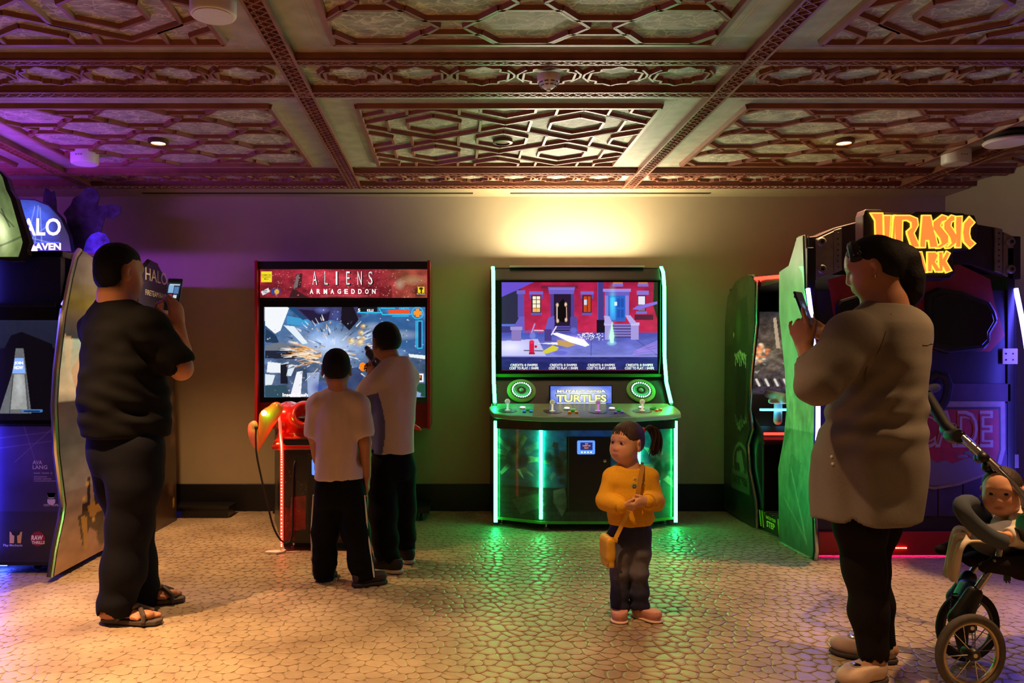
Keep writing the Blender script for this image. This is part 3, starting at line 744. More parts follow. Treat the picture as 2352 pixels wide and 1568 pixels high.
    c.poly([(690, 770), (740, 760), (1000, 830), (1050, 880), (1010, 895), (860, 850)], '#ffffff'); c.poly([(560, 862), (780, 850), (900, 868), (760, 878)], '#fff2fb'); c.glow(900, 830, 150, 50, '#d8a0ff', .9)
    c.poly([(600, 940), (700, 880), (760, 900), (740, 930), (640, 960)], '#d8d040'); c.poly([(740, 830), (840, 840), (920, 880), (840, 900), (750, 880)], '#c8a060')
    c.poly([(1265, 650), (1285, 790), (1280, 860), (1250, 860), (1240, 800)], '#c8ffd8'); c.disc(1262, 860, 55, 26, '#a8d8ff', .5, .4); c.glow(1262, 800, 40, 90, '#60ffa0', .6)
    rs = np.random.RandomState(2)
    for k in range(70):
        x, y = rs.uniform(930, 1180), rs.uniform(765, 830); c.disc(x, y, 6, 5, '#eef0ff')
    for k in range(9): c.line(1460+rs.uniform(0, 60), 930+k*6-rs.uniform(0, 20), 1697, 840+k*14, 6, '#a88af0', .8)
    c.poly([(1460, 540), (1500, 510), (1697, 465), (1697, 490), (1520, 545)], '#8a70e0'); c.line(500, 760, 530, 680, 10, '#a8a0f0'); c.line(690, 780, 735, 705, 10, '#efe6ff'); c.line(525, 740, 610, 742, 9, '#f0c8d8'); c.disc(900, 740, 45, 35, '#6a70d8', .8, .5); c.disc(510, 790, 35, 40, '#8088e0', .8, .4)
    c.vgrad(985, 1117, '#2c2f78', '#23286a'); c.mottle(.3, 70, 25, 5, c.Y > 985); R(215, 980, 1697, 990, '#8f90dc')
    s = boxo('screen', (sx0-.01, 6.02, sz0-.01), (sx1+.01, 6.05, sz1+.01), BLACKG, t)
    MX = lambda zx: sx0+(zx-215)/1482*(sx1-sx0); MZ = lambda zy: sz1-(zy-285)/832*(sz1-sz0)
    c.obj('picture', SCREEN, s, lambda X, Y: (MX(X), np.full_like(X, 6.018), MZ(Y)))
    for k, zx in enumerate((428, 802, 1163, 1525)):
        text_mesh('lettering', 'CREDITS: 0 SWIPES', LGLOW, s, (MX(zx), 6.018, MZ(1068)), (1, 0, 0), (0, 0, 1), height=.019, width=.205, depth=.001, bold=.02, center=True)
        text_mesh('lettering', 'COST TO PLAY: 1 SWIPE', LGLOW, s, (MX(zx), 6.018, MZ(1098)), (1, 0, 0), (0, 0, 1), height=.019, width=.22, depth=.001, bold=.02, center=True)
    # green rail, speaker board
    boxo('green_rail', (XA+.026, 6.0, 1.06), (XB-.026, 6.04, 1.083), GREENP, t, bev=.004)
    sb = MB().prism([(6.03, 1.06), (6.07, 1.06), (5.90, .86), (5.86, .86)], 'x', XA+.026, XB-.026).obj('speaker_board', BLACK, t)
    tilt = Vector((0, -.2, .17)).normalized()
    def on_board(x, z):
        k = (z-.86)/.20; return Vector((x, 5.86+.17*k, z))
    n_ = Vector((0, -.20, .17)).normalized()           # normal of the sloping board, towards the player
    q = n_.to_track_quat('Z', 'Y').to_matrix().to_4x4()
    def ring(c0, prof, n=40):
        mb = MB().lathe(prof, (0, 0, 0), 'z', n); M = Matrix.Translation(c0) @ q
        mb.v = [tuple(M @ Vector(p)) for p in mb.v]; return mb
    for sx in (.515, 1.405):
        c0 = on_board(sx, .955); sp = ring(c0, [(0, 0), (.107, 0), (.107, .012), (.098, .016), (.0, .012)]).obj('loudspeaker', mat('speaker_green', '#86cc60', .35), t, True)
        ring(c0, [(0, .012), (.082, .012), (.080, .018), (0, .014)]).obj('dark_ring', mat('dark_green', '#15301c', .4), sp, True)
        ring(c0, [(0, .012), (.055, .016), (.052, .024), (.03, .014), (.018, .015), (0, .015)]).obj('cone', mat('cone_green', '#66e09a', .4), sp, True)
        ring(c0, [(0, .014), (.017, .018), (.012, .026), (0, .029)]).obj('dust_cap', mat('cap_green', '#9ff0c0', .3), sp, True)
        lm = MB()
        for k in range(26):
            a = 2*math.pi*k/26; p = c0+q.to_3x3() @ Vector((.067*math.cos(a), .067*math.sin(a), .019)); lm.ball(p, .0055, 4)
        lm.obj('led_ring', mat('led_mint', '#103018', .4, em=(.30, 1, .6), es=7), sp)
    sg = boxo('title_sign', (.715, 5.868, .862), (1.18, 5.90, 1.0), BLACK, t)
    cv = Canvas(685, 1262, 1255, 1430, 200, 60, '#5f78e0'); cv.disc(970, 1345, 300, 100, '#e8efff', .9, .8); cv.mottle(.12, 90, 40, 2)
    cv.obj('backlit_field', mat_attr('sign_backlit', .3, 1.1), sg, lambda X, Y: (.723+(X-685)/570*.45, np.full_like(X, 5.866), .995-(Y-1262)/168*.125))
    for s_, z, h, wd, cl in (('MUTANT NINJA', .955, .022, .36, '#f4f6c0'), ('TURTLES', .905, .055, .37, '#f0ff90'),):
        text_mesh('lettering', s_, mat('letter_outline', '#0c2a10', .5), sg, (.95, 5.864, z), (1, 0, 0), (0, 0, 1), height=h*1.12, width=wd*1.03, depth=.0005, bold=.06, center=True)
        text_mesh('lettering', s_, mat('letter_'+s_[:3].lower(), '#ffffff', .5, em=cl, es=1.25), sg, (.95, 5.864, z), (1, 0, 0), (0, 0, 1), height=h, width=wd, depth=.0012, bold=.03, center=True)
    boxo('underline', (.77, 5.8625, .868), (1.13, 5.865, .873), LGLOW, sg)
    # control deck
    plan = [(.30, 5.86), (.262, 5.72), (.268, 5.60), (.285, 5.52), (.40, 5.455), (.62, 5.405), (.935, 5.39), (1.25, 5.405), (1.47, 5.455), (1.585, 5.52), (1.602, 5.60), (1.608, 5.72), (1.602, 5.86)]
    dz = lambda y: .795+(y-5.39)*.155
    deck = MB(); n = len(plan)
    deck.add([(x, y, dz(y)) for x, y in plan]+[(x, y, dz(y)-.032) for x, y in plan], [tuple(range(n)), tuple(range(n, 2*n))[::-1]]+[(i, (i+1) % n, n+(i+1) % n, n+i) for i in range(n)])
    dk = deck.obj('control_deck', mat('deck_green', '#86c88a', .35), t, bev=.006)
    fields = [([(.285, 5.85), (.275, 5.62), (.295, 5.53), (.40, 5.465), (.545, 5.43), (.60, 5.85)], '#5fc8a0'), ([(.602, 5.85), (.547, 5.43), (.70, 5.405), (.868, 5.40), (.862, 5.85)], '#9c8660'), ([(.864, 5.85), (.87, 5.40), (1.05, 5.40), (1.22, 5.41), (1.14, 5.85)], '#625c80'), ([(1.142, 5.85), (1.222, 5.41), (1.47, 5.465), (1.575, 5.53), (1.592, 5.62), (1.592, 5.85)], '#98b878')]
    for i, (pl, col_) in enumerate(fields):
        mesh_obj('player_field', [(x, y, dz(y)+.0012) for x, y in pl], [tuple(range(len(pl)))], mat('field_%s' % 'abcd'[i], col_, .35, noise=.15), dk)
    UP = Vector((0, -.155, 1)).normalized(); qu = UP.to_track_quat('Z', 'Y').to_matrix().to_4x4()
    def upl(x, y, prof, n=20):
        mb = MB().lathe(prof, (0, 0, 0), 'z', n); M = Matrix.Translation((x, y, dz(y)+.001)) @ qu; mb.v = [tuple(M @ Vector(p)) for p in mb.v]; return mb
    cols = [('#0c4a48', '#38a0ff', '#d8ffe8'), ('#5e3f26', '#ff9a20', '#fff0c8'), ('#38305a', '#8a62e8', '#f07af0'), ('#5a2c20', '#ff8a3a', '#ffe8b8')]
    for i, (jx, jy) in enumerate(((.388, 5.60), (.70, 5.575), (1.02, 5.575), (1.333, 5.59))):
        c0, c1, c2 = cols[i]
        j = upl(jx, jy, [(0, 0), (.068, 0), (.066, .003), (0, .004)], 32).obj('joystick', mat('dust_%d' % i, c0, .3), dk)
        upl(jx, jy, [(0, .003), (.02, .003), (.02, .008), (0, .009)]).obj('collar', mat('collar_%d' % i, '#d8e8d8', .2, em=c2, es=.25), j, True)
        upl(jx, jy, [(.0, .004), (.0075, .004), (.006, .052), (.0, .052)], 12).obj('shaft', mat('shaft_%d' % i, '#c8c8c8', .2, em=c2, es=.6), j, True)
        MB().ball(Vector((jx, jy, dz(jy)+.065))+UP*.002, .019, 8).obj('ball_knob', mat('ball_%d' % i, '#e6f2e0', .08, em=c2, es=.22), j, True)
        bx = jx+.125
        btns = [(bx-.012, jy+.075, .026, '#f4f4ff', 1.0), (bx+.025, jy+.02, .027, '#20c040', .35), (bx-.012, jy-.05, .014, c1, .5), (bx+.035, jy-.045, .014, c1, .5)] if i < 3 else [(jx+.015, jy+.095, .022, '#f4f4ff', 1.0), (jx+.095, jy+.06, .027, '#20a030', .3), (jx+.1, jy+.0, .013, c1, .4), (jx+.135, jy+.025, .013, c1, .4)]
        for k, (x, y, r, cc, e) in enumerate(btns):
            b = upl(x, y, [(0, 0), (r, 0), (r, .006), (r*.86, .009), (0, .009)]).obj('button', mat('bezel_%s' % cc[1:], cc, .3), dk, True)
            upl(x, y, [(0, .008), (r*.8, .008), (r*.7, .014), (0, .016)]).obj('plunger', mat('plunger_%s_%d' % (cc[1:], k > 1), cc, .15, em=cc, es=e), b, True)
    for sx in (.295, 1.585): upl(sx, 5.79, [(0, 0), (.006, 0), (.005, .003), (0, .003)], 10).obj('screw', BLACK, dk)
    LG = mat('letter_grey', '#a9a5a0', .5)
    for s_, x in (('MICHELANGELO', .715), ('DONATELLO', 1.06)):
        text_mesh('lettering', s_, LG, dk, (x, 5.435, dz(5.435)+.0015), (1, 0, 0), Vector((0, 1, .155)), height=.02, width=.24 if s_[0] == 'M' else .19, depth=.0006, bold=.01, shear=.25, center=True)
    # lower body: three facets
    low = [(XA+.02, 5.70), (.616, 5.525), (1.29, 5.525), (XB-.02, 5.70), (XB-.02, 6.2), (XA+.02, 6.2)]
    MB().prism(low, 'z', .06, .742).obj('lower_body', BLACK, t)
    MB().prism([(x, y-.012) if y < 6 else (x, y) for x, y in low], 'z', .05, .068).obj('base_trim', GREENP, t)
    MB().prism([(x, y-.03) if y < 6 else (x, y) for x, y in low], 'z', .70, .765).obj('deck_bracket', BLACK, t)
    cv = Canvas(XA+.02, -.70, XB-.02, -.068, 330, 160, '#0d1216')
    X, Y = cv.X, cv.Y
    cv.vgrad(-.70, -.30, '#2f7fd8', '#235a7c'); cv.vgrad(-.30, -.068, '#15262e', '#1a1c20'); cv.glow(.93, -.66, .3, .16, '#1a60d8', .9)
    cv.blend(np.clip((.62-X)/.25, 0, 1), '#141a1a', .8); cv.blend(np.clip((X-1.2)/.3, 0, 1), '#2f7a58', .75)
    rs = np.random.RandomState(5)
    for ox, oy, r0, r1, n, cc in ((.44, -.50, .05, .26, 9, '#b4c8ba'), (1.47, -.42, .05, .26, 9, '#a8e0b8'), (.74, -.45, .04, .22, 6, '#8fa8a0')):
        for k in range(n):                               # broad flying shards
            a = k*6.28/n+rs.uniform(-.3, .3); b0 = rs.uniform(r0, r0*2); b1 = rs.uniform(r1*.6, r1); wd = rs.uniform(.10, .30)
            p0 = (ox+b0*math.cos(a), oy+b0*math.sin(a)); p1 = (ox+b1*math.cos(a+.1), oy+b1*math.sin(a+.1)*.8); p2 = (ox+b1*.92*math.cos(a+wd), oy+b1*.92*math.sin(a+wd)*.8); p3 = (ox+b0*math.cos(a+wd*2), oy+b0*math.sin(a+wd*2))
            cv.poly([p0, p1, p2, p3], cc, rs.uniform(.2, .75))
        for k in range(16):
            a = rs.uniform(0, 6.28); rr = rs.uniform(0, r0*2); cv.disc(ox+rr*math.cos(a), oy+rr*math.sin(a)*1.6, rs.uniform(.02, .06), rs.uniform(.02, .07), ['#0d1410', '#24382e', '#3d4c40', '#101818', '#55665a'][k % 5], .8, .6)
    cv.poly([(.70, -.28), (.78, -.30), (.80, -.18), (.76, -.10), (.70, -.2)], '#6a766c', .7); cv.poly([(.42, -.20), (.60, -.26), (.64, -.18), (.48, -.10)], '#4e5a52', .6); cv.poly([(1.15, -.66), (1.3, -.62), (1.28, -.5)], '#5a90b0', .6)
    for yy in range(6):
        for xx in range(22):
            x0 = XA+.02+(xx+.5*(yy % 2))*.062; y0 = -.068-.035*(yy+1)
            cv.rect(x0+.003, y0+.003, x0+.059, y0+.032, '#3a4440', .35*(1 if xx < 5 or yy < 2 else .25))
    for k in range(4):
        x, y = (.70+.05*k, -.62+.06*(k % 2)); cv.poly([(x, y), (x+.035, y+.012), (x+.03, y+.05), (x-.008, y+.036)], '#4a4038', .9)
    cv.mottle(.35, .05, .04, 9)
    dep = lambda X: np.where(X < .616, 5.70-(X-XA-.02)/(.616-XA-.02)*.175, np.where(X > 1.29, 5.525+(X-1.29)/(XB-.02-1.29)*.175, 5.525))
    cv.obj('front_art', PRINT, t, lambda X, Y: (X, dep(X)-.003, -Y))
    dr = boxo('coin_door', (.80, 5.505, .135), (1.10, 5.526, .655), BLACK, t, bev=.006)
    rd = boxo('card_reader', (.862, 5.49, .535), (.985, 5.506, .63), mat('reader_rim', '#1a2a90', .3, em=(.08, .22, 1.0), es=1.7), dr, bev=.014)
    boxo('reader_screen', (.882, 5.486, .565), (.966, 5.491, .618), mat('reader_dark', '#0a1030', .2, em=(.02, .03, .16), es=1), rd)
    for s_, z, cc in (('TAP', .608, '#ffb050'), ('CARD TO', .595, '#ffd0a0'), ('PLAY', .58, '#ffb050')):
        text_mesh('lettering', s_, mat('letter_amber', '#ffb050', .4, em='#ff9a50', es=1.2), rd, (.924, 5.485, z), (1, 0, 0), (0, 0, 1), height=.009, depth=.0006, center=True, bold=.02)
    for k in range(4): MB().ball((.893+k*.021, 5.489, .55), .005, 4).obj('reader_led', mat('reader_led', '#ffffff', .4, em=(.7, .85, 1), es=3), rd)
    MB().lathe([(0, .006), (.012, .006), (.012, -.006), (0, -.008)], (1.053, 5.505, .49), 'y', 16).obj('lock', CHROME, dr, True)
    boxo('hinge_strip', (.792, 5.512, .135), (.80, 5.528, .655), BLACKG, dr)
    # light strips along the edges
    for x in (XA+.013, XB-.013):
        pth = [Vector(p) for p in ((x, 5.80, .875), (x, 5.93, 1.02), (x, 5.98, 1.2), (x, 5.99, 1.74), (x, 6.02, 1.85), (x, 6.08, 1.897))]
        nr = [(0, -(pth[min(i+1, len(pth)-1)]-pth[max(i-1, 0)]).z, (pth[min(i+1, len(pth)-1)]-pth[max(i-1, 0)]).y) for i in range(len(pth))]
        strip([p+Vector((0, -.003, .001)) for p in pth], .026, .006, nr).obj('light_strip', LEDG, t)
        strip([(x, 5.68, .03), (x, 5.68, .752)], .026, .005, [(0, -1, 0)]*2).obj('light_strip', LEDG, t)
    for x in (.614, 1.292): strip([(x, 5.519, .085), (x, 5.519, .715)], .024, .012, [(0, -1, 0)]*2).obj('light_strip', LEDG, t)
    for x, y in ((.36, 5.78), (1.54, 5.78), (.66, 5.6), (1.25, 5.6)):
        ft = MB().lathe([(0, .0), (.022, 0), (.022, .008), (.008, .012), (.008, .06), (0, .06)], (x, y, .0015), n=14).obj('levelling_foot', CHROME, t, True)
    for x in (.42, 1.48):
        MB().lathe([(0, -.012), (.03, -.012), (.03, .012), (0, .012)], (x, 6.1, .0315), 'x', 16).obj('castor', RUBBER, t, True)
    # lamp lying on the roof, throwing its light up the wall and the ceiling
    lt = boxo('top_lamp', (.44, 6.05, 1.895), (1.46, 6.105, 1.907), WHITE, t)
    ld = bpy.data.lights.new('top_lamp_light', 'AREA'); ld.energy = E_WASH; ld.color = (1.0, .90, .66); ld.shape = 'RECTANGLE'; ld.size = 1.0; ld.size_y = .045
    lo = bpy.data.objects.new('top_lamp_light', ld); COL.objects.link(lo); lo.location = (.95, 6.075, 1.912); lo.rotation_euler = (math.pi+.36, 0, 0)
build_green()
# ================================================================ the red gun-game cabinet on the left
REDP = mat('red_plastic', '#c2200f', .25, coat=.4)
REDD = mat('dark_red', '#8a1418', .4)
LEDR = mat('led_red', '#400806', .4, em=(1.0, .022, .012), es=LED_R)
LEDRH = mat('led_red_hot', '#ff8060', .4, em=(1.0, .16, .08), es=LED_R*1.5)
def build_red():
    t = empty('arcade_cabinet', (-.79, 5.7, 0), 'red and black gun-game arcade cabinet with a space battle on its screen', 'arcade machine')
    XA, XB = -1.418, -.158
    for x in (XA, XB-.022):
        MB().prism([(6.27, .69), (5.70, .69), (5.72, 1.25), (5.69, 1.90), (6.27, 1.90)], 'x', x, x+.022).obj('side_panel', mat('red_edge', '#a8161c', .35), t, bev=.004)
    boxo('tower_back', (XA+.02, 6.15, .69), (XB-.02, 6.27, 1.88), BLACK, t)
    boxo('roof', (XA+.02, 5.72, 1.84), (XB-.02, 6.15, 1.895), BLACK, t)
    boxo('marquee_box', (XA+.022, 5.765, 1.62), (XB-.022, 5.95, 1.84), BLACK, t)
    boxo('lower_apron', (XA+.022, 5.79, .69), (XB-.022, 5.85, .90), REDD, t)
    boxo('column', (-1.25, 5.95, .09), (-.33, 6.27, .70), BLACK, t)
    bp = boxo('floor_plate', (-1.32, 5.85, .06), (-.17, 6.27, .09), BLACK, t)
    for x in (-1.26, -.23):
        c = MB().lathe([(0, -.014), (.026, -.014), (.03, -.008), (.03, .008), (.026, .014), (0, .014)], (x, 5.9, .032), 'x', 18).obj('castor', RUBBER, t, True)
        boxo('fork', (x-.018, 5.885, .03), (x+.018, 5.915, .062), CHROME, c)
    # marquee
    c = Canvas(235, 158, 1832, 428, 360, 62, '#8e2230'); c.mottle(.55, 160, 90, 4); c.glow(900, 230, 500, 120, '#c03a48', .6); c.blend(np.clip((c.X-1350)/300, 0, 1), '#a8583c', .55); c.mottle(.3, 60, 40, 12)
    c.poly([(575, 205), (640, 195), (625, 330), (560, 345), (700, 428), (510, 428), (555, 320)], '#2a1c20', .9); c.poly([(585, 210), (610, 205), (590, 330), (550, 340)], '#8a7a7a', .7)
    c.disc(1680, 260, 150, 60, '#b08a62', .75, .9); c.disc(1560, 300, 60, 60, '#d8c0a0', .5, .9); c.disc(1740, 370, 90, 70, '#2a1410', .7, .6); c.poly([(1370, 330), (1480, 310), (1490, 428), (1360, 428)], '#5a0f14', .7)
    rs = np.random.RandomState(8)
    for k in range(330):
        x = rs.uniform(330, 1830); y = rs.uniform(165, 425); r = rs.uniform(1.5, 5); c.disc(x, y, r*1.3, r, ['#ffd8c8', '#ff7058', '#f0a890'][k % 3], rs.uniform(.4, 1), .6)
    c.rect(245, 178, 348, 280, '#f6dc28'); c.poly([(245, 370), (315, 333), (330, 370), (262, 405)], '#e8e4ea'); c.rect(345, 340, 428, 395, '#3a3f8a'); c.disc(395, 370, 24, 26, '#e0b038'); c.rect(1732, 322, 1795, 382, '#f2d820'); c.disc(1763, 340, 22, 14, '#3a2c08', 1, .2); c.rect(1757, 345, 1770, 382, '#3a2c08')
    XZ = lambda X, Y, y: ((540+X/4.127-CX)*y/F, np.full_like(X, y), EYE-(580+Y/4.127-CY)*y/F)
    mq = boxo('marquee', (XA+.024, 5.75, 1.632), (XB-.024, 5.77, 1.842), BLACK, t)
    c.obj('backlit_art', mat_attr('marquee_backlit', .3, 1.0), mq, lambda X, Y: XZ(X, Y, 5.745))
    def tx(s, zx, zy, h, wd, m=LGLOW, par=mq, y=5.745, **kw):
        p = (540+zx/4.127-CX)*y/F, y, EYE-(580+zy/4.127-CY)*y/F; k = y/F/4.127
        text_mesh('lettering', s, m, par, p, (1, 0, 0), (0, 0, 1), height=h*k, width=wd*k if wd else None, depth=.001, center=True, **kw)
    LDK = mat('letter_dark', '#1c0608', .6)
    for ch, zx, wd in (('A', 755, 44), ('L', 862, 32), ('I', 962, 16), ('E', 1070, 34), ('N', 1180, 42), ('S', 1283, 40)):
        tx(ch, zx+5, 246, 128, wd+12, LDK); tx(ch, zx, 242, 126, wd, bold=.0)
    for i, ch in enumerate('ARMAGEDDON'): tx(ch, 725+i*65.5, 368, 46, 34, bold=.03)
    for s_, zy in (('ANIMATED', 212), ('VIOLENCE', 231), ('MILD', 250)): tx(s_, 296, zy, 13, None, LDK, bold=.01)
    tx('RAW', 285, 360, 16, 40, LDK, bold=.03); tx('THRILLS', 292, 379, 14, 52, LDK, bold=.02); tx('Play Mechanix', 1762, 393, 13, 78, LGLOW)
    tx('THE TRADEMARKS AND GAME ARE THE PROPERTY OF THEIR OWNERS', 1035, 410, 9, 450, mat('letter_pink', '#e0b0a8', .5, em='#c89088', es=.7))
    # screen
    sx0, sx1, sz0, sz1 = -1.365, -.196, .917, 1.571
    fr = MB()
    for a, b in (((XA+.022, 5.77, sz1), (XB-.022, 5.82, 1.63)), ((XA+.022, 5.77, .88), (XB-.022, 5.82, sz0)), ((XA+.022, 5.77, sz0), (sx0, 5.82, sz1)), ((sx1, 5.77, sz0), (XB-.022, 5.82, sz1))): fr.box(a, b)
    fr.obj('screen_bezel', BLACKG, t)
    c = Canvas(280, 520, 1800, 1368, 400, 224, '#4a6a94')
    c.vgrad(520, 1368, '#3a6494', '#5d7296'); c.mottle(.45, 220, 120, 21); c.mottle(.3, 60, 40, 22)
    c.glow(900, 880, 420, 190, '#c8d4e8', .75)
    c.poly([(280, 520), (515, 520), (430, 740), (380, 770), (285, 690)], '#f4f8fc'); c.poly([(290, 720), (390, 790), (420, 860), (285, 850)], '#1e3a58'); c.poly([(460, 690), (560, 700), (690, 860), (640, 870)], '#e4f0fa')
    c.poly([(490, 600), (700, 640), (690, 700), (490, 680)], '#3f9ad0'); c.poly([(500, 520), (600, 520), (740, 620), (640, 640)], '#1d4a78')
    c.poly([(560, 520), (1150, 520), (1200, 610), (1060, 660), (900, 640), (760, 680), (640, 600)], '#3c3a68'); c.poly([(600, 540), (900, 560), (880, 650), (740, 670)], '#211b3a'); c.poly([(1010, 520), (1120, 520), (1170, 640), (1080, 740), (1000, 660)], '#17121f')
    c.disc(820, 550, 80, 40, '#6a78c8', .7, .9); c.disc(950, 600, 60, 90, '#4a5aa0', .7, .9)
    c.poly([(1190, 640), (1290, 590), (1660, 590), (1800, 640), (1800, 980), (1650, 960), (1500, 860)], '#2f5f98', .75); c.disc(1500, 780, 300, 60, '#c8d6e6', .5, .9); c.disc(1300, 700, 120, 50, '#b8c8dc', .5, .9)
    c.poly([(285, 880), (420, 850), (700, 900), (700, 930), (290, 930)], '#6e7684'); c.poly([(285, 930), (640, 930), (560, 1010), (285, 1000)], '#1b2438')
    c.poly([(310, 1035), (455, 1050), (430, 1140), (300, 1135)], '#eef4fa'); c.poly([(285, 1150), (380, 1160), (350, 1250), (285, 1255)], '#e2ecf4'); c.poly([(430, 1050), (490, 1050), (500, 1240), (430, 1240)], '#0f1626'); c.poly([(510, 1060), (575, 1065), (530, 1170), (485, 1170)], '#dbe8f6')
    c.poly([(585, 1130), (640, 1120), (620, 1368), (520, 1368)], '#f2f4fa'); c.poly([(285, 1260), (480, 1250), (520, 1368), (285, 1368)], '#2c4c5c'); c.poly([(680, 1140), (800, 1130), (780, 1368), (690, 1368)], '#a8b8e0', .8); c.disc(800, 1280, 90, 80, '#3048a0', .8, .8)
    c.poly([(1060, 1100), (1200, 1080), (1230, 1368), (1040, 1368)], '#2a3560', .8); c.poly([(1640, 960), (1800, 975), (1800, 1010), (1650, 990)], '#eef4f4'); c.poly([(1690, 1240), (1800, 1240), (1800, 1368), (1690, 1340)], '#1f4a3a'); c.poly([(1690, 1300), (1760, 1330), (1750, 1368), (1690, 1368)], '#88a0d0')
    c.rect(1706, 1145, 1784, 1225, '#f0f2f6'); c.rect(1722, 1160, 1768, 1210, '#3a2430'); c.disc(1745, 1178, 14, 12, '#f08a30')
    rs = np.random.RandomState(4)
    for k in range(150):                                  # flying debris and sparks
        a = rs.uniform(0, 6.28); r = 60+420*rs.rand()**.7; x = 930+r*math.cos(a); y = 930+r*.62*math.sin(a); L = rs.uniform(10, 95)
        cc = ['#ffffff', '#f0f4fa', '#f3c890', '#1c2438', '#39486a', '#dfe8f4'][k % 6]; c.line(x, y, x+L*math.cos(a), y+L*.6*math.sin(a), rs.uniform(4, 14), cc, .85, 2)
    for k in range(40):
        a = rs.uniform(2.4, 3.6); x0, y0 = 760+rs.uniform(-80, 80), 960+rs.uniform(-60, 90); L = rs.uniform(80, 260); c.line(x0, y0, x0+L*math.cos(a), y0-L*.55*math.sin(a), rs.uniform(5, 13), ['#fff4dc', '#f2b868', '#e09a50'][k % 3], .9, 2)
    for x, y, r in ((1210, 700, 34), (1190, 760, 40), (1100, 840, 50), (1180, 850, 60), (1210, 810, 30)): c.disc(x, y, r, r*.9, '#e8b838', .8, .9); c.disc(x+8, y-4, r*.5, r*.4, '#fff4c0', .8, .8)
    for k in range(140): c.disc(rs.uniform(290, 1790), rs.uniform(530, 1350), rs.uniform(3, 12), rs.uniform(3, 9), ['#ffffff', '#0e1628', '#c0d4ec'][k % 3], rs.uniform(.3, .8), .6)
    c.rect(1160, 520, 1345, 565, '#10131c'); CY_ = '#2fd0ff'
    c.line(1160, 570, 1390, 572, 8, CY_); c.line(1360, 530, 1395, 590, 7, CY_); c.line(1395, 590, 1660, 588, 8, CY_); c.line(1380, 530, 1510, 530, 7, CY_); c.line(1490, 605, 1640, 603, 6, CY_); c.rect(1450, 545, 1645, 583, '#f0562a')
    d = np.hypot(c.X-1725, c.Y-575); c.blend(((d > 50) & (d < 58)).astype(float), CY_); c.rect(1710, 535, 1742, 615, '#ff9a28'); c.rect(1686, 558, 1768, 592, '#ff9a28')
    for a, b in (((1727, 650), (1727, 910)), ((1768, 650), (1768, 905)), ((1727, 650), (1768, 650)), ((1727, 910), (1768, 905)), ((1712, 650), (1712, 900))): c.line(*a, *b, 6, CY_)
    c.rect(1733, 660, 1762, 900, '#16305c')
    s = boxo('screen', (sx0-.01, 5.79, sz0-.01), (sx1+.01, 5.83, sz1+.01), BLACKG, t)
    c.obj('picture', SCREEN, s, lambda X, Y: (sx0+(X-280)/1520*(sx1-sx0), np.full_like(X, 5.788), sz1-(Y-520)/848*(sz1-sz0)))
    tx('5', 1175, 545, 30, 24, par=s, y=5.787, bold=.03); tx('KILLS', 1282, 547, 24, 62, par=s, y=5.787, bold=.03); tx('HEALTH', 1600, 528, 18, 90, mat('letter_cyan', '#20c0ff', .5, em='#2fd0ff', es=1.1), par=s, y=5.787, bold=.02); tx('Insert Cash', 570, 1347, 34, 240, par=s, y=5.787, bold=.03)
    # gun console
    k = [(-1.053, 4.95), (-.547, 4.95), (-.36, 5.58), (-.36, 5.8), (-1.24, 5.8), (-1.24, 5.58)]
    con = MB().prism(k, 'z', .045, .69).obj('console', BLACK, t)
    c = Canvas(-1.04, -.68, -.56, -.06, 130, 160, '#150f10'); c.mottle(.5, .09, .12, 31); c.poly([(-1.0, -.33), (-.91, -.34), (-.91, -.13), (-1.02, -.12)], '#a01a12', .85); c.poly([(-1.04, -.27), (-.98, -.25), (-.98, -.06), (-1.04, -.06)], '#701410', .7); c.rect(-.70, -.19, -.60, -.07, '#8a1a12', .8)
    for q in range(60): c.disc(np.random.uniform(-1.04, -.56), np.random.uniform(-.66, -.1), .003, .003, '#c8a8a0', .7, .6)
    c.mottle(.4, .04, .03, 33); c.obj('front_art', PRINT, con, lambda X, Y: (X, np.full_like(X, 4.947), -Y))
    dr = boxo('service_door', (-.90, 4.935, .10), (-.66, 4.951, .60), BLACK, con, bev=.005)
    MB().lathe([(0, -.014), (.013, -.014), (.015, 0), (0, 0)], (-.735, 4.945, .26), 'y', 16).obj('lock', mat('brass', '#c89040', .25, metal=1), dr, True)
    rd = boxo('card_reader', (-.87, 4.92, .47), (-.75, 4.937, .57), mat('reader_rim'), dr, bev=.014); boxo('reader_screen', (-.852, 4.916, .50), (-.768, 4.921, .555), mat('reader_dark'), rd)
    MB().prism([(-.69, 4.951), (-.60, 4.951), (-.60, 4.945), (-.69, 4.945)], 'z', .075, .16).obj('grille', mat('red_glow_grille', '#5a100c', .4), con)
    # right and left slanting flanks with art; right one has green light painted in
    for xa, xb, ya, yb, nm in ((-.545, -.36, 4.955, 5.58, 1), (-1.055, -1.242, 4.955, 5.58, 0)):
        c = Canvas(0, -.68, 1, -.06, 60, 90, '#161214' if not nm else '#1c2a20'); c.mottle(.6, .22, .1, 41+nm)
        if nm: c.disc(.35, -.2, .3, .12, '#4a8a5a', .7, .9)
        else: c.rect(.1, -.5, .35, -.2, '#4a4442', .5); c.rect(.55, -.36, .9, -.1, '#6a6460', .35)
        c.obj('flank_art', PRINT, con, lambda X, Y: (xa+(xb-xa)*X+(.003 if nm else -.003), ya+(yb-ya)*X, -Y))
    # moulded red deck with gun wells
    s = Sdf((-1.3, 4.86, .62), (-.1, 5.75, 1.0), .011)
    s.box((-.80, 5.25, .72), (.33, .32, .05), .04, .03, M=rotm('X', .34)).box((-.80, 5.40, .80), (.38, .17, .07), .05, .03)
    s.ell((-.95, 5.18, .80), (.13, .17, .12), .04).ell((-.64, 5.18, .80), (.13, .17, .12), .04).ell((-.80, 5.42, .87), (.20, .14, .06), .04)
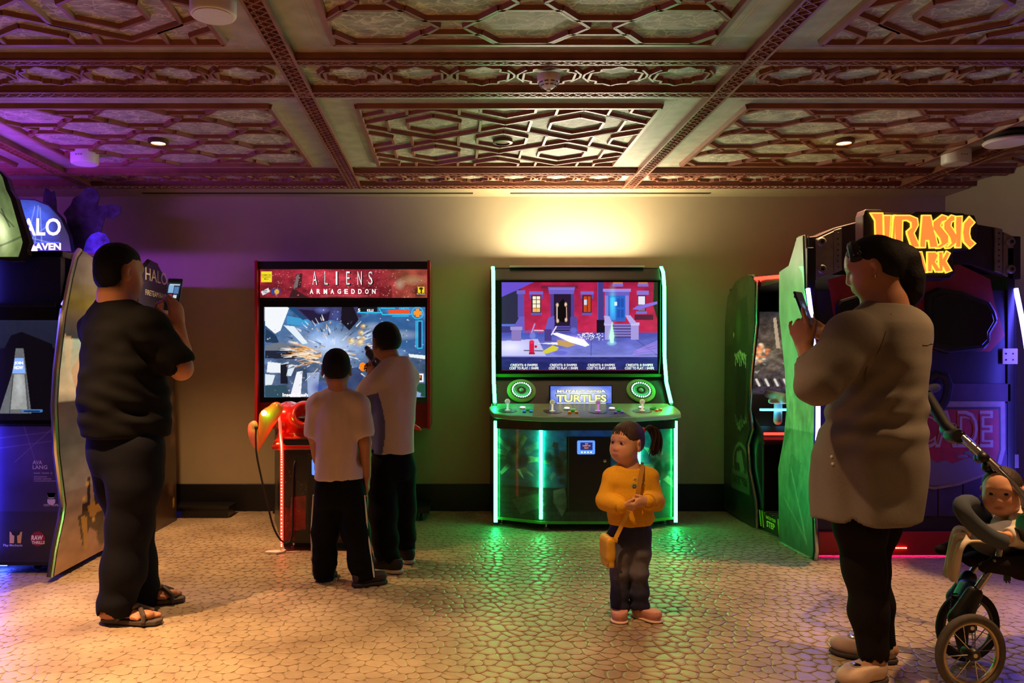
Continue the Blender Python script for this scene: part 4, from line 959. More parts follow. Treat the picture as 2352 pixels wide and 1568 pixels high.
    s.ell((-1.09, 5.30, .82), (.09, .2, .09), .04).ell((-.47, 5.30, .82), (.12, .2, .09), .05).cone((-.42, 5.32, .82), (-.21, 5.2, .73), .06, .012, .03)
    for x in (-.945, -.65): s.ell((x, 5.02, .86), (.055, .10, .075), .02, 'sub'); s.ell((x, 5.0, .72), (.05, .07, .03), .02, 'sub')
    s.obj('gun_deck', REDP, con)
    for x in (-.945, -.65):
        MB().ball((x, 5.075, .815), (.042, .03, .012), 6).obj('rest_pad', RUBBER, con, True)
    # red light strips with single diodes
    for sg in (0, 1):
        X0 = -1.058 if not sg else -.540; sx = -1 if not sg else 1
        path = spline([(X0, 4.938, .03), (X0, 4.938, .35), (X0, 4.938, .62), (X0+sx*.012, 4.965, .70), (X0+sx*.045, 5.08, .80), (X0+sx*.075, 5.14, .885)], 8)
        st = MB().tube(path, .0095, 8).obj('light_strip', LEDR, t, True)
        m = MB()
        for p in spline(path, 2)[::1]: m.ball((p[0], p[1]-.007, p[2]), .0052, 3)
        m.obj('diode', LEDRH, st)
    for x, y in ((-1.0, 5.03), (-.88, 5.0), (-.6, 5.03), (-1.15, 5.62), (-.42, 5.62)):
        MB().lathe([(0, .0), (.02, 0), (.02, .008), (.008, .012), (.008, .055), (0, .055)], (x, y, .0015), n=12).obj('levelling_foot', CHROME, t, True)
    # orange light gun in its holster, cable looping to the console
    g = empty('light_gun', (-1.19, 5.04, .60), 'orange toy gun with a green light hanging at the red console', 'toy gun', 'light guns of the red cabinet')
    z3 = lambda zx, zy, y=5.04: P(560+zx/3.824, 880+zy/3.824, y)
    ORG = mat('orange_plastic', '#f0641a', .3, coat=.3, em=(1.0, .22, .03), es=.12)
    s = Sdf((-1.33, 4.94, .55), (-1.02, 5.16, .95), .006)
    s.cone(z3(285, 225), z3(215, 300), .045, .052, .02, flat=.6, fdir=(0, 1, 0)).cone(z3(215, 300), z3(118, 590), .058, .010, .02, flat=.6, fdir=(0, 1, 0)).obj('body', ORG, g)
    s = Sdf((-1.33, 4.94, .55), (-1.02, 5.16, .95), .006)
    s.ell(z3(88, 460), (.032, .04, .085), .01, M=rotm('Y', -.25)).ell(z3(92, 365), (.022, .03, .028), .02).obj('grip', mat('pale_orange', '#f07a58', .35, em=(1, .2, .08), es=.12), g)
    boxo('muzzle_cap', tuple(z3(286, 200, 5.0)), tuple(z3(322, 176, 5.07)), mat('muzzle_white', '#e8d8d0', .4), g, bev=.004)
    MB().ball(z3(178, 262, 4.955), .017, 8).obj('muzzle_light', mat('led_green_hot', '#ffffff', .4, em=(.008, 1.0, .09), es=70), g, True)
    pts = [z3(108, 390, 4.98), z3(105, 500, 4.97), z3(115, 640, 4.95), z3(165, 880, 4.93), z3(215, 1090, 4.91), z3(260, 1260, 4.90), z3(320, 1370, 4.89), z3(375, 1400, 4.89), z3(412, 1375, 4.90), z3(428, 1280, 4.91), z3(432, 1050, 4.92), z3(438, 760, 4.925), z3(452, 682, 4.945)]
    MB().tube(spline(pts, 6), .006, 8).obj('cable', RUBBER, g, True)
    MB().ball(z3(108, 390, 4.98), .012, 5).obj('cable_socket', RUBBER, g, True)
    MB().prism([(-1.135, 4.90), (-1.03, 4.93), (-1.03, 4.88), (-1.07, 4.845), (-1.15, 4.862)], 'z', .001, .011).obj('paper_scrap', mat('paper', '#e8dccb', .8)).__setitem__('label', 'white paper scrap on the floor beside the red console'); bpy.data.objects['paper_scrap']['category'] = 'paper'
    o = MB().box((-2.1, 6.0, .0), (-1.69, 6.2, .07)).box((-2.12, 5.99, .07), (-1.68, 6.21, .085)).obj('floor_box', BLACK); tag(o, 'low black box lying on the floor against the baseboard', 'box')
build_red()
# ================================================================ the two big sit-in cabinets at the sides (seen from behind)
LEDB = mat('led_blue', '#061030', .4, em=(.02, .05, 1.0), es=LED_B)
STEEL = mat('brushed_steel', '#8d8078', .42, metal=.6, noise=.12, nscale=30)
LEDB2 = mat('led_blue_soft', '#061030', .4, em=(.10, .08, 1.0), es=LED_B*.36)
TINTV = mat('tint_violet', '#100818', .4, em=(.30, .05, 1.0), es=LED_B*1.15)  # glow of the added roof strip, tinting wall and ceiling violet
def side(X):
    """outline points given in picture units on the upright plane x = X -> (y, z)"""
    def f(px, py):
        y = X*F/(px-CX); return (y, EYE-(py-CY)*y/F)
    return f
def outline_obj(name, poly, x0, x1, m, parent, smooth=False, bev=0.004):
    mb = MB(); mb.prism(poly, 'x', x0, x1); return mb.obj(name, m, parent, bev=bev)
def wing_print(name, poly, x, m, parent, paint, ny=120, nx=40, bg='#404040'):
    """print covering the outline poly (y, z) on the plane x: rows follow the outline"""
    ys = [p[0] for p in poly]; zs = [p[1] for p in poly]; y0, y1, z0, z1 = min(ys), max(ys), min(zs), max(zs)
    c = Canvas(y0, -z1, y1, -z0, nx, ny, bg); paint(c)
    lo = np.zeros(ny); hi = np.zeros(ny)
    for j in range(ny):
        z = z1-(z1-z0)*min(max(j/(ny-1), .004), .996); cr = []
        for i in range(len(poly)):
            (a, b), (p, q) = poly[i], poly[(i+1) % len(poly)]
            if (b > z) != (q > z): cr.append(a+(z-b)/(q-b)*(p-a))
        lo[j], hi[j] = min(cr), max(cr)
    u = np.linspace(0, 1, nx)[None, :]; Yw = lo[:, None]+.006+(hi-lo-.012)[:, None]*u
    Zw = np.repeat(np.linspace(z1-.004, z0+.004, ny)[:, None], nx, 1)
    # resample the picture at the squeezed positions
    ci = np.clip(((Yw-y0)/(y1-y0)*(nx-1)).round().astype(int), 0, nx-1); c.I = np.take_along_axis(c.I, ci[..., None].repeat(3, 2), 1)
    return c.obj(name, m, parent, lambda X, Y: (np.full_like(X, x), Yw, Zw))
def build_blue():
    t = empty('arcade_cabinet', (-2.8, 5.1, 0), 'large blue sit-in arcade cabinet with chrome side wing, at the left edge', 'arcade machine')
    XW = -2.12; NAVY = mat('cabinet_navy', '#0f1024', .3, noise=.15, nscale=30)
    yb = 4.37
    # rear wall, lower art board
    boxo('rear_wall', (-3.75, yb, .07), (XW-.03, yb+.05, 1.775), NAVY, t)
    c = Canvas(-2.75, -.815, -2.155, -.075, 170, 210, '#221c66'); c.vgrad(-.815, -.35, '#3c3474', '#2a2358'); c.vgrad(-.35, -.075, '#16123a', '#0e0b26'); c.glow(-2.3, -.66, .25, .2, '#5a4a9a', .5); c.glow(-2.75, -.5, .25, .5, '#2030c0', .6); c.mottle(.12, .1, .08, 51)  # blue glow towards the left edge is strip light painted into the print
    for q in ((-2.75, -.72, -2.155, -.79), (-2.75, -.66, -2.155, -.74), (-2.35, -.815, -2.28, -.6), (-2.20, -.8, -2.40, -.62)): c.line(*q, .003, '#8a80c8', .5)
    c.obj('rear_art', PRINT, t, lambda X, Y: (X, np.full_like(X, yb-.002), -Y))
    LV = mat('letter_lilac', '#c8c0ee', .5)
    def tx(s_, px, py, h, wd=None, m=LV, y=yb-.003, par=t, **kw):
        p = P(px, py, y); k = y/F; text_mesh('lettering', s_, m, par, p, (1, 0, 0), (0, 0, 1), height=h*k, width=wd*k if wd else None, depth=.0008, **kw)
    tx('AVA', 75, 1066, 9, 22, bold=.02); tx('LANG', 75, 1077, 9, 34, bold=.02); tx('ODST PROFILE', 100, 1162, 5, 38, bold=.01); tx('ROOKIE   TROOPER   02', 78, 1088, 3.5, 42); tx('SPECIALISATION', 78, 1096, 3, 30); tx('EXPLOSIVES / DEMOLITION', 78, 1101, 3, 40); tx('CLOSE QUARTERS WEAPONS TRAINING', 78, 1106, 3, 60)
    m = MB()                                              # winged emblem over the profile line
    e0 = P(118, 1150, yb-.003); k = yb/F
    for pl in ([(-10, 18), (-6, 6), (6, 6), (10, 18), (7, 8), (0, 10), (-7, 8)], [(-9, 4), (9, 4), (9, -4), (4, -9), (-4, -9), (-9, -4)]):
        m.add([(e0.x+x*k, e0.y-.001, e0.z+z*k) for x, z in pl], [tuple(range(len(pl)))])
    m.obj('emblem', LV, t)
    lg = mesh_obj('maker_badge', [tuple(P(x, y, yb-.003)) for x, y in ((22, 1247), (48, 1247), (51, 1221), (22, 1221))], [(0, 1, 2, 3)], mat('badge_gold', '#d8b060', .5), t)
    m = MB(); p = P(36, 1221, yb-.004); k = yb/F
    m.add([(p.x+x*k, p.y, p.z-z*k) for x, z in ((-11, 0), (11, 0), (8, 7), (3, 9), (4, 26), (-4, 26), (-3, 9), (-8, 7))], [tuple(range(8))]); m.obj('wrench_mark', NAVY, lg)
    tx('Play Mechanix', 8, 1256, 7, 44, bold=.01); tx('RAW', 72, 1240, 11, 27, LWHITE, y=yb-.005, bold=.04, shear=.1); tx('THRILLS', 73, 1249, 7, 30, LWHITE, y=yb-.005, bold=.03, shear=.1)
    p = P(87, 1237, yb-.004); MB().lathe([(0, .001), (.040, .001), (.040, -.001), (0, -.001)], p, 'y', 24).obj('red_disc', mat('badge_red', '#8a1430', .5), t)
    # smoked upper window with a printed, self-lit tower picture and its lit plate
    w_ = boxo('smoked_window', (-3.7, yb-.012, .83), (XW-.045, yb+.004, 1.475), mat('smoked_glass', '#06070f', .08, coat=.3), t)
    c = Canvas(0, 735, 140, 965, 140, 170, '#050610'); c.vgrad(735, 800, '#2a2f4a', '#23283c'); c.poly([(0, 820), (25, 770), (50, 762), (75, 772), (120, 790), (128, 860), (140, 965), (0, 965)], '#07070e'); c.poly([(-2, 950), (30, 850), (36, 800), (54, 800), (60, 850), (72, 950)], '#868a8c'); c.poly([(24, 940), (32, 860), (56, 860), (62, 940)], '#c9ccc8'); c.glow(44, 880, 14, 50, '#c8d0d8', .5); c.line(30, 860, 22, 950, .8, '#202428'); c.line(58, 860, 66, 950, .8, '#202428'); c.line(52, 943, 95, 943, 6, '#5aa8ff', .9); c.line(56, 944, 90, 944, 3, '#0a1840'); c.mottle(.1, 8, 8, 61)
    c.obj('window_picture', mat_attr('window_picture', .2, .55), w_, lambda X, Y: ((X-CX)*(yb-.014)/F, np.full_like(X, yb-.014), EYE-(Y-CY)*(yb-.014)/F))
    pl = mesh_obj('lit_plate', [tuple(P(x, y, yb-.016)) for x, y in ((28, 857), (58, 857), (54, 822), (34, 822))], [(0, 1, 2, 3)], mat('plate_blue', '#203a70', .4, em='#8fb8ff', es=.9), w_)
    tx('JOIN', 33, 838, 8, 20, mat('letter_icy', '#ffffff', .4, em='#f4f8ff', es=1.1), yb-.017, pl, bold=.04); tx('NOW', 33, 848, 8, 20, mat('letter_icy'), yb-.017, pl, bold=.04)
    boxo('window_rail', (-3.7, yb-.03, 1.472), (XW-.045, yb+.004, 1.49), NAVY, t)
    boxo('plinth', (-3.7, yb+.03, .045), (XW-.06, 5.85, .08), BLACK, t)
    # roof and inner shell
    boxo('roof', (-3.75, yb, 1.745), (XW-.02, 5.9, 1.778), NAVY, t)
    boxo('inner_wall', (-3.2, 4.42, .08), (-3.15, 5.9, 1.745), BLACK, t); boxo('floor_pan', (-3.2, 4.42, .08), (XW-.03, 5.9, .13), BLACK, t); boxo('front_wall', (-3.2, 5.85, .08), (XW-.03, 5.9, 1.745), BLACK, t)
    boxo('bench', (-3.15, 4.42, .13), (-2.25, 4.75, .5), BLACK, t, bev=.02)
    ds = MB().prism([(5.25, .13), (5.85, .13), (5.85, .95), (5.45, .9), (5.3, .8), (5.25, .6)], 'x', -3.15, -2.2).obj('dash', NAVY, t, bev=.01)
    for z0, cc in ((.86, '#c050ff'), (.78, '#ff60e0'), (.66, '#5060ff')): boxo('dash_light', (-2.9, 5.235+.04*(z0-.66)*4, z0), (-2.205, 5.25+.04*(z0-.66)*4, z0+.018), mat('glow_'+cc[1:], '#301040', .4, em=cc, es=5), ds)
    # near chrome wing
    f = side(XW)
    L = [f(*q) for q in ((122, 1325), (131, 1262), (146, 1192), (151, 1160), (136, 1040), (131, 930), (136, 850), (151, 720), (166, 640), (178, 592), (190, 575))]
    R = [(4.72, 1.785), (4.80, 1.775), (4.88, 1.73), (4.93, 1.62), (4.90, 1.45), (4.80, 1.30), (4.68, 1.18), (4.635, 1.06), (4.637, .96), (4.68, .85), (4.737, .63), (4.81, .47), (4.87, .24), (4.985, .028)]
    poly = L+R
    near = outline_obj('chrome_wing', poly, XW-.03, XW, NAVY, t)
    def paint(c):
        for a, b, ca, cb in ((-1.79, -1.62, '#484a50', '#5a5e64'), (-1.62, -1.50, '#585a58', '#646438'), (-1.50, -1.40, '#646438', '#545258'), (-1.40, -1.30, '#50505a', '#34465a'), (-1.30, -1.02, '#9fd4f0', '#f4fbff'), (-1.02, -.95, '#f4faff', '#9aa4b0'), (-.95, -.70, '#464c5c', '#687084'), (-.70, -.45, '#6e788a', '#9c9cae'), (-.45, -.0, '#948a94', '#b88c64')): c.vgrad(a, b, ca, cb)
        c.mottle(.16, .12, .05, 71)
        c.poly([(4.35, -1.32), (4.45, -1.30), (4.40, -1.12), (4.36, -1.14)], '#f0e6e0', .5); c.poly([(4.42, -1.12), (4.52, -1.2), (4.6, -1.0), (4.5, -.97)], '#d8b8a8', .6); c.poly([(4.60, -1.46), (4.75, -1.47), (4.72, -1.38), (4.6, -1.36)], '#e8d0a0', .6)
        # desert buggy
        for pl, cc in (([(4.50, -.30), (4.98, -.30), (4.98, -.16), (4.86, -.24), (4.76, -.15), (4.66, -.2), (4.56, -.12)], '#2a2018'), ([(4.56, -.36), (4.62, -.36), (4.62, -.5), (4.66, -.5), (4.66, -.3), (4.56, -.3)], '#241a14'), ([(4.62, -.33), (4.9, -.37), (4.96, -.28), (4.66, -.26)], '#b8924a'), ([(4.54, -.29), (4.62, -.27), (4.62, -.08), (4.58, -.1)], '#c09a50'), ([(4.7, -.42), (4.86, -.44), (4.9, -.34), (4.72, -.32)], '#1c1612')): c.poly(pl, cc, .9)
        for x, y in ((4.58, -.38), (4.62, -.46), (4.9, -.32), (4.7, -.24)): c.disc(x, y, .03, .02, '#e8c060', .9, .6)
        c.disc(4.82, -.14, .09, .09, '#151210', .9, .3)
    wing_print('wing_art', poly, XW+.002, mat_attr('metallic_print', .16, 0, coat=.6), near, paint, 150, 60)
    MB().tube([(XW-.015, y-.006, z) for y, z in L], .017, 8).obj('edge_moulding', CHROME, near, True)
    MB().tube([(XW-.015, y+.004, z) for y, z in R], .012, 8).obj('edge_moulding', CHROME, near, True)
    # far wing with the title
    XF = -2.05; f = side(XF)
    far = [f(*q) for q in ((330, 1238), (325, 1000), (318, 800), (316, 660), (324, 620), (345, 598), (362, 606), (381, 640), (393, 690), (399, 780), (402, 880), (404, 1000), (406, 1196))]
    fw = outline_obj('far_wing', far, XF-.03, XF, NAVY, t)
    def paint2(c):
        c.I[:] = lin('#2a2a46'); c.vgrad(-2.0, -1.3, '#2a2a44', '#3a3c5e'); c.vgrad(-1.1, -.02, '#241c20', '#4a3628'); c.mottle(.3, .1, .12, 81, c.Y > -1.1)
        for x, y in ((5.8, -.9), (5.82, -.75), (5.84, -.6), (5.8, -.25)): c.disc(x, y, .07, .07, '#8a6a58', .7, .8)
        c.disc(5.85, -.14, .03, .04, '#d8c040', .9, .3)
    wing_print('wing_art', far, XF+.002, PRINT, fw, paint2, 110, 36)
    MB().tube([(XF-.015, y, z) for y, z in far[4:]], .010, 8).obj('edge_moulding', mat('moulding_black', '#16141c', .3), fw, True)
    for s_, y0, z, h, wd in (('HALO', 5.31, 1.72, .085, .40), ('FIRETEAM', 5.31, 1.62, .036, .235), ('RAVEN', 5.565, 1.62, .036, .165)):
        text_mesh('lettering', s_, LWHITE, fw, (XF+.003, y0, z), (0, 1, 0), (0, 0, 1), height=h, width=wd, depth=.001, bold=-.0)
    # toppers standing on the roof
    sgn = [P(x, y, 5.2) for x, y in ((-70, 577), (-70, 520), (-30, 500), (5, 470), (45, 455), (80, 457), (112, 470), (140, 500), (158, 540), (164, 577))]
    ts = MB().prism([(p.x, p.z) for p in sgn], 'y', 5.2, 5.25).obj('title_topper', mat('topper_grey', '#23222e', .4), t)
    c = Canvas(-70, 455, 164, 577, 180, 95, '#2c3a8a'); c.glow(70, 500, 90, 70, '#4a70ff', .8); c.mottle(.25, 30, 20, 91); c.blend(np.clip((c.X-118)/22, 0, 1), '#34343c', .95)
    for q in ((60, 560, 80, 470), (80, 560, 88, 465), (96, 560, 92, 468), (50, 480, 70, 540), (110, 510, 70, 550), (60, 545, 130, 556)): c.line(*q, 1.6, '#b0c8ff', .6)
    xs_ = np.array([-70, -30, 5, 45, 80, 112, 140, 158, 164.]); yt = np.array([520, 500, 470, 455, 457, 470, 500, 540, 577.])
    top = np.interp(c.X[0], xs_, yt)+3
    Yw = top[None, :]+(576-top)[None, :]*np.linspace(0, 1, c.ny)[:, None]
    c.obj('backlit_art', mat_attr('topper_backlit', .3, .95), ts, lambda X, Y: ((X-CX)*5.197/F, np.full_like(X, 5.197), EYE-(Yw-CY)*5.197/F))
    tx('HALO', 20, 541, 40, 120, LGLOW, 5.195, ts, bold=.02); tx('FIRETEAM RAVEN', -42, 574, 16, 182, LGLOW, 5.195, ts, bold=.035); boxo('blue_rule', tuple(P(60, 558, 5.194)), tuple(P(138, 556, 5.196)), mat('rule_blue', '#3060ff', .4, em='#4070ff', es=1.2), ts)
    # dark blue cut-out boards: outline boards with a mottled print
    for nm, y, out, seed in (('cutout_board', 5.45, ((150, 580), (158, 540), (152, 500), (145, 490), (162, 470), (168, 455), (185, 445), (192, 434), (208, 429), (222, 436), (228, 452), (222, 472), (240, 470), (262, 469), (278, 475), (276, 490), (258, 503), (240, 500), (232, 530), (240, 580)), 5), ('cutout_board', 5.35, ((190, 580), (198, 552), (210, 538), (226, 532), (242, 537), (252, 552), (256, 580)), 6), ('cutout_board', 5.6, ((98, 500), (99, 450), (104, 430), (112, 436), (116, 442), (124, 438), (128, 460), (130, 500)), 7)):
        pts = [P(px, py, y) for px, py in out]
        b = MB().prism([(p.x, p.z) for p in pts], 'y', y, y+.012).obj(nm, mat('cutout_blue' if seed == 6 else 'cutout_dark', '#4a5aa0' if seed == 6 else '#34363f', .45, noise=.85, nscale=16), t)
        b['label'] = 'mottled dark blue cut-out board'
    # green backlit board at the near corner
    out = ((-110, 575), (-110, 380), (-30, 372), (0, 392), (16, 408), (24, 436), (36, 455), (46, 490), (58, 525), (68, 556), (62, 572), (64, 585), (52, 599), (20, 600), (-40, 590))
    pts = [P(px, py, 4.3) for px, py in out]
    gb = MB().prism([(p.x, p.z) for p in pts], 'y', 4.3, 4.345).obj('green_topper', mat('topper_black', '#10120e', .4), t); gb['label'] = 'green backlit topper board with a dark rim'
    c = Canvas(-105, 385, 52, 590, 110, 140, '#3c5a2c'); c.vgrad(385, 590, '#4a5c3a', '#8aa060'); c.glow(5, 530, 26, 60, '#f0f8c0', 1.1); c.mottle(.3, 22, 40, 95); c.line(-20, 440, 40, 520, 3, '#2a3a20', .7); c.line(0, 565, 60, 540, 4, '#2a3a20', .6); c.line(20, 480, 30, 520, 4, '#1a2414', .7)
    lx = np.interp(c.Y[:, 0], [385, 408, 436, 455, 490, 525, 556, 572, 590], [-8, 6, 14, 24, 34, 44, 52, 48, 42])
    Xw = -105+(lx+105)[:, None]*np.linspace(0, 1, c.nx)[None, :]
    c.obj('backlit_art', mat_attr('green_backlit', .3, .9), gb, lambda X, Y: ((Xw-CX)*4.297/F, np.full_like(X, 4.297), EYE-(Y-CY)*4.297/F))
    # blue light strips of the rear wall (the first lies just beyond the picture)
    for x in (-2.54, -3.6):
        MB().tube([(x, yb-.03, .12), (x, yb-.03, 1.73)], .014, 8).obj('light_strip', LEDB2, t, True)
    MB().tube([(-3.7, yb+.1, .035), (-2.5, yb+.1, .035)], .01, 8).obj('light_strip', LEDB, t, True)
    MB().tube([(-3.7, 4.62, 1.805), (-2.42, 4.62, 1.815)], .026, 8).obj('light_strip', TINTV, t, True)  # unseen strip added on the roof to turn ceiling and wall purple
    for x, y in ((-2.24, 4.46), (-2.34, 4.5), (-3.4, 4.46), (-2.2, 5.8), (-3.4, 5.8)):
        MB().lathe([(0, -.014), (.028, -.014), (.033, -.008), (.033, .008), (.028, .014), (0, .014)], (x, y, .0345), 'x', 18).obj('castor', RUBBER, t, True)
        boxo('castor_fork', (x-.02, y-.012, .03), (x+.02, y+.02, .07), CHROME, t)
build_blue()
def build_dino():
    t = empty('arcade_cabinet', (2.75, 5.4, 0), 'large dinosaur-park sit-in arcade cabinet with an orange lit sign, at the right', 'arcade machine')
    XW = 2.13; DARK = mat('cabinet_plum', '#1d1224', .4, noise=.2, nscale=20); yb = 4.80
    # rear wall
    boxo('rear_wall', (XW+.03, yb, .08), (3.40, yb+.05, 1.60), DARK, t)
    Z = lambda zx, zy, y: P(1630+zx/3.2576, 460+zy/3.2576, y)
    # upper red field with two black window frames
    RED = mat('field_red', '#8a1c20', .45, noise=.2, nscale=10)
    fld = [Z(890, 590, yb-.004), Z(1000, 560, yb-.004), Z(1870, 480, yb-.004), Z(2100, 590, yb-.004), Z(2130, 760, yb-.004), Z(2210, 1010, yb-.004), Z(2100, 1130, yb-.004), Z(960, 1130, yb-.004), Z(930, 880, yb-.004)]
    MB().prism([(p.x, p.z) for p in fld], 'y', yb-.004, yb+.01).obj('red_field', RED, t)
    BLK = mat('window_black', '#0b0a0c', .3)
    for out in (((950, 780), (980, 745), (1110, 705), (1330, 690), (1360, 760), (1360, 1060), (1300, 1120), (1010, 1110), (960, 1060)), ((1620, 690), (1720, 650), (1900, 680), (2110, 760), (2150, 830), (2168, 900), (2110, 1000), (2110, 1070), (2060, 1120), (1790, 1150), (1650, 1110), (1620, 1050))):
        pts = [Z(x, y, yb-.03) for x, y in out]
        w_ = MB().prism([(p.x, p.z) for p in pts], 'y', yb-.03, yb).obj('window_cover', BLK, t, bev=.015)
        cx_ = sum(p.x for p in pts)/len(pts); cz_ = sum(p.z for p in pts)/len(pts)
        MB().prism([(cx_+(p.x-cx_)*.84, cz_+(p.z-cz_)*.82) for p in pts], 'y', yb-.034, yb-.026).obj('window_glass', mat('window_glass_dark', '#050507', .1), w_, bev=.008)
    boxo('cross_plank', (XW+.06, yb-.012, .93), (3.36, yb, 1.04), mat('plank_plum', '#3a2236', .55, noise=.25, nscale=12, bump=.3), t, bev=.004)
    # lower boards with the shield
    PL = mat('board_violet', '#3a2c4c', .55, noise=.25, nscale=9, bump=.3)
    xs_ = np.linspace(XW+.05, 3.37, 9)
    for i in range(8): boxo('board', (xs_[i]+.003, yb-.008, .24), (xs_[i+1]-.003, yb, .925), PL, t, bev=.004)
    c = Canvas(0, 0, 1, 1, 2, 2)
    SH = mat('shield_tan', '#8f7d76', .5, noise=.15); SHR = mat('shield_red', '#9a1f2c', .45, noise=.2)
    y = yb-.014; q = lambda px, py: (P(px, py, y).x, P(px, py, y).z)
    outer = [q(*p) for p in ((1985, 922), (2308, 921), (2309, 1030), (2300, 1065), (2270, 1090), (2200, 1115), (2146, 1124), (2090, 1115), (2020, 1090), (1992, 1065), (1984, 1030))]
    sh = MB().prism(outer, 'y', y-.004, y+.006).obj('shield', SH, t, bev=.003)
    cxm, czm = sum(p[0] for p in outer)/len(outer), sum(p[1] for p in outer)/len(outer)
    MB().prism([(cxm+(p[0]-cxm)*.93, czm+(p[1]-czm)*.90) for p in outer], 'y', y-.006, y-.003).obj('shield_line', mat('shield_dark', '#33242e', .5), sh)
    MB().prism([(cxm+(p[0]-cxm)*.90, czm+(p[1]-czm)*.86) for p in outer], 'y', y-.008, y-.005).obj('shield_field', SHR, sh)
    text_mesh('lettering', 'ARCADE', mat('letter_dusty', '#a8938c', .5), sh, P(2147, 985, y-.009), (1, 0, 0), (0, 0, 1), height=.225, width=.70, depth=.001, bold=.03, center=True)
    text_mesh('lettering', 'ARCADE', SHR, sh, P(2147, 985, y-.010), (1, 0, 0), (0, 0, 1), height=.185, width=.665, depth=.002, bold=-.02, center=True)
    m = MB(); base = [(2010, 1078), (2010, 1062), (2030, 1055), (2040, 1062), (2060, 1050), (2075, 1058), (2100, 1052), (2118, 1060), (2135, 1052), (2150, 1062), (2170, 1056), (2185, 1064), (2205, 1056), (2225, 1050), (2245, 1058), (2262, 1062), (2280, 1072), (2262, 1086), (2200, 1108), (2146, 1115), (2090, 1108), (2030, 1088)]
    m.prism([q(*p) for p in base], 'y', y-.0095, y-.007).obj('shield_skyline', mat('skyline_grey', '#6e6272', .5), sh)
    for px, py in ((2210, 1048), (2238, 1046), (2225, 1040), (2030, 1050), (2055, 1046)):
        p = P(px, py, y-.008); MB().ball(p, (.035, .004, .012), 5).obj('shield_treetop', mat('skyline_grey'), sh)
    boxo('bracket_plate', tuple(P(2312, 1075, yb-.01)), tuple(P(2338, 1043, yb)), STEEL, t, bev=.003)
    b = boxo('bracket_plate', tuple(P(2303, 836, yb-.02)), tuple(P(2336, 800, yb-.012)), mat('plate_pale', '#b9aab0', .45), t, bev=.003)
    for i in range(4):
        p = P(2311+(i % 2)*16, 812+(i//2)*14, yb-.022); MB().ball(p, .005, 4).obj('rivet', BLACK, b)
    # handle loop beside the seat
    MB().tube([Z(1660, 1330, yb-.03), Z(1700, 1300, yb-.05), Z(1760, 1310, yb-.06), Z(1785, 1380, yb-.06), Z(1770, 1480, yb-.06), Z(1730, 1550, yb-.05), Z(1690, 1570, yb-.02)], .026, 8).obj('grab_handle', RUBBER, t, True)
    # red kick strip with diodes
    kick = boxo('kick_strip', (XW+.02, yb-.03, .012), (3.40, yb, .152), mat('kick_red', '#b0101c', .4), t, bev=.004)
    m = MB()
    for i in range(34):
        px = 2018+i*4.5
        if 2084 < px < 2172: continue
        m.ball(P(px, 1258, yb-.034), .0048, 3)
    m.obj('diode', LEDRH, kick)
    boxo('kick_glow', (2.16, yb+.02, .028), (3.38, yb+.06, .034), mat('led_pink', '#400010', .4, em=(1.0, .02, .22), es=10), t)
    boxo('plinth', (XW+.08, yb+.1, .0015), (3.34, 6.1, .08), BLACK, t)
    # header with sign
    HD = mat('header_plum', '#22121f', .45, noise=.25, nscale=14)
    yh = 4.80
    hd = [Z(*p, yh) for p in ((742, 270), (800, 265), (930, 205), (1140, 150), (1310, 90), (1900, 95), (2010, 180), (2130, 200), (2200, 235), (2270, 266), (2330, 268), (2330, 590), (2250, 585), (2090, 530), (1940, 480), (1890, 480), (1830, 590), (1500, 600), (1400, 560), (1010, 520), (940, 545), (800, 592), (742, 600))]
    MB().prism([(p.x, p.z) for p in hd], 'y', yh, yb+.2).obj('header', HD, t, bev=.006)
    for sg in (0, 1):
        pl = ((795, 290), (930, 228), (930, 550), (800, 590), (795, 580)) if not sg else ((2200, 235), (2275, 270), (2275, 585), (2258, 592), (2195, 552))
        pts = [Z(*p, yh-.012) for p in pl]; sp = MB().prism([(p.x, p.z) for p in pts], 'y', yh-.012, yh).obj('steel_plate', STEEL, t, bev=.004)
        st = ((932, 222), (990, 205), (990, 520), (932, 548)) if not sg else ((2138, 200), (2192, 215), (2192, 550), (2138, 530))
        pts = [Z(*p, yh-.016) for p in st]; s2 = MB().prism([(p.x, p.z) for p in pts], 'y', yh-.016, yh).obj('rivet_strip', STEEL, t, bev=.003)
        for i in range(7): MB().ball(Z((st[0][0]+st[1][0])/2, 245+i*42, yh-.017), .0055, 4).obj('rivet', BLACK, s2)
        for zx, zy in (((835, 312), (838, 515)) if not sg else ((2250, 310), (2252, 515))):
            p = Z(zx, zy, yh-.014); b = MB().lathe([(0, -.014), (.022, -.014), (.028, -.004), (.028, 0), (0, 0)], p, 'y', 20).obj('bolt', STEEL, sp, True); MB().lathe([(0, -.016), (.012, -.016), (.012, -.012), (0, -.012)], p, 'y', 6).obj('socket', BLACK, b)
    ysn = 4.70
    sb = [Z(*p, ysn) for p in ((1150, 110), (1165, 65), (1290, 68), (1310, 92), (1520, 95), (1540, 82), (1640, 85), (1800, 86), (1880, 100), (1985, 110), (2010, 190), (1995, 330), (1950, 368), (1830, 372), (1820, 420), (1840, 545), (1800, 590), (1590, 590), (1400, 560), (1330, 430), (1200, 420), (1150, 380))]
    sn = MB().prism([(p.x, p.z) for p in sb], 'y', ysn, yh).obj('sign_board', HD, t, bev=.008)
    rim = mat('letter_rim_yellow', '#ffe060', .4, em='#ffd848', es=1.15); ylw = mat('letter_orange', '#ff9040', .4, em='#ff8c3a', es=1.0)
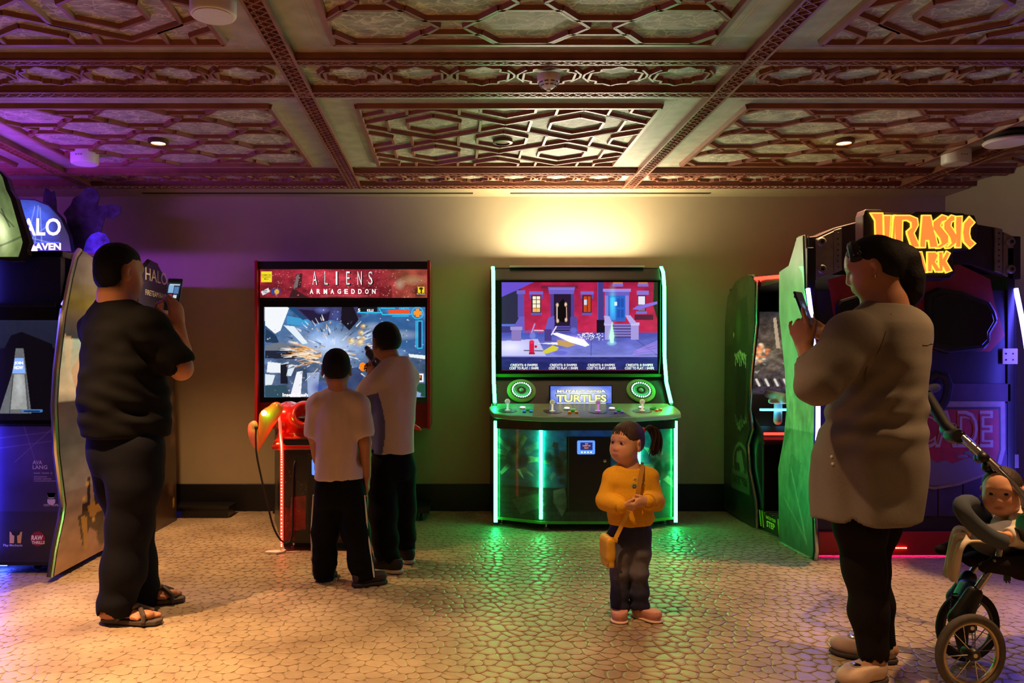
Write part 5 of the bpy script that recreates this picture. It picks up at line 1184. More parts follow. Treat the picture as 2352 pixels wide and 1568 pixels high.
    G = {'J': [(1207, 95), (1296, 95), (1300, 330), (1270, 372), (1212, 378), (1228, 330), (1246, 322), (1240, 150)],
         'U': [(1302, 112), (1358, 112), (1346, 300), (1356, 318), (1366, 300), (1378, 112), (1392, 112), (1390, 360), (1310, 365)],
         'R': [(1380, 112), (1500, 112), (1555, 135), (1562, 185), (1530, 245), (1575, 350), (1515, 352), (1480, 250), (1478, 230), (1512, 200), (1510, 165), (1480, 148), (1445, 150), (1440, 352), (1390, 352)],
         'A': [(1572, 352), (1592, 112), (1655, 112), (1712, 352), (1650, 354), (1642, 300), (1618, 300), (1615, 352)],
         'S': [(1660, 330), (1700, 345), (1735, 320), (1722, 280), (1670, 215), (1672, 160), (1740, 108), (1778, 120), (1782, 150), (1740, 160), (1728, 190), (1790, 262), (1788, 318), (1730, 356), (1700, 358)],
         's': [(1752, 336), (1782, 345), (1810, 318), (1800, 280), (1752, 215), (1756, 160), (1810, 110), (1836, 118), (1836, 150), (1812, 162), (1806, 190), (1852, 258), (1848, 320), (1800, 356), (1770, 358)],
         'I': [(1842, 120), (1890, 118), (1880, 352), (1842, 352)],
         'C': [(1985, 165), (1945, 122), (1905, 170), (1895, 240), (1905, 310), (1950, 358), (1990, 322), (1955, 290), (1945, 250), (1950, 205)],
         'P': [(1375, 380), (1450, 385), (1478, 420), (1450, 470), (1420, 475), (1418, 535), (1370, 535)],
         'a': [(1500, 538), (1545, 385), (1588, 385), (1628, 538), (1582, 538), (1574, 505), (1556, 505), (1548, 538)],
         'r': [(1632, 386), (1690, 386), (1712, 410), (1690, 460), (1738, 530), (1695, 535), (1664, 480), (1664, 535), (1632, 535)],
         'k': [(1715, 386), (1746, 384), (1746, 436), (1775, 380), (1800, 395), (1770, 455), (1812, 525), (1772, 540), (1746, 490), (1746, 535), (1718, 535)]}
    def grow(pl, d):
        A = sum(pl[i][0]*pl[(i+1) % len(pl)][1]-pl[(i+1) % len(pl)][0]*pl[i][1] for i in range(len(pl))); sgn = 1 if A > 0 else -1; out = []
        for i in range(len(pl)):
            a, b, c_ = Vector(pl[i-1]), Vector(pl[i]), Vector(pl[(i+1) % len(pl)])
            n1 = Vector(((b-a).y, -(b-a).x)).normalized()*sgn; n2 = Vector(((c_-b).y, -(c_-b).x)).normalized()*sgn
            n = n1+n2; L_ = max(.5, n.length); n = n/L_*min(2.0, 2/L_); out.append(tuple(b+n*d))
        return out
    for ch, pl in G.items():
        for g, m_, y_ in ((5, rim, ysn-.012), (-5, ylw, ysn-.018)):
            pts = [Z(*p, y_) for p in grow(pl, g)]; MB().prism([(p.x, p.z) for p in pts], 'y', y_, ysn-.001).obj('letter', m_, sn)
    # corner posts with blue light strips
    for x in (XW+.005, 3.385):
        s_ = 1 if x < 3 else -1
        boxo('corner_post', (x, yb-.012, .16), (x+s_*.05, yb+.02, 1.86), BLACK, t, bev=.006)
        MB().tube(spline([(x+.004, 4.79, 1.61), (x+.004, 4.72, 1.35), (x+.004, 4.665, 1.05), (x+.004, 4.66, .75), (x+.004, 4.70, .42)], 6), .013, 8).obj('light_strip', LEDB2, t, True)
    # near side wing
    f = side(XW)
    poly = [f(*p) for p in ((1868, 1287), (1871, 1265), (1868, 1195), (1860, 1150), (1860, 1110), (1871, 1040), (1873, 900), (1866, 760), (1850, 660), (1846, 540), (1831, 545), (1811, 612), (1790, 622), (1790, 720), (1803, 850), (1807, 940), (1800, 1010), (1788, 1075), (1790, 1250))]
    wing = outline_obj('side_wing', poly, XW-.002, XW+.03, BLACK, t)
    def paint(c):
        c.I[:] = lin('#cfd8c0'); c.vgrad(-2.05, -1.55, '#ccd4c0', '#dcecd4'); c.vgrad(-1.55, -.75, '#d8ecd0', '#b8d8b0'); c.vgrad(-.75, 0, '#8aa882', '#3f5a44'); c.mottle(.22, .10, .16, 101); c.mottle(.25, .03, .07, 102, c.Y > -1.0)  # print made greener and paler to stand in for green light on it
        for pl in ([(4.85, -.55), (5.0, -.6), (5.05, -.4), (4.95, -.3)], [(4.75, -.3), (4.85, -.4), (4.92, -.2), (4.8, -.12)], [(5.0, -.75), (5.12, -.72), (5.1, -.6)]): c.poly(pl, '#3a5a40', .5)
        c.line(4.78, -.08, 5.0, -.5, .01, '#c8e0c0', .5); c.line(4.8, -.1, 5.1, -.3, .006, '#a8c8a0', .5)
    wing_print('wing_art', poly, XW-.004, PRINT, wing, paint, 150, 50)
    MB().tube([(XW+.014, y, z) for y, z in poly[:11]], .011, 8).obj('edge_moulding', CHROME, wing, True)
    # far side wing with dinosaur print
    far = [f(*p) for p in ((1735, 1212), (1732, 1150), (1718, 1080), (1715, 1020), (1725, 985), (1718, 940), (1722, 860), (1735, 740), (1735, 648), (1728, 633), (1712, 633), (1690, 646), (1672, 680), (1666, 740), (1664, 900), (1663, 1168))]
    fw = outline_obj('far_wing', far, XW-.002, XW+.03, BLACK, t)
    def paint2(c):
        c.I[:] = lin('#4c4526'); c.vgrad(-1.9, -1.3, '#5a5030', '#463f24'); c.vgrad(-1.3, 0, '#38381e', '#1d2414'); c.mottle(.35, .12, .1, 111)
        c.poly([(5.75, -1.66), (5.95, -1.62), (6.05, -1.3), (5.98, -1.08), (5.86, -1.0), (5.74, -1.15), (5.72, -1.45)], '#2a3a1c', .9); c.disc(5.92, -1.45, .07, .16, '#5a7a30', .7, .9); c.poly([(5.74, -1.22), (5.95, -1.2), (5.98, -.8), (5.9, -.62), (5.8, -.7)], '#0c0f08', .95)
        for k in range(8):
            x = 5.76+k*.03; c.poly([(x, -1.26+.03*abs(k-4)/4), (x+.024, -1.26+.03*abs(k-4)/4), (x+.012, -1.13)], '#c8d890', .95); c.poly([(x, -.66-.02*abs(k-4)), (x+.02, -.66-.02*abs(k-4)), (x+.01, -.78)], '#8a9860', .8)
        c.disc(6.02, -1.38, .012, .02, '#f0e020', 1, .3)
        d = np.hypot((c.X-5.88)/.16, (c.Y+.42)/.16); c.blend(((d > .82) & (d < 1)).astype(float), '#7a8260', .7); c.poly([(5.8, -.38), (5.86, -.52), (5.95, -.5), (5.98, -.42), (5.9, -.42), (5.88, -.34)], '#8a9070', .6); c.rect(5.70, -.36, 6.06, -.22, '#6a7052', .6)
    wing_print('wing_art', far, XW-.004, PRINT, fw, paint2, 150, 60)
    text_mesh('lettering', 'JURASSIC PARK', mat('letter_olive', '#2a301c', .5), fw, (XW-.006, 6.05, .25), (0, -1, 0), (0, 0, 1), height=.08, width=.32, depth=.001, bold=.02)
    MB().tube([(XW+.014, y, z) for y, z in far[:11]], .011, 8).obj('edge_moulding', CHROME, fw, True)
    # cabin between the wings
    boxo('roof', (XW+.03, yb+.05, 1.70), (3.40, 6.2, 1.74), BLACK, t); boxo('inner_wall', (3.36, yb+.05, .08), (3.40, 6.2, 1.70), BLACK, t); boxo('screen_wall', (XW+.03, 6.16, .08), (3.36, 6.2, 1.7), BLACK, t)
    MB().tube([(XW+.01, 5.15, 1.725), (XW+.01, 5.62, 1.76)], .012, 8).obj('light_strip', LEDR, t, True)
    MB().tube([(2.16, 5.58, 1.745), (3.3, 5.58, 1.745)], .012, 8).obj('light_strip', LEDR, t, True)
    c = Canvas(1735, 715, 1990, 905, 220, 130, '#3a302c'); c.vgrad(715, 800, '#2e2a2c', '#6a5a4c'); c.vgrad(800, 905, '#6f6250', '#3a3040'); c.mottle(.5, 14, 9, 121); c.mottle(.3, 5, 5, 122)
    rs = np.random.RandomState(9)
    for k in range(36): x, y = rs.normal(1748, 12), rs.normal(805, 14); c.disc(x, y, rs.uniform(3, 9), rs.uniform(3, 7), ['#ffc890', '#ff8848', '#fff0d0'][k % 3], .8, .8)
    for k in range(60): c.poly([(x:=rs.uniform(1735, 1985), y:=rs.uniform(825, 868)), (x+rs.uniform(5, 14), y+rs.uniform(-3, 3)), (x+rs.uniform(4, 12), y+rs.uniform(3, 8))], ['#8a6a50', '#a8a090', '#4a4a50'][k % 3], .8)
    for k in range(9): c.line(1740+k*9, 872, 1746+k*9, 886, 4, '#e8e0d0' if k % 2 else '#2a2428', .9)
    for x in (1782, 1850, 1905, 1960): c.poly([(x, 730), (x+6, 728), (x+14, 800), (x+6, 800)], '#c8b090', .8)
    sc_ = boxo('screen', (2.25, 6.12, .85), (3.3, 6.16, 1.62), BLACKG, t)
    c.obj('picture', SCREEN, sc_, lambda X, Y: (2.28+(X-1735)/255*1.0, np.full_like(X, 6.117), 1.56-(Y-715)/190*.63))
    ds = MB().prism([(5.55, .13), (6.12, .13), (6.12, .93), (5.95, .93), (5.62, .72), (5.55, .62)], 'x', XW+.035, 3.36).obj('dash', BLACK, t, bev=.01)
    MB().tube([(XW+.04, 5.545, .672), (3.34, 5.545, .672)], .009, 8).obj('light_strip', LEDR, ds, True); boxo('silver_rail', (XW+.04, 5.53, .60), (3.34, 5.555, .618), CHROME, ds)
    s = Sdf((2.15, 5.4, .68), (2.5, 5.95, 1.05), .008); s.cone((2.30, 5.5, .92), (2.30, 5.8, .94), .035, .03, .02).cone((2.30, 5.62, .9), (2.28, 5.58, .76), .028, .03, .02).cone((2.22, 5.55, .9), (2.38, 5.55, .9), .02, .02, .02).obj('mounted_gun', mat('gun_white', '#c8d4dc', .25), ds)
    boxo('gun_glow', (2.16, 5.56, .83), (2.5, 5.60, .845), mat('glow_cyan', '#103040', .4, em='#60d0ff', es=4), ds)
    st = boxo('step', (XW+.03, 5.12, .03), (3.36, 5.62, .13), BLACK, t, bev=.004); 
    for k in range(8): boxo('tread', (XW+.035, 5.14+k*.058, .13), (3.3, 5.165+k*.058, .136), STEEL, st)
    c = Canvas(5.14, -.135, 5.62, -.025, 120, 40, '#1c1a10')
    for k in range(14): c.poly([(5.10+k*.045, -.02), (5.122+k*.045, -.02), (5.152+k*.045, -.14), (5.13+k*.045, -.14)], '#b8c030', 1)
    c.rect(5.28, -.135, 5.50, -.02, '#20200f'); c.obj('hazard_label', PRINT, st, lambda X, Y: (np.full_like(X, XW+.026), X, -Y))
    LY = mat('letter_hazard', '#d8e040', .5)
    for s_, z, h, wd in (('WATCH YOUR', .098, .022, .17), ('STEP', .045, .042, .14)): text_mesh('lettering', s_, LY, st, (XW+.025, 5.39+wd/2, z), (0, -1, 0), (0, 0, 1), height=h, width=wd, depth=.001, bold=.03)
    boxo('seat', (2.3, 4.83, .13), (3.3, 5.12, .52), BLACK, t, bev=.02)
    for x, y in ((2.2, 4.83), (3.3, 4.83), (2.2, 6.1), (3.3, 6.1)):
        MB().lathe([(0, 0), (.02, 0), (.02, .008), (.008, .012), (.008, .08), (0, .08)], (x, y, .0015), n=12).obj('levelling_foot', CHROME, t, True)
build_dino()
# ================================================================ people
SKIN = mat_attr('skin', .5, 0, spec=.35, sss=0.0)
def skin_paint(heads, base='#c58f6c', extra=None):
    b = np.array(lin(base)); lip = np.array(lin('#a8524a')); brow = np.array(lin('#2a1c16')); blush = np.array(lin('#cf7f62'))
    def fn(V):
        col = np.tile(b, (len(V), 1)); n = vnoise(V[:, 0]*30, V[:, 1]*30, V[:, 2]*30, 5); col = col*(1+.06*n)[:, None]
        for hd in heads:
            q = (V-hd['c']) @ hd['M']/hd['H']; a, f, d = q[:, 0], q[:, 1], q[:, 2]
            def mix(m, c, k): col[:] = col*(1-(m*k)[:, None])+c*(m*k)[:, None]
            g = lambda x: np.clip(x, 0, 1)
            mix(g(1.3-((a-0)/.10)**2-((d+.285)/.045)**2)*(f > .28), lip, .75)
            for sg in (-1, 1):
                mix(g(1.2-((a-sg*.17)/.12)**2-((d+.16)/.10)**2)*(f > .1), blush, .45)
                mix(g(1.4-((a-sg*.135)/.085)**2-((d-.105-.03*np.cos((a-sg*.135)*14))/.017)**2)*(f > .15), brow, hd.get('brow', .7))
            if hd.get('fade'):                            # cropped hair thinning out over the nape and temples
                mix(g((d-hd['fade'])/.16)*g((-.02-f)/.10)*(d < .3), brow*.6, .85)
        if extra is not None: extra(V, col)
        return col
    return fn
def head(s, c, f, u, H, child=0.0, neck=None, nr=.165, k=.02, ears=True):
    c = np.array(c, float); f = np.array(f, float); f /= np.linalg.norm(f); u = np.array(u, float); u = u-f*(f @ u); u /= np.linalg.norm(u); r = np.cross(f, u)
    M = np.stack([r, f, u], 1); pt = lambda a, b, d: c+H*(r*a+f*b+u*d); k = k*H/.22
    s.ell(pt(0, -.05, .13), np.array((.335, .405, .365))*H*(1+.03*child), k, M=M)
    s.ell(pt(0, .085, -.10), np.array((.265+.02*child, .275, .38))*H, k*1.6, M=M)
    s.ell(pt(0, .15, -.33), np.array((.17, .17, .13))*H, k*2, M=M)
    for sg in (-1, 1):
        s.ell(pt(sg*.15, .17, -.19), np.array((.12, .12, .13))*H*(1+.15*child), k*2, M=M)
        s.ell(pt(sg*.135, .41, .0), np.array((.075, .075, .045))*H, k*1.1, 'sub', M=M)
    s.cone(pt(-.17, .29, .085), pt(.17, .29, .085), .045*H, None, k)
    s.cone(pt(0, .33, -.0), pt(0, .395-.02*child, -.13), .024*H, .045*H, k*.7)
    for sg in (-1, 1): s.ell(pt(sg*.045, .365, -.155), np.array((.035, .04, .03))*H, k*.5, M=M)
    s.ell(pt(0, .36, -.262), np.array((.085, .035, .02))*H, k*.35, M=M); s.ell(pt(0, .352, -.308), np.array((.075, .036, .024))*H, k*.35, M=M)
    if ears:
        for sg in (-1, 1):
            s.ell(pt(sg*.362, -.045, -.055), np.array((.030, .10, .15))*H*(1+.12*child), k*.4, M=M @ rotm('Z', -sg*.5)); s.ell(pt(sg*.40, .0, -.04), np.array((.028, .05, .085))*H, k*.2, 'sub', M=M)
    if neck is not None: s.cone(pt(0, -.09, -.28), neck, nr*H, nr*H*1.12, k*1.6)
    return dict(c=c, M=M, H=H, pt=pt, r=r, f=f, u=u)
def eyes(hd, parent, base, look=(0, 0), open_=1.0, iris='#1a0f0a'):
    H = hd['H']; M = Matrix(hd['M'].tolist()); pt = hd['pt']
    for sg in (-1, 1):
        c = Vector(pt(sg*.135, .318, .0)); o = MB().ball(c, (.062*H, .03*H, .030*H*open_), 8, M).obj('eye', mat('eye_white', '#b8a89c', .2), parent, True)
        ir = Vector(pt(sg*.135+look[0]*.03, .343, look[1]*.02)); MB().ball(ir, (.040*H, .012*H, .029*H*open_), 7, M).obj('iris', mat('iris_dark', iris, .08), o, True)
        lid = [Vector(pt(sg*.135+x*.068, .338-.03*abs(x), .030*open_*math.sqrt(max(0, 1-x*x*.95))+.004)) for x in (-1, -.6, -.2, .2, .6, 1)]
        MB().tube(lid, .007*H, 6).obj('eyelid', mat('lash_dark', '#20120e', .6), o, True)
def hand(s, wrist, fdir, ndir, side, size=1.0, curls=None, thumb=None, k=.006, spread=1.0):
    """palm and five fingers; ndir = the way the palm faces; side=+1/-1 picks the thumb side; returns fingertip points"""
    w0 = np.array(wrist, float); f = np.array(fdir, float); f /= np.linalg.norm(f); n = np.array(ndir, float); n = n-f*(f @ n); n /= np.linalg.norm(n); t = np.cross(n, f)*side; S = size
    s.cone(w0-f*.01*S, w0+f*.03*S, .026*S, .034*S, k*2, flat=.62, fdir=n); s.cone(w0+f*.03*S, w0+f*.078*S, .037*S, .038*S, k*2, flat=.42, fdir=n)
    curls = curls or [(.35, .5, .3)]*4; tips = []
    for i, (off, L, r) in enumerate(((.029, .074, .0092), (.0095, .083, .0095), (-.0100, .077, .0092), (-.0285, .060, .0082))):
        p = w0+f*(.086-.006*abs(i-1.2))*S+t*off*S*spread; a = 0.0; spl = (off*2.2)*(spread-.6)
        s.cone(w0+f*.05*S+t*off*.9*S, p, .0125*S, .0105*S, k)
        for j, (fr, cu) in enumerate(zip((.46, .30, .24), curls[i])):
            a += cu; d = f*math.cos(a)+n*math.sin(a)+t*spl; d /= np.linalg.norm(d); q = p+d*L*fr*S
            s.cone(p, q, r*S*(1-.08*j), r*S*(.94-.08*j), k*.5); p = q
        tips.append(p)
    th = thumb or ((.75, .55, .25), (.25, .9, .3))
    p = w0+f*.022*S+t*.026*S; s.cone(w0+f*.012*S+t*.008*S, p, .02*S, .0165*S, k*1.5)
    for (a, b, c_), L, r in ((th[0], .042, .0125), (th[0], .004, .0105), (th[1], .036, .0098)):
        d = t*a+f*b+n*c_; d /= np.linalg.norm(d); q = p+d*L*S; s.cone(p, q, r*S, r*.9*S, k*.8); p = q
    tips.append(p); return tips
def cloth(name, col='#808080', rough=.85, noise=.08, nscale=260, bump=.10, sheen=.0):
    return mat(name, col, rough, noise=noise, nscale=nscale, bump=bump, sheen=sheen, spec=.1)
def shoe(name, heel, toe, w, h, m_up, m_sole, parent, sole=.022, slip=False, base=None):
    """closed shoe from heel to toe on the floor"""
    heel = np.array((heel[0], heel[1], 0.0)); toe = np.array((toe[0], toe[1], 0.0)); d = toe-heel; L = np.linalg.norm(d); d /= L; n = np.array((-d[1], d[0], 0)); z = np.array((0, 0, 1.0)); Mx = np.stack([d, n, z], 1)
    q = lambda a, b, c_: heel+d*a*L+n*b+z*c_
    lo = np.minimum(heel, toe)-.09; hi = np.maximum(heel, toe)+.09; lo[2] = -.01; hi[2] = h+.06
    s = Sdf(lo, hi, .005 if L < .2 else .006)
    s.ell(q(.22, 0, sole+.03), (L*.22, w*.42, .05), .02, M=Mx).ell(q(.5, 0, sole+.03), (L*.30, w*.43, .045), .03, M=Mx).ell(q(.75, 0, sole+.022), (L*.25, w*.5, .036), .03, M=Mx)
    s.cone(q(.22, 0, sole+.03), q(.2, 0, h), w*.40, w*.36, .03).cone(q(.55, 0, sole+.04), q(.3, 0, h*.75), w*.3, w*.3, .04)
    s.ell(q(.22, 0, h+.012), (L*.16, w*.27, .03), .01, 'sub', M=Mx); s.cut((0, 0, sole*.6), (0, 0, -1)); s.cut((0, 0, h), (0, 0, 1))
    up = s.obj(name, m_up, parent)
    s = Sdf(lo, hi, .005 if L < .2 else .006)
    s.ell(q(.24, 0, sole*.5), (L*.25, w*.46, .2), .01, M=Mx).ell(q(.72, 0, sole*.5), (L*.29, w*.53, .2), .03, M=Mx).cone(q(.2, 0, .0), q(.75, 0, 0), w*.43, w*.48, .03)
    s.cut((0, 0, .003), (0, 0, -1)); s.cut((0, 0, sole), (0, 0, 1)); s.obj('sole', m_sole, up)
    if not slip:
        m = MB()
        for i in range(4):
            a = .42+i*.09; zt = sole+.062-.012*i; m.tube([q(a, -w*.22, zt), q(a+.01, 0, zt+.012), q(a, w*.22, zt)], .0035, 6)
        m.obj('laces', mat('lace', '#3a3634', .8), up)
    return up
def phone(name, c, up, face, wd, ht, label, pic=None):
    """a phone: up = its long side, face = the way its screen looks"""
    c = Vector(c); up = Vector(up).normalized(); n = Vector(face); n = (n-up*n.dot(up)).normalized(); x = up.cross(n).normalized()
    M = Matrix((x, n, up)).transposed().to_4x4(); M.translation = c
    t = empty(name, c, label, 'phone'); t.empty_display_size = .02
    MB().box((-wd/2, -.0045, -ht/2), (wd/2, .0035, ht/2), M).obj('case', mat('phone_black', '#0b0b0d', .3), t, bev=.003)
    cv = Canvas(0, 0, 1, 2, 24, 48, '#0a0c12')
    if pic: pic(cv)
    cv.obj('screen', mat_attr('phone_screen', .1, .9), t, lambda X, Y: tuple(np.array(M.to_3x3()[i]) @ np.stack([((X-.5)*wd*.92).ravel(), np.full(X.size, .0042), ((1-Y)*ht*.46).ravel()])+c[i] for i in range(3)) if False else tuple((M.to_3x3()[i][0]*(X-.5)*wd*.92+M.to_3x3()[i][1]*.0042+M.to_3x3()[i][2]*(1-Y)*ht*.47+c[i]) for i in range(3)))
    m = MB(); p = M @ Vector((-wd*.3, -.006, ht*.38)); m.ball(p, .006, 6); m.obj('camera_lens', mat('lens_dark', '#101014', .1), t)
    return t
def snap(o, p):
    """nearest point of a garment's surface"""
    n = len(o.data.vertices); a = np.empty(n*3, np.float32); o.data.vertices.foreach_get('co', a); a = a.reshape(-1, 3)+np.array(WORLD[o.name].translation)
    return Vector(a[np.argmin(((a-np.array(p))**2).sum(1))])
def person(s, name, base, label, paint, parent=None):
    o = s.obj(name, SKIN, None, base, paint); return tag(o, label, 'person')
# ---------------------------------------------------------------- man in black at the left, holding up his phone
def build_man():
    Y = 3.6; f = np.array((.70, .714, 0)); r = np.array((.714, -.70, 0)); u = np.array((0, 0, 1.0)); yaw = math.atan2(r[1], r[0])
    J = lambda px, py, y=Y: np.array(P(px, py, y)); base = (J(290, 1420)[0], Y, 0)
    s = Sdf((-1.78, 3.3, 0.0), (-1.05, 4.08, 1.76), .006)
    hc = J(277, 625); nb = J(268, 700); hd = head(s, hc, f*.97+u*-.06, u, .252, 0, nb, .25); hd['fade'] = -.42
    s.ell(J(264, 678), (.075, .075, .06), .03)            # thick nape
    sp = J(275, 760); pel = J(290, 1010, 3.64)
    s.cone(nb, sp, .075, .10, .03).cone(sp, pel, .11, .12, .05)
    shR, shL = J(336, 752, 3.50), J(228, 756, 3.71); elR, elL = J(416, 846, 3.56), J(330, 850, 3.95)
    wrR, wrL = J(409, 748, 3.66), J(366, 752, 3.82)
    s.chain([sp, shR, elR], [.08, .062, .050], .03).chain([elR, elR*.6+wrR*.4, wrR], [.050, .048, .032], .02)
    s.chain([sp, shL, elL, wrL], [.08, .055, .045, .031], .03)
    hand(s, wrR, (-.16, .10, .98), (-.75, .55, .1), -1, 1.02, [(.15, .5, .4), (.2, .55, .4), (.25, .6, .4), (.3, .6, .4)], ((.75, .65, .3), (.35, .9, .3)))
    hand(s, wrL, (.10, -.08, .98), (.6, -.4, .15), 1, 1.0, [(.3, .7, .5), (.35, .7, .5), (.4, .7, .5), (.5, .7, .4)], ((.2, .7, .6), (.0, .9, .4)))
    hipR, hipL = J(318, 1030, 3.56), J(262, 1030, 3.74); knR, knL = J(300, 1200, 3.58), J(300, 1200, 3.80); anR, anL = J(270, 1392, 3.56), J(322, 1362, 3.82)
    for hp, kn, an in ((hipR, knR, anR), (hipL, knL, anL)): s.chain([pel, hp, kn, an], [.11, .075, .05, .036], .03)
    feet = []
    for an, dx in ((anR, (.99, -.12)), (anL, (.94, .34))):
        d = np.array((dx[0], dx[1], 0)); d /= np.linalg.norm(d); n = np.array((-d[1], d[0], 0)); h0 = np.array((an[0], an[1], 0))-d*.055
        s.cone((an[0], an[1], an[2]), h0+d*.03+u*.05, .038, .036, .02).cone(h0+d*.03+u*.05, h0+d*.20+u*.042, .036, .026, .02, flat=.75, fdir=u).cone(h0+u*.045, h0+d*.05+u*.05, .032, .034, .02)
        for i in range(5): a = h0+d*(.185-.004*i*i*.7)+n*(.030-.016*i)*(1 if dx[1] < 0 else 1)+u*.038; s.cone(a, a+d*(.05-.005*i)-u*.006, .0115 if i else .015, .009 if i else .013, .006)
        feet.append((h0, d, n))
    o = person(s, 'person', base, 'man in black T-shirt and dark trousers photographing with a raised phone', skin_paint([hd], '#b87c58'))
    # hair
    s = Sdf(hc-.19, hc+.19, .005); pt = hd['pt']; H = .252
    s.ell(pt(0, -.06, .15), np.array((.346, .418, .372))*H, 0, M=hd['M']); s.ell(pt(0, -.2, -.10), np.array((.315, .25, .28))*H, .03, M=hd['M'])
    s.box(pt(0, .50, -.30), np.array((.6, .45, .48))*H, .02, .02, 'sub', M=hd['M']); s.ell(pt(0, .48, .12), np.array((.30, .22, .25))*H, .02, 'sub', M=hd['M'])
    for sg in (-1, 1): s.ell(pt(sg*.36, .02, -.08), np.array((.10, .12, .17))*H, .015, 'sub', M=hd['M'])
    s.cut(pt(0, -.3, -.33), hd['u']*-1+hd['f']*-.1); s.rough(.0022, .008, .008, .012, 3); s.obj('hair', mat('hair_black', '#0c0908', .75, noise=.3, nscale=250, bump=.3, spec=.2), o)
    # T-shirt
    T = cloth('tee_black', '#100f0f'); s = Sdf((-1.80, 3.3, .74), (-1.02, 4.1, 1.52), .007)
    def sec(py, px, y, rx, ry): p = J(px, py, y); return (p[2], p[0], p[1], rx, ry)
    s.loft([sec(1000, 290, 3.64, .208, .178), sec(960, 288, 3.63, .214, .186), sec(900, 284, 3.62, .218, .185), sec(830, 279, 3.61, .215, .16), sec(760, 272, 3.60, .205, .135), sec(725, 268, 3.60, .17, .11), sec(697, 266, 3.60, .095, .085), sec(684, 266, 3.6, .075, .075)], .02, yaw=yaw, end=.015, p=2.3)
    s.chain([J(300, 735, 3.56), shR], [.085, .088], .04).cone(shR, shR*.16+elR*.84, .090, .082, .03); s.chain([J(240, 735, 3.66), shL], [.085, .082], .05).cone(shL, shL*.35+elL*.65, .080, .07, .04)
    d = (elR-shR)/np.linalg.norm(elR-shR); s.cone(shR*.10+elR*.90, elR+d*.1, .062, .085, .012, 'sub'); s.ell(J(266, 676), (.088, .088, .03), .01, 'sub')
    z0 = J(0, 1003)[2]; s.cut((0, 0, z0), (0, 0, -1)); s.loft([(z0-.03, *sec(1000, 288, 3.64, .19, .15)[1:]), (z0+.02, *sec(1000, 288, 3.64, .19, .15)[1:])], 0, 'sub', yaw=yaw, end=.01)
    s.rough(.008, .11, .11, .05, 11); s.rough(.011, .16, .16, .05, 12, lambda x, y, z: np.clip((1.14-z)/.2, 0, 1)); s.shift(lambda x, y, z: .003*np.sin((z*.9+(x+y)*.3)*95)*np.exp(-((z-.98)/.13)**2)+.004*np.sin((x*.8+z*.7)*70)*np.exp(-((z-1.22)/.1)**2)*np.exp(-((x+1.30)/.12)**2)); s.obj('t_shirt', T, o)
    # trousers
    s = Sdf((-1.80, 3.25, .0), (-1.0, 4.1, .92), .007)
    s.loft([sec(1090, 292, 3.65, .18, .15), sec(1050, 290, 3.645, .195, .165), sec(985, 288, 3.64, .19, .155)], .02, yaw=yaw, end=.02)
    for hp, kn, an, rr in ((hipR, knR, anR, 1), (hipL, knL, anL, 1)): s.chain([hp, hp*.5+kn*.5, kn, kn*.45+an*.55, an+u*-.015], [.108, .112, .098, .092, .088], .05)
    for an in (anR, anL): s.cone(an-u*.02, an-u*.14, .074, .10, .005, 'sub'); 
    s.cut(anR-u*.035, (0, 0, -1)) if False else None
    s.rough(.008, .12, .12, .20, 21); s.rough(.012, .2, .2, .05, 22, lambda x, y, z: np.clip((.24-z)/.14, 0, 1)); s.obj('trousers', cloth('trouser_navy', '#121219', .8), o)
    # sandals
    SM = mat('sandal_rubber', '#4a3d36', .7, noise=.1)
    for h0, d, n in feet:
        q = lambda a, b, z: h0+d*a+n*b+u*z
        pts = [(-.02, .0), (-.01, .03), (.05, .038), (.13, .046), (.21, .05), (.255, .03), (.262, 0), (.25, -.03), (.2, -.046), (.12, -.038), (.05, -.034), (-.01, -.028)]
        so = MB(); P2 = [h0+d*a+n*b for a, b in pts]; so.prism([(p[0], p[1]) for p in P2], 'z', .0035, .024); sd = so.obj('sandal', SM, o, bev=.005)
        MB().tube([q(.07, .046, .02), q(.11, .035, .065), q(.16, .0, .075), q(.2, -.04, .045), q(.2, -.047, .02)], .011, 8).obj('strap', SM, sd, True)
        MB().tube([q(.07, -.04, .02), q(.11, -.035, .07), q(.15, .0, .082), q(.2, .04, .05), q(.2, .05, .02)], .011, 8).obj('strap', SM, sd, True)
    def pic(c):
        c.I[:] = lin('#10141c'); c.vgrad(.25, 1.5, '#1c2a3c', '#0a0c10'); c.rect(.1, .4, .5, .9, '#8ab8e0'); c.rect(.55, .5, .9, .95, '#5a80b8'); c.rect(.15, .3, .95, .42, '#c8d8e8'); c.rect(.2, 1.0, .45, 1.3, '#a03040'); c.rect(.55, 1.05, .8, 1.25, '#d8e0e8'); c.rect(0, 0, 1, .2, '#050608'); c.rect(0, 1.55, 1, 2, '#050608'); c.disc(.5, 1.75, .12, .12, '#f0f0f0')
    phone('phone', J(398, 676, 3.775), (.10, .15, .98), (-.25, -.97, .1), .078, .155, 'black phone held up by the man in black, its screen lit', pic)
build_man()
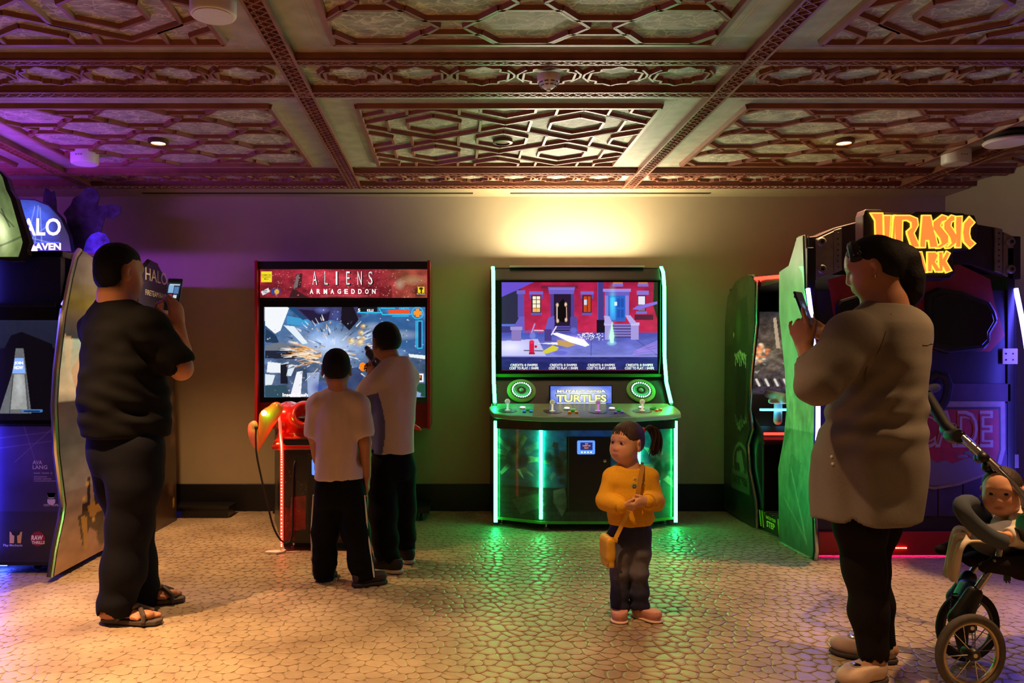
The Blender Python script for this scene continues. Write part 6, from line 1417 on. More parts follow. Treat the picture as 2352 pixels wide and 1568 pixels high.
# ---------------------------------------------------------------- woman in the grey tunic at the right, looking down at her phone
def build_woman():
    Y = 2.96; f = np.array((-.72, .694, 0)); r = np.array((.694, .72, 0)); u = np.array((0, 0, 1.0)); yaw = math.atan2(r[1], r[0])
    J = lambda px, py, y=Y: np.array(P(px, py, y)); base = (J(2010, 1540)[0], Y, 0)
    s = Sdf((1.22, 2.66, 0), (1.92, 3.42, 1.68), .006)
    hc = J(2000, 613); nb = J(2030, 715); hd = head(s, hc, np.array((-.86, .42, -.30)), u+np.array((-.1, 0, 0)), .222, 0, nb, .25)
    s.ell(J(2035, 690), (.07, .07, .06), .03)
    sp = J(2035, 780, 2.97); pel = J(2000, 1080, 2.98); s.cone(nb, sp, .07, .11, .04).cone(sp, pel, .12, .13, .05)
    shL, shR = J(1953, 775, 2.86), J(2080, 778, 3.08); elL, elR = J(1878, 888, 2.80), J(1960, 890, 3.30)
    wrL, wrR = J(1849, 800, 2.93), J(1902, 772, 3.16)
    s.chain([sp, shL, elL, wrL], [.08, .06, .045, .029], .03).chain([sp, shR, elR, wrR], [.08, .055, .045, .029], .03)
    hand(s, wrL, (-.12, .28, .95), (.72, .55, .1), 1, .95, [(-.35, .25, .15), (.45, .9, .6), (.3, .75, .7), (-.05, .55, .5)], ((.4, .8, .3), (.3, .9, .3)), spread=1.25)
    hand(s, wrR, (-.80, -.05, .42), (-.2, -.75, .5), -1, .95, [(.25, .5, .4), (.35, .6, .4), (.4, .6, .4), (.45, .6, .4)], ((-.1, .85, .3), (.0, 1, .2)))
    hipL, hipR = J(1970, 1110, 2.94), J(2025, 1110, 3.05); knL, knR = J(1985, 1300, 2.92), J(1993, 1300, 3.06); anL, anR = J(2006, 1512, 2.90), J(2024, 1472, 3.10)
    for hp, kn, an in ((hipL, knL, anL), (hipR, knR, anR)): s.chain([pel, hp, kn, an, (an[0], an[1], .05)], [.11, .075, .05, .034, .033], .03)
    for an, d in ((anL, (-.86, -.50)), (anR, (-.86, .5))):
        d = np.array((*d, 0)); d /= np.linalg.norm(d); h0 = np.array((an[0], an[1], 0)); s.cone(h0-d*.03+u*.05, h0+d*.13+u*.045, .03, .028, .02)
    o = person(s, 'person', base, 'woman in a long grey tunic with dark ponytail looking at her phone', skin_paint([hd], '#b98262'))
    eyes(hd, o, base, open_=.5)
    s = Sdf(hc-np.array((.22, .22, .25)), hc+np.array((.26, .3, .22)), .005); pt = hd['pt']; H = .222
    s.ell(pt(0, -.07, .14), np.array((.348, .425, .375))*H, 0, M=hd['M']).ell(pt(0, -.25, -.04), np.array((.31, .27, .30))*H, .03, M=hd['M'])
    s.box(pt(0, .50, -.34), np.array((.6, .42, .46))*H, .02, .02, 'sub', M=hd['M']); s.ell(pt(0, .50, .06), np.array((.30, .24, .26))*H, .02, 'sub', M=hd['M'])
    for sg in (-1, 1): s.ell(pt(sg*.37, .04, -.10), np.array((.10, .13, .17))*H, .015, 'sub', M=hd['M'])
    s.cut(pt(0, -.3, -.30), hd['u']*-1)
    s.chain([J(2054, 580), J(2074, 598), J(2084, 640), J(2085, 674), J(2082, 692)], [.046, .052, .053, .046, .026], .03)
    s.rough(.0008, .006, .006, .05, 6); hair = s.obj('hair', mat('hair_dark', '#120b09', .65, noise=.3, nscale=200, bump=.25, spec=.25), o)
    band = []
    for i in range(9): a = -1.35+i*2.7/8; band.append(Vector(pt(.375*math.sin(a), .20-.05*math.cos(a), .16+.36*math.cos(a)*.9-.06)))
    hb = MB().tube(spline(band, 4), .021, 8).obj('headband', mat('headband_black', '#0e0d10', .7), o, True)
    m = MB(); rs = np.random.RandomState(1); pth = spline(band, 6)
    for i in range(70):
        p = pth[rs.randint(4, len(pth)-4)]; a = rs.uniform(0, 6.28); dr = Vector((math.cos(a), math.sin(a), rs.uniform(-1, 1))).normalized(); m.ball(p+dr*.0208, .0022, 3)
    m.obj('dots', mat('dot_white', '#e8e0d8', .6), hb)
    e = Vector(pt(-.40, -.0, -.20)); MB().tube([e+Vector((0, .006*math.cos(k*.7), .008*math.sin(k*.7))) for k in range(9)], .0016, 5, True).obj('earring', mat('gold', '#d8b070', .25, metal=1), o, True)
    # tunic
    T = cloth('tunic_grey', '#7d756a', .9, .1, 300); s = Sdf((1.18, 2.6, .52), (1.98, 3.46, 1.42), .007)
    def sec(py, px, y, rx, ry): p = J(px, py, y); return (p[2], p[0], p[1], rx, ry)
    s.loft([sec(1196, 1990, 2.98, .215, .175), sec(1120, 1992, 2.98, .215, .185), sec(1050, 1997, 2.98, .215, .188), sec(960, 2008, 2.97, .205, .165), sec(880, 2022, 2.97, .20, .15), sec(800, 2040, 2.97, .212, .14), sec(745, 2046, 2.97, .195, .12), sec(712, 2040, 2.97, .12, .095), sec(696, 2036, 2.97, .085, .075)], .02, yaw=yaw, end=.015, p=2.4)
    s.chain([J(1990, 752, 2.92), shL, shL*.4+elL*.6, elL], [.075, .082, .078, .076], .04).cone(elL, elL*.42+wrL*.58, .074, .056, .02)
    s.chain([J(2080, 750, 3.03), shR, elR], [.075, .07, .062], .05).cone(elR, elR*.5+wrR*.5, .066, .054, .02)
    d = (wrL-elL)/np.linalg.norm(wrL-elL); s.cone(elL*.47+wrL*.53, wrL+d*.08, .046, .07, .004, 'sub'); s.ell(J(2034, 692), (.078, .078, .03), .01, 'sub')
    z0 = J(0, 1192)[2]; s.cut((J(1990, 0)[0], 2.98, z0), (-.03, -.03, -1)); s.loft([(z0-.06, *sec(1196, 1990, 2.98, .20, .16)[1:]), (z0+.025, *sec(1196, 1990, 2.98, .20, .16)[1:])], 0, 'sub', yaw=yaw, end=.01)
    s.rough(.007, .14, .14, .10, 31); s.rough(.016, .30, .30, .045, 32, lambda x, y, z: np.exp(-((z-.99)/.13)**2)); s.shift(lambda x, y, z: .007*np.sin((z*.8-(x-y*.3)*.75)*75)*np.exp(-((z-1.0)/.12)**2)*np.exp(-((x-1.42)/.16)**2)+.005*np.sin((x-y)*38+z*7)*np.exp(-((z-.72)/.2)**2))
    sl = J(1872, 1130, 2.80); s.cone(J(1868, 1105, 2.79), J(1862, 1215, 2.79), .002, .014, .004, 'sub'); tu = s.obj('tunic', T, o)
    for px, py in ((1878, 1040), (1873, 1066)):
        MB().ball(snap(tu, J(px, py, 2.80)), .006, 5).obj('button', mat('button_pearl', '#d8cfc4', .3), tu)
    seam = [snap(tu, J(x, y, z)) for x, y, z in ((2098, 792, 2.86), (2112, 791, 2.88), (2126, 790, 2.90), (2140, 789, 2.92), (2152, 788, 2.95))]
    MB().tube(seam, .0022, 5).obj('yoke_seam', cloth('tunic_seam', '#5d564d'), tu, True)
    seam = [snap(tu, J(x, y, z)) for x, y, z in ((2042, 742, 2.86), (2020, 770, 2.83), (2004, 805, 2.81), (1992, 845, 2.81), (1980, 880, 2.82))]
    MB().tube(spline(seam, 3), .0022, 5).obj('sleeve_seam', cloth('tunic_seam'), tu, True)
    # jeans
    s = Sdf((1.2, 2.6, .02), (1.95, 3.4, .72), .007)
    for hp, kn, an in ((hipL, knL, anL), (hipR, knR, anR)): s.chain([hp, hp*.5+kn*.5, kn, kn*.5+an*.5, an], [.090, .086, .069, .062, .050], .04); s.cone(an, an-u*.1, .045, .05, .004, 'sub')
    s.rough(.005, .08, .08, .06, 41); s.obj('jeans', cloth('jeans_black', '#1a1514', .85), o)
    SU = mat('shoe_beige', '#b89c88', .55, noise=.08); SS = mat('shoe_sole_dark', '#3a302a', .7)
    for an, d in ((anL, (-.80, -.42)), (anR, (-.80, .5))):
        d = np.array(d); d /= np.linalg.norm(d); h0 = an[:2]-d*.055; sh = shoe('shoe', h0, h0+d*.238, .088, .075, SU, SS, o, .02, True)
        MB().ball((h0[0]+d[0]*.155, h0[1]+d[1]*.155, .078), (.02, .02, .006), 5).obj('buckle', CHROME, sh, True)
    def pic(c): c.I[:] = lin('#0a0e18'); c.mottle(.8, .3, .3, 3); c.rect(.1, .5, .9, 1.5, '#1c2a44', .8); c.disc(.5, .8, .25, .2, '#7088b0', .7, .5); c.disc(.4, 1.2, .2, .15, '#90a0c0', .6, .5)
    phone('phone', J(1847, 712, 3.02), (-.24, .22, .93), (.62, -.60, .4), .074, .15, 'dark phone held low by the woman in the grey tunic', pic)
build_woman()
# ---------------------------------------------------------------- the two boys at the red cabinet
def short_hair(hd, o, m, nape=-.22, H=None):
    H = hd['H']; pt = hd['pt']; s = Sdf(hd['c']-.16, hd['c']+.16, .0045)
    s.ell(pt(0, -.06, .15), np.array((.352, .428, .378))*H, 0, M=hd['M']).ell(pt(0, -.2, -.03), np.array((.32, .26, .27))*H, .03, M=hd['M'])
    s.box(pt(0, .50, -.28), np.array((.6, .44, .46))*H, .02, .02, 'sub', M=hd['M']); s.ell(pt(0, .49, .10), np.array((.28, .22, .22))*H, .015, 'sub', M=hd['M'])
    for sg in (-1, 1): s.ell(pt(sg*.36, .02, -.09), np.array((.10, .12, .16))*H, .012, 'sub', M=hd['M'])
    s.cut(pt(0, -.3, nape), hd['u']*-1); s.rough(.0016, .006, .006, .01, 3); return s.obj('hair', m, o)
HAIRB = mat('hair_black')
def build_boy_small():
    Y = 4.2; f = np.array((-.10, .995, 0)); r = np.array((.995, .10, 0)); u = np.array((0, 0, 1.0)); yaw = math.atan2(r[1], r[0])
    J = lambda px, py, y=Y: np.array(P(px, py, y)); base = (J(785, 1345)[0], Y, 0)
    s = Sdf((-.84, 3.98, 0), (-.38, 4.46, 1.26), .005)
    hc = J(773, 846); nb = J(777, 900); hd = head(s, hc, f, u, .205, .5, nb, .22); hd['fade'] = -.36
    sp = J(777, 950); pel = J(780, 1110); s.cone(nb, sp, .045, .045, .02).cone(sp, pel, .05, .06, .02)
    shL, shR = J(728, 930), J(826, 930); elL, elR = J(722, 1000, 4.22), J(838, 1015, 4.18); wrL, wrR = J(728, 1055, 4.32), J(842, 1092, 4.22)
    s.chain([sp, shL, elL, wrL], [.04, .038, .034, .024], .015).chain([sp, shR, elR, wrR], [.04, .038, .034, .024], .015)
    hand(s, wrR, (.05, .10, -.98), (-.95, .1, 0), -1, .78, [(.2, .35, .3)]*4); hand(s, wrL, (.12, .3, -.94), (.95, .1, 0), 1, .78, [(.2, .35, .3)]*4)
    hipL, hipR = J(755, 1120), J(805, 1120); knL, knR = J(747, 1220, 4.24), J(815, 1220, 4.18); anL, anR = J(744, 1318, 4.25), J(836, 1322, 4.16)
    for hp, kn, an in ((hipL, knL, anL), (hipR, knR, anR)): s.chain([pel, hp, kn, an, (an[0], an[1], .04)], [.08, .055, .04, .03, .03], .02)
    o = person(s, 'person', base, 'small boy in a plain white T-shirt standing with his back to the camera', skin_paint([hd], '#a8704e'))
    short_hair(hd, o, HAIRB, -.26)
    def sec(py, px, y, rx, ry): p = J(px, py, y); return (p[2], p[0], p[1], rx, ry)
    s = Sdf((-.86, 3.95, .5), (-.36, 4.5, 1.06), .0055)
    s.loft([sec(1100, 778, 4.2, .128, .098), sec(1040, 779, 4.2, .122, .096), sec(980, 777, 4.2, .115, .09), sec(935, 776, 4.2, .118, .08), sec(908, 776, 4.2, .085, .065), sec(893, 776, 4.2, .048, .05)], .02, yaw=yaw, end=.012, p=2.4)
    s.chain([J(745, 920), shL], [.055, .056], .03).cone(shL, shL*.10+elL*.90, .057, .058, .02); s.chain([J(808, 920), shR], [.055, .056], .03).cone(shR, shR*.28+elR*.72, .057, .060, .02)
    for sh, el, k_ in ((shL, elL, .95), (shR, elR, .78)): d = (el-sh)/np.linalg.norm(el-sh); s.cone(sh*(1-k_)+el*k_, el+d*.08, .044, .06, .004, 'sub')
    z0 = J(0, 1099)[2]; s.cut((0, 0, z0), (.02, 0, -1)); s.loft([(z0-.03, *sec(1100, 778, 4.2, .116, .086)[1:]), (z0+.02, *sec(1100, 778, 4.2, .116, .086)[1:])], 0, 'sub', yaw=yaw, end=.01); s.ell(J(776, 889), (.052, .055, .02), .006, 'sub')
    s.rough(.005, .07, .07, .09, 51); s.rough(.004, .03, .05, .12, 52); s.obj('t_shirt', cloth('tee_white', '#c6b0a8', .9, .05), o)
    s = Sdf((-.86, 3.95, .0), (-.36, 4.5, .68), .0055)
    s.loft([sec(1160, 779, 4.2, .11, .09), sec(1120, 779, 4.2, .118, .09), sec(1085, 779, 4.2, .112, .085)], .02, yaw=yaw, end=.02)
    for hp, kn, an in ((hipL, knL, anL), (hipR, knR, anR)): s.chain([hp, kn, kn*.4+an*.6, an], [.075, .070, .064, .056], .03); s.cone(an-u*.01, an-u*.1, .046, .06, .004, 'sub')
    s.rough(.006, .07, .07, .09, 53); s.rough(.008, .1, .1, .03, 54, lambda x, y, z: np.clip((.2-z)/.1, 0, 1)); tr = s.obj('track_trousers', cloth('track_black', '#0b0a0a', .8), o)
    for hp, kn, an, sx in ((hipR, knR, anR, 1), (hipL, knL, anL, -1)):
        st = MB()
        for k in (0, .014):
            pts = [hp*(1-t)+kn*t+np.array((sx*(.0745-.004*t), -.012-k, 0)) for t in (.15, .5, 1)]+[kn*(1-t)+an*t+np.array((sx*(.0705-.015*t), -.014-k, 0)) for t in (.35, .7, 1)]
            st.tube(spline(pts, 5), .004, 6)
        st.obj('side_stripe', mat('stripe_white', '#d8d2cc', .8), tr, True)
    SU = mat('sneaker_dark', '#2a201c', .7, noise=.3, nscale=60); SS = mat('sneaker_sole', '#171312', .7)
    shoe('sneaker', (anL[0]+.0, anL[1]-.035), (anL[0]+.02, anL[1]+.15), .07, .065, SU, SS, o); shoe('sneaker', (anR[0]-.055, anR[1]-.03), (anR[0]+.115, anR[1]+.045), .072, .065, SU, SS, o)
build_boy_small()
def build_boy_tall():
    Y = 4.5; f = np.array((-.42, .907, 0)); r = np.array((.907, .42, 0)); u = np.array((0, 0, 1.0)); yaw = math.atan2(r[1], r[0])
    J = lambda px, py, y=Y: np.array(P(px, py, y)); base = (J(905, 1300)[0], Y, 0)
    s = Sdf((-.62, 4.22, 0), (-.16, 5.0, 1.45), .0052)
    hc = J(886, 784); nb = J(905, 838); hd = head(s, hc, np.array((-.55, .83, -.08)), u+np.array((-.12, 0, 0)), .212, .4, nb, .21); hd['fade'] = -.34
    sp = J(906, 890); pel = J(900, 1060); s.cone(nb, sp, .045, .045, .02).cone(sp, pel, .05, .06, .02)
    shL, shR = J(872, 868, 4.44), J(938, 866, 4.56); elL, elR = J(838, 908, 4.52), J(905, 915, 4.80); wrL, wrR = J(853, 858, 4.66), J(862, 868, 4.70)
    s.chain([sp, shL, elL, wrL], [.04, .038, .034, .024], .015).chain([sp, shR, elR, wrR], [.04, .038, .034, .024], .015)
    hand(s, wrL, (.0, .35, .93), (.5, .8, -.2), 1, .80, [(.6, .9, .6)]*4); hand(s, wrR, (-.4, .2, .85), (-.3, -.6, 0), -1, .8, [(.7, .9, .6)]*4)
    hipL, hipR = J(880, 1080, 4.47), J(922, 1080, 4.53); knL, knR = J(880, 1180, 4.45), J(922, 1175, 4.58); anL, anR = J(888, 1280, 4.42), J(928, 1258, 4.66)
    for hp, kn, an in ((hipL, knL, anL), (hipR, knR, anR)): s.chain([pel, hp, kn, an, (an[0], an[1], .04)], [.085, .06, .045, .032, .03], .02)
    o = person(s, 'person', base, 'taller boy in white and blue T-shirt aiming a toy gun at the screen', skin_paint([hd], '#9c6444'))
    eyes(hd, o, base, open_=.6); short_hair(hd, o, HAIRB, -.24)
    def sec(py, px, y, rx, ry): p = J(px, py, y); return (p[2], p[0], p[1], rx, ry)
    def tee(col):
        WHT, BLU = np.array(lin('#c4b0a6')), np.array(lin('#5d5a86'))
        def fn(V):
            # blue side panel: a fixed strip of the garment on the boy's left flank
            q = (V-np.array(base)) @ np.stack([r, f, u], 1); m = ((q[:, 0] < -.105+.022*np.sin((V[:, 2]-.62)*9)) & (V[:, 2] < .985+.25*(V[:, 0]+.46))).astype(float)
            return WHT*(1-m[:, None])+BLU*m[:, None]
        return fn
    s = Sdf((-.64, 4.2, .58), (-.14, 5.0, 1.2), .0055)
    s.loft([sec(1041, 900, 4.5, .128, .105), sec(980, 902, 4.5, .125, .105), sec(920, 905, 4.5, .122, .10), sec(865, 910, 4.5, .122, .085), sec(835, 912, 4.5, .09, .07), sec(815, 912, 4.5, .05, .052)], .02, yaw=yaw, end=.012, p=2.3)
    s.chain([J(890, 850, 4.47), shL], [.058, .058], .03).cone(shL, shL*.2+elL*.8, .062, .070, .02); s.chain([J(925, 850, 4.53), shR], [.055, .058], .03).cone(shR, shR*.3+elR*.7, .06, .062, .02)
    d = (elL-shL)/np.linalg.norm(elL-shL); s.cone(shL*.12+elL*.88, elL+d*.08, .052, .07, .004, 'sub')
    z0 = J(0, 1040)[2]; s.cut((0, 0, z0), (0, 0, -1)); s.loft([(z0-.03, *sec(1041, 900, 4.5, .115, .092)[1:]), (z0+.02, *sec(1041, 900, 4.5, .115, .092)[1:])], 0, 'sub', yaw=yaw, end=.01)
    s.rough(.006, .05, .06, .16, 61); s.rough(.004, .04, .05, .07, 62); s.obj('t_shirt', mat_attr('tee_two_tone', .9, 0, spec=.2, bump=.3, nscale=160), o, None, tee(None))
    s = Sdf((-.64, 4.2, .0), (-.12, 5.0, .72), .006)
    s.loft([sec(1100, 901, 4.5, .115, .10), sec(1060, 901, 4.5, .122, .1), sec(1030, 901, 4.5, .115, .09)], .02, yaw=yaw, end=.02)
    for hp, kn, an in ((hipL, knL, anL), (hipR, knR, anR)): s.chain([hp, kn, kn*.4+an*.6, an], [.088, .080, .070, .062], .03); s.cone(an-u*.01, an-u*.1, .05, .06, .004, 'sub')
    s.rough(.007, .08, .08, .09, 63); s.rough(.008, .1, .1, .035, 64, lambda x, y, z: np.clip((.24-z)/.12, 0, 1)); s.obj('trousers', cloth('track_black'), o)
    SU = mat('trainer_black', '#151214', .7, noise=.2, nscale=60); SS = mat('trainer_sole', '#b8a294', .6)
    shoe('trainer', (anL[0]+.09, anL[1]-.03), (anL[0]-.115, anL[1]+.05), .08, .085, SU, SS, o, .024); shoe('trainer', (anR[0]+.055, anR[1]-.06), (anR[0]-.09, anR[1]+.09), .08, .085, SU, SS, o, .024)
    # toy gun in his hands
    g = empty('light_gun', J(853, 838, 4.68), 'black and orange toy gun held by the taller boy', 'toy gun', 'light guns of the red cabinet')
    G = lambda px, py, y=4.70: J(px, py, y); GB = mat('gun_black', '#151517', .25); s = Sdf((-.56, 4.5, 1.0), (-.36, 4.95, 1.32), .0045)
    s.cone(G(850, 812, 4.78), G(878, 848, 4.60), .029, .033, .01).cone(G(843, 800, 4.86), G(855, 818, 4.76), .017, .02, .008).cone(G(868, 832, 4.66), G(876, 862, 4.64), .026, .024, .015).cone(G(856, 828, 4.74), G(846, 850, 4.74), .02, .017, .01).obj('body', GB, g)
    s = Sdf((-.56, 4.4, .98), (-.30, 4.95, 1.32), .0045); s.cone(G(884, 842, 4.56), G(874, 876, 4.50), .020, .019, .01).ell(G(833, 842, 4.72), (.02, .024, .026), .01).obj('orange_stock', mat('orange_glow', '#f07a20', .4, em='#ff8a18', es=.9), g)
    boxo('sight_plate', tuple(G(858, 838, 4.655)), tuple(G(872, 814, 4.675)), CHROME, g, bev=.003)
    MB().tube(spline([G(862, 870, 4.7), G(858, 920, 4.75), G(856, 980, 4.85), G(850, 1040, 4.9)], 5), .006, 7).obj('cable', RUBBER, g, True)
build_boy_tall()
# ---------------------------------------------------------------- the little girl in yellow
def build_girl():
    Y = 3.62; f = np.array((-.06, -.998, 0)); r = np.array((-.998, .06, 0)); u = np.array((0, 0, 1.0)); yaw = math.atan2(r[1], r[0])
    J = lambda px, py, y=Y: np.array(P(px, py, y)); base = (J(1447, 1425)[0], Y, 0)
    s = Sdf((.58, 3.36, 0), (1.02, 3.86, .92), .004)
    hf = np.array((-.80, -.62, .03)); hc = J(1439, 1016); nb = J(1447, 1075); hd = head(s, hc, hf, u+np.array((.06, 0, 0)), .186, 1.0, nb, .20); hd['brow'] = .35
    sp = J(1447, 1110); pel = J(1447, 1210); s.cone(nb, sp, .036, .055, .03).cone(sp, pel, .07, .07, .03)
    shR, shL = J(1408, 1098), J(1488, 1098); elR, elL = J(1391, 1150, 3.60), J(1503, 1150, 3.60); wrR, wrL = J(1428, 1163, 3.50), J(1488, 1150, 3.50)
    s.chain([sp, shR, elR, wrR], [.05, .034, .028, .019], .02).chain([sp, shL, elL, wrL], [.05, .034, .028, .019], .02)
    hand(s, wrR, (.95, -.20, .02), (.05, .55, .35), -1, .56, [(.55, .9, .7), (.6, .9, .7), (.65, .9, .7), (.7, .9, .6)], ((.5, .8, .2), (.2, .9, .4)), k=.004)
    hand(s, wrL, (-.92, -.25, -.12), (-.2, .6, .1), 1, .56, [(.6, .9, .7), (.65, .9, .7), (.7, .9, .7), (.75, .9, .6)], ((.45, .8, .2), (.2, .9, .4)), k=.004)
    hipR, hipL = J(1426, 1225), J(1470, 1225); knR, knL = J(1423, 1315, 3.60), J(1466, 1315, 3.60); anR, anL = J(1424, 1392, 3.62), J(1470, 1390, 3.62)
    for hp, kn, an in ((hipR, knR, anR), (hipL, knL, anL)): s.chain([pel, hp, kn, an, (an[0], an[1], .03)], [.06, .045, .036, .027, .026], .02)
    o = person(s, 'person', base, 'little girl in a yellow sweatshirt and jeans with a side ponytail', skin_paint([hd], '#d09a78'))
    eyes(hd, o, base, look=(.3, 0), open_=.85)
    # hair, fringe and ponytail
    H = .186; pt = hd['pt']; s = Sdf(hc-.17, hc+.2, .004)
    s.ell(pt(0, -.06, .14), np.array((.364, .438, .398))*H, 0, M=hd['M']).ell(pt(0, -.24, -.03), np.array((.30, .22, .25))*H, .02, M=hd['M'])
    s.ell(pt(0, .45, -.04), np.array((.27, .27, .37))*H, .012, 'sub', M=hd['M']); s.box(pt(0, .57, -.52), np.array((.6, .42, .46))*H, .02, .015, 'sub', M=hd['M'])
    for sg in (-1, 1): s.ell(pt(sg*.36, .03, -.08), np.array((.10, .10, .16))*H, .01, 'sub', M=hd['M'])
    s.cut(pt(0, -.3, -.22), hd['u']*-1); s.rough(.0016, .004, .004, .02, 3); hr = s.obj('hair', mat('hair_brown', '#3a241a', .5, noise=.35, nscale=260, bump=.5), o)
    m = MB(); rs = np.random.RandomState(4)
    for i in range(22):                                   # fringe wisps on the forehead
        a = rs.uniform(-.22, .18); p0 = Vector(pt(a, .30-1.4*a*a, .385)); p1 = Vector(pt(a+rs.uniform(-.02, .02), .358-1.6*a*a, .26)); p2 = Vector(pt(a+rs.uniform(-.04, .04), .356-1.7*a*a, .20+rs.uniform(-.06, .05))); m.tube(spline([p0, p1, p2], 4), [.0012]*8+[.0005], 5)
    m.obj('fringe', mat('hair_brown'), hr, True)
    el = J(1478, 988, 3.66); m = MB()
    m.tube([Vector(el)+Vector((0, .011*math.cos(k*.7), .011*math.sin(k*.7))) for k in range(9)], .005, 6, True); m.obj('hair_tie', mat('tie_red', '#c03020', .6), o, True)
    m = MB()
    for i in range(120):
        a, b = rs.normal(0, .5), rs.normal(0, .5); L = rs.uniform(.75, 1.1); p = [J(1479, 988, 3.66), J(1492+4*a, 982+4*b, 3.67+.006*b), J(1504+7*a, 992+8*b, 3.68+.016*b), J(1508+9*a, 1015+10*b*L, 3.69+.02*b), J(1508+12*a-6*L, 1028+14*L+8*b, 3.69+.022*b)]
        m.tube(spline([tuple(q) for q in p], 3), [.0042]*10+[.003, .002, .001], 4)
    m.obj('ponytail', mat('hair_brown'), o, True)
    # sweatshirt
    def sec(py, px, y, rx, ry): p = J(px, py, y); return (p[2], p[0], p[1], rx, ry)
    T = cloth('sweat_yellow', '#e2a72a', .9, .06, 160); s = Sdf((.56, 3.38, .36), (1.04, 3.84, .72), .0045)
    s.loft([sec(1203, 1447, 3.62, .095, .082), sec(1185, 1447, 3.62, .108, .092), sec(1150, 1447, 3.62, .106, .09), sec(1110, 1447, 3.62, .102, .08), sec(1086, 1447, 3.62, .082, .065), sec(1072, 1447, 3.62, .05, .05)], .02, yaw=yaw, end=.012, p=2.3)
    s.chain([J(1428, 1090), shR], [.045, .048], .03).chain([shR, elR, elR*.35+wrR*.65, elR*.08+wrR*.92], [.046, .044, .038, .030], .012); s.chain([J(1468, 1090), shL], [.045, .048], .03).chain([shL, elL, elL*.35+wrL*.65, elL*.08+wrL*.92], [.046, .044, .038, .030], .012)
    s.ell(J(1447, 1070), (.055, .05, .018), .006, 'sub'); s.rough(.005, .05, .05, .035, 71); s.rough(.003, .02, .02, .02, 72, lambda x, y, z: np.clip((.52-z)/.06, 0, 1)); s.cut((0, 0, J(0, 1204)[2]), (0, 0, -1)); sw = s.obj('sweatshirt', T, o)
    MB().tube([tuple(J(1447, 1078)+np.array((.052*math.cos(a), .047*math.sin(a), .012*math.sin(a)))) for a in np.linspace(0, 6.28, 25)[:-1]], .006, 6, True).obj('collar', cloth('sweat_rib', '#c88f22'), sw, True)
    for wr, el in ((wrR, elR), (wrL, elL)):
        d = (wr-el)/np.linalg.norm(wr-el); c0 = el*.10+wr*.90; MB().tube([tuple(c0-d*.012), tuple(c0+d*.010)], .031, 14).obj('cuff', cloth('sweat_rib'), sw, True)
    # small printed blooms with faces on the chest
    for px, py, rr, cc in ((1461, 1100, .0105, '#e8c860'), (1479, 1108, .0105, '#e0b850'), (1459, 1116, .010, '#6f8a7a')):
        p = snap(sw, J(px, py, 3.53)); m = MB()
        for k in range(6): a = k*1.047; m.ball((p.x+rr*.7*math.cos(a), p.y, p.z+rr*.7*math.sin(a)), (rr*.55, .002, rr*.55), 5)
        b = m.obj('printed_bloom', mat('bloom_'+cc[1:], cc, .8), sw); e = MB()
        for k in (-1, 1): e.ball((p.x+k*.004, p.y-.002, p.z+.002), (.0012, .001, .0025), 4)
        e.tube([(p.x-.004, p.y-.0025, p.z-.003), (p.x, p.y-.0025, p.z-.0055), (p.x+.004, p.y-.0025, p.z-.003)], .0008, 4); e.obj('bloom_face', mat('ink_dark', '#2a2016', .7), b)
    # jeans, faded at the knees
    def jeans(V):
        b = np.array(lin('#30344e')); a = np.array(lin('#68626a')); zk = .24; g = np.exp(-((V[:, 2]-.235)/.07)**2)*(V[:, 1] < 3.60); g2 = .5*np.exp(-((V[:, 2]-.29)/.05)**2)*(V[:, 1] < 3.60); m = np.clip(g*.75+g2, 0, 1)[:, None]; n = 1+.12*vnoise(V[:, 0]*90, V[:, 1]*90, V[:, 2]*40, 4)[:, None]; return (b*(1-m)+a*m)*n
    s = Sdf((.58, 3.4, .0), (1.0, 3.84, .48), .0045)
    s.loft([sec(1250, 1447, 3.62, .085, .07), sec(1215, 1447, 3.62, .09, .075), sec(1190, 1447, 3.62, .085, .07)], .02, yaw=yaw, end=.02)
    for hp, kn, an in ((hipR, knR, anR), (hipL, knL, anL)): s.chain([hp, hp*.5+kn*.5, kn, kn*.4+an*.6, an], [.056, .052, .043, .041, .042], .014); s.cone(an-u*.005, an-u*.08, .036, .05, .004, 'sub')
    s.cone(J(1447, 1270, 3.56), J(1447, 1395, 3.56), .004, .007, .006, 'sub'); s.rough(.004, .05, .05, .03, 73); s.obj('jeans', mat_attr('jeans_denim', .85, 0, spec=.2, bump=.3, nscale=200), o, None, jeans)
    SP = mat('shoe_pink', '#d39480', .7, noise=.08, nscale=90); SS2 = mat('shoe_pink_sole', '#d8b4a0', .7)
    shoe('shoe', (anR[0]+.005, anR[1]+.05), (anR[0]-.02, anR[1]-.09), .066, .052, SP, SS2, o, .013, True); shoe('shoe', (anL[0]-.02, anL[1]+.045), (anL[0]+.075, anL[1]-.075), .064, .052, SP, SS2, o, .013, True)
    # yellow shoulder bag
    YB_ = mat('bag_yellow', '#dba32a', .45, noise=.05); bg = empty('shoulder_bag', J(1392, 1308, 3.54), 'small yellow shoulder bag hanging at the little girl\'s side', 'bag')
    s = Sdf((.60, 3.44, .26), (.80, 3.66, .50), .004); Mx = rotm('Z', .12) @ rotm('Y', -.04); c0 = J(1395, 1268, 3.55); s.box(c0, (.018, .058, .078), .018, 0, M=Mx); s.box(c0+np.array((0, 0, .02)), (.022, .060, .05), .016, .006, M=Mx); s.rough(.002, .03, .03, .03, 5); s.obj('pouch', YB_, bg)
    MB().tube(spline([tuple(J(1402, 1258, 3.505)), tuple(J(1400, 1275, 3.498)), tuple(J(1396, 1295, 3.50))], 4), .007, 6).obj('flap_tab', mat('bag_dark_yellow', '#b98420', .5), bg, True)
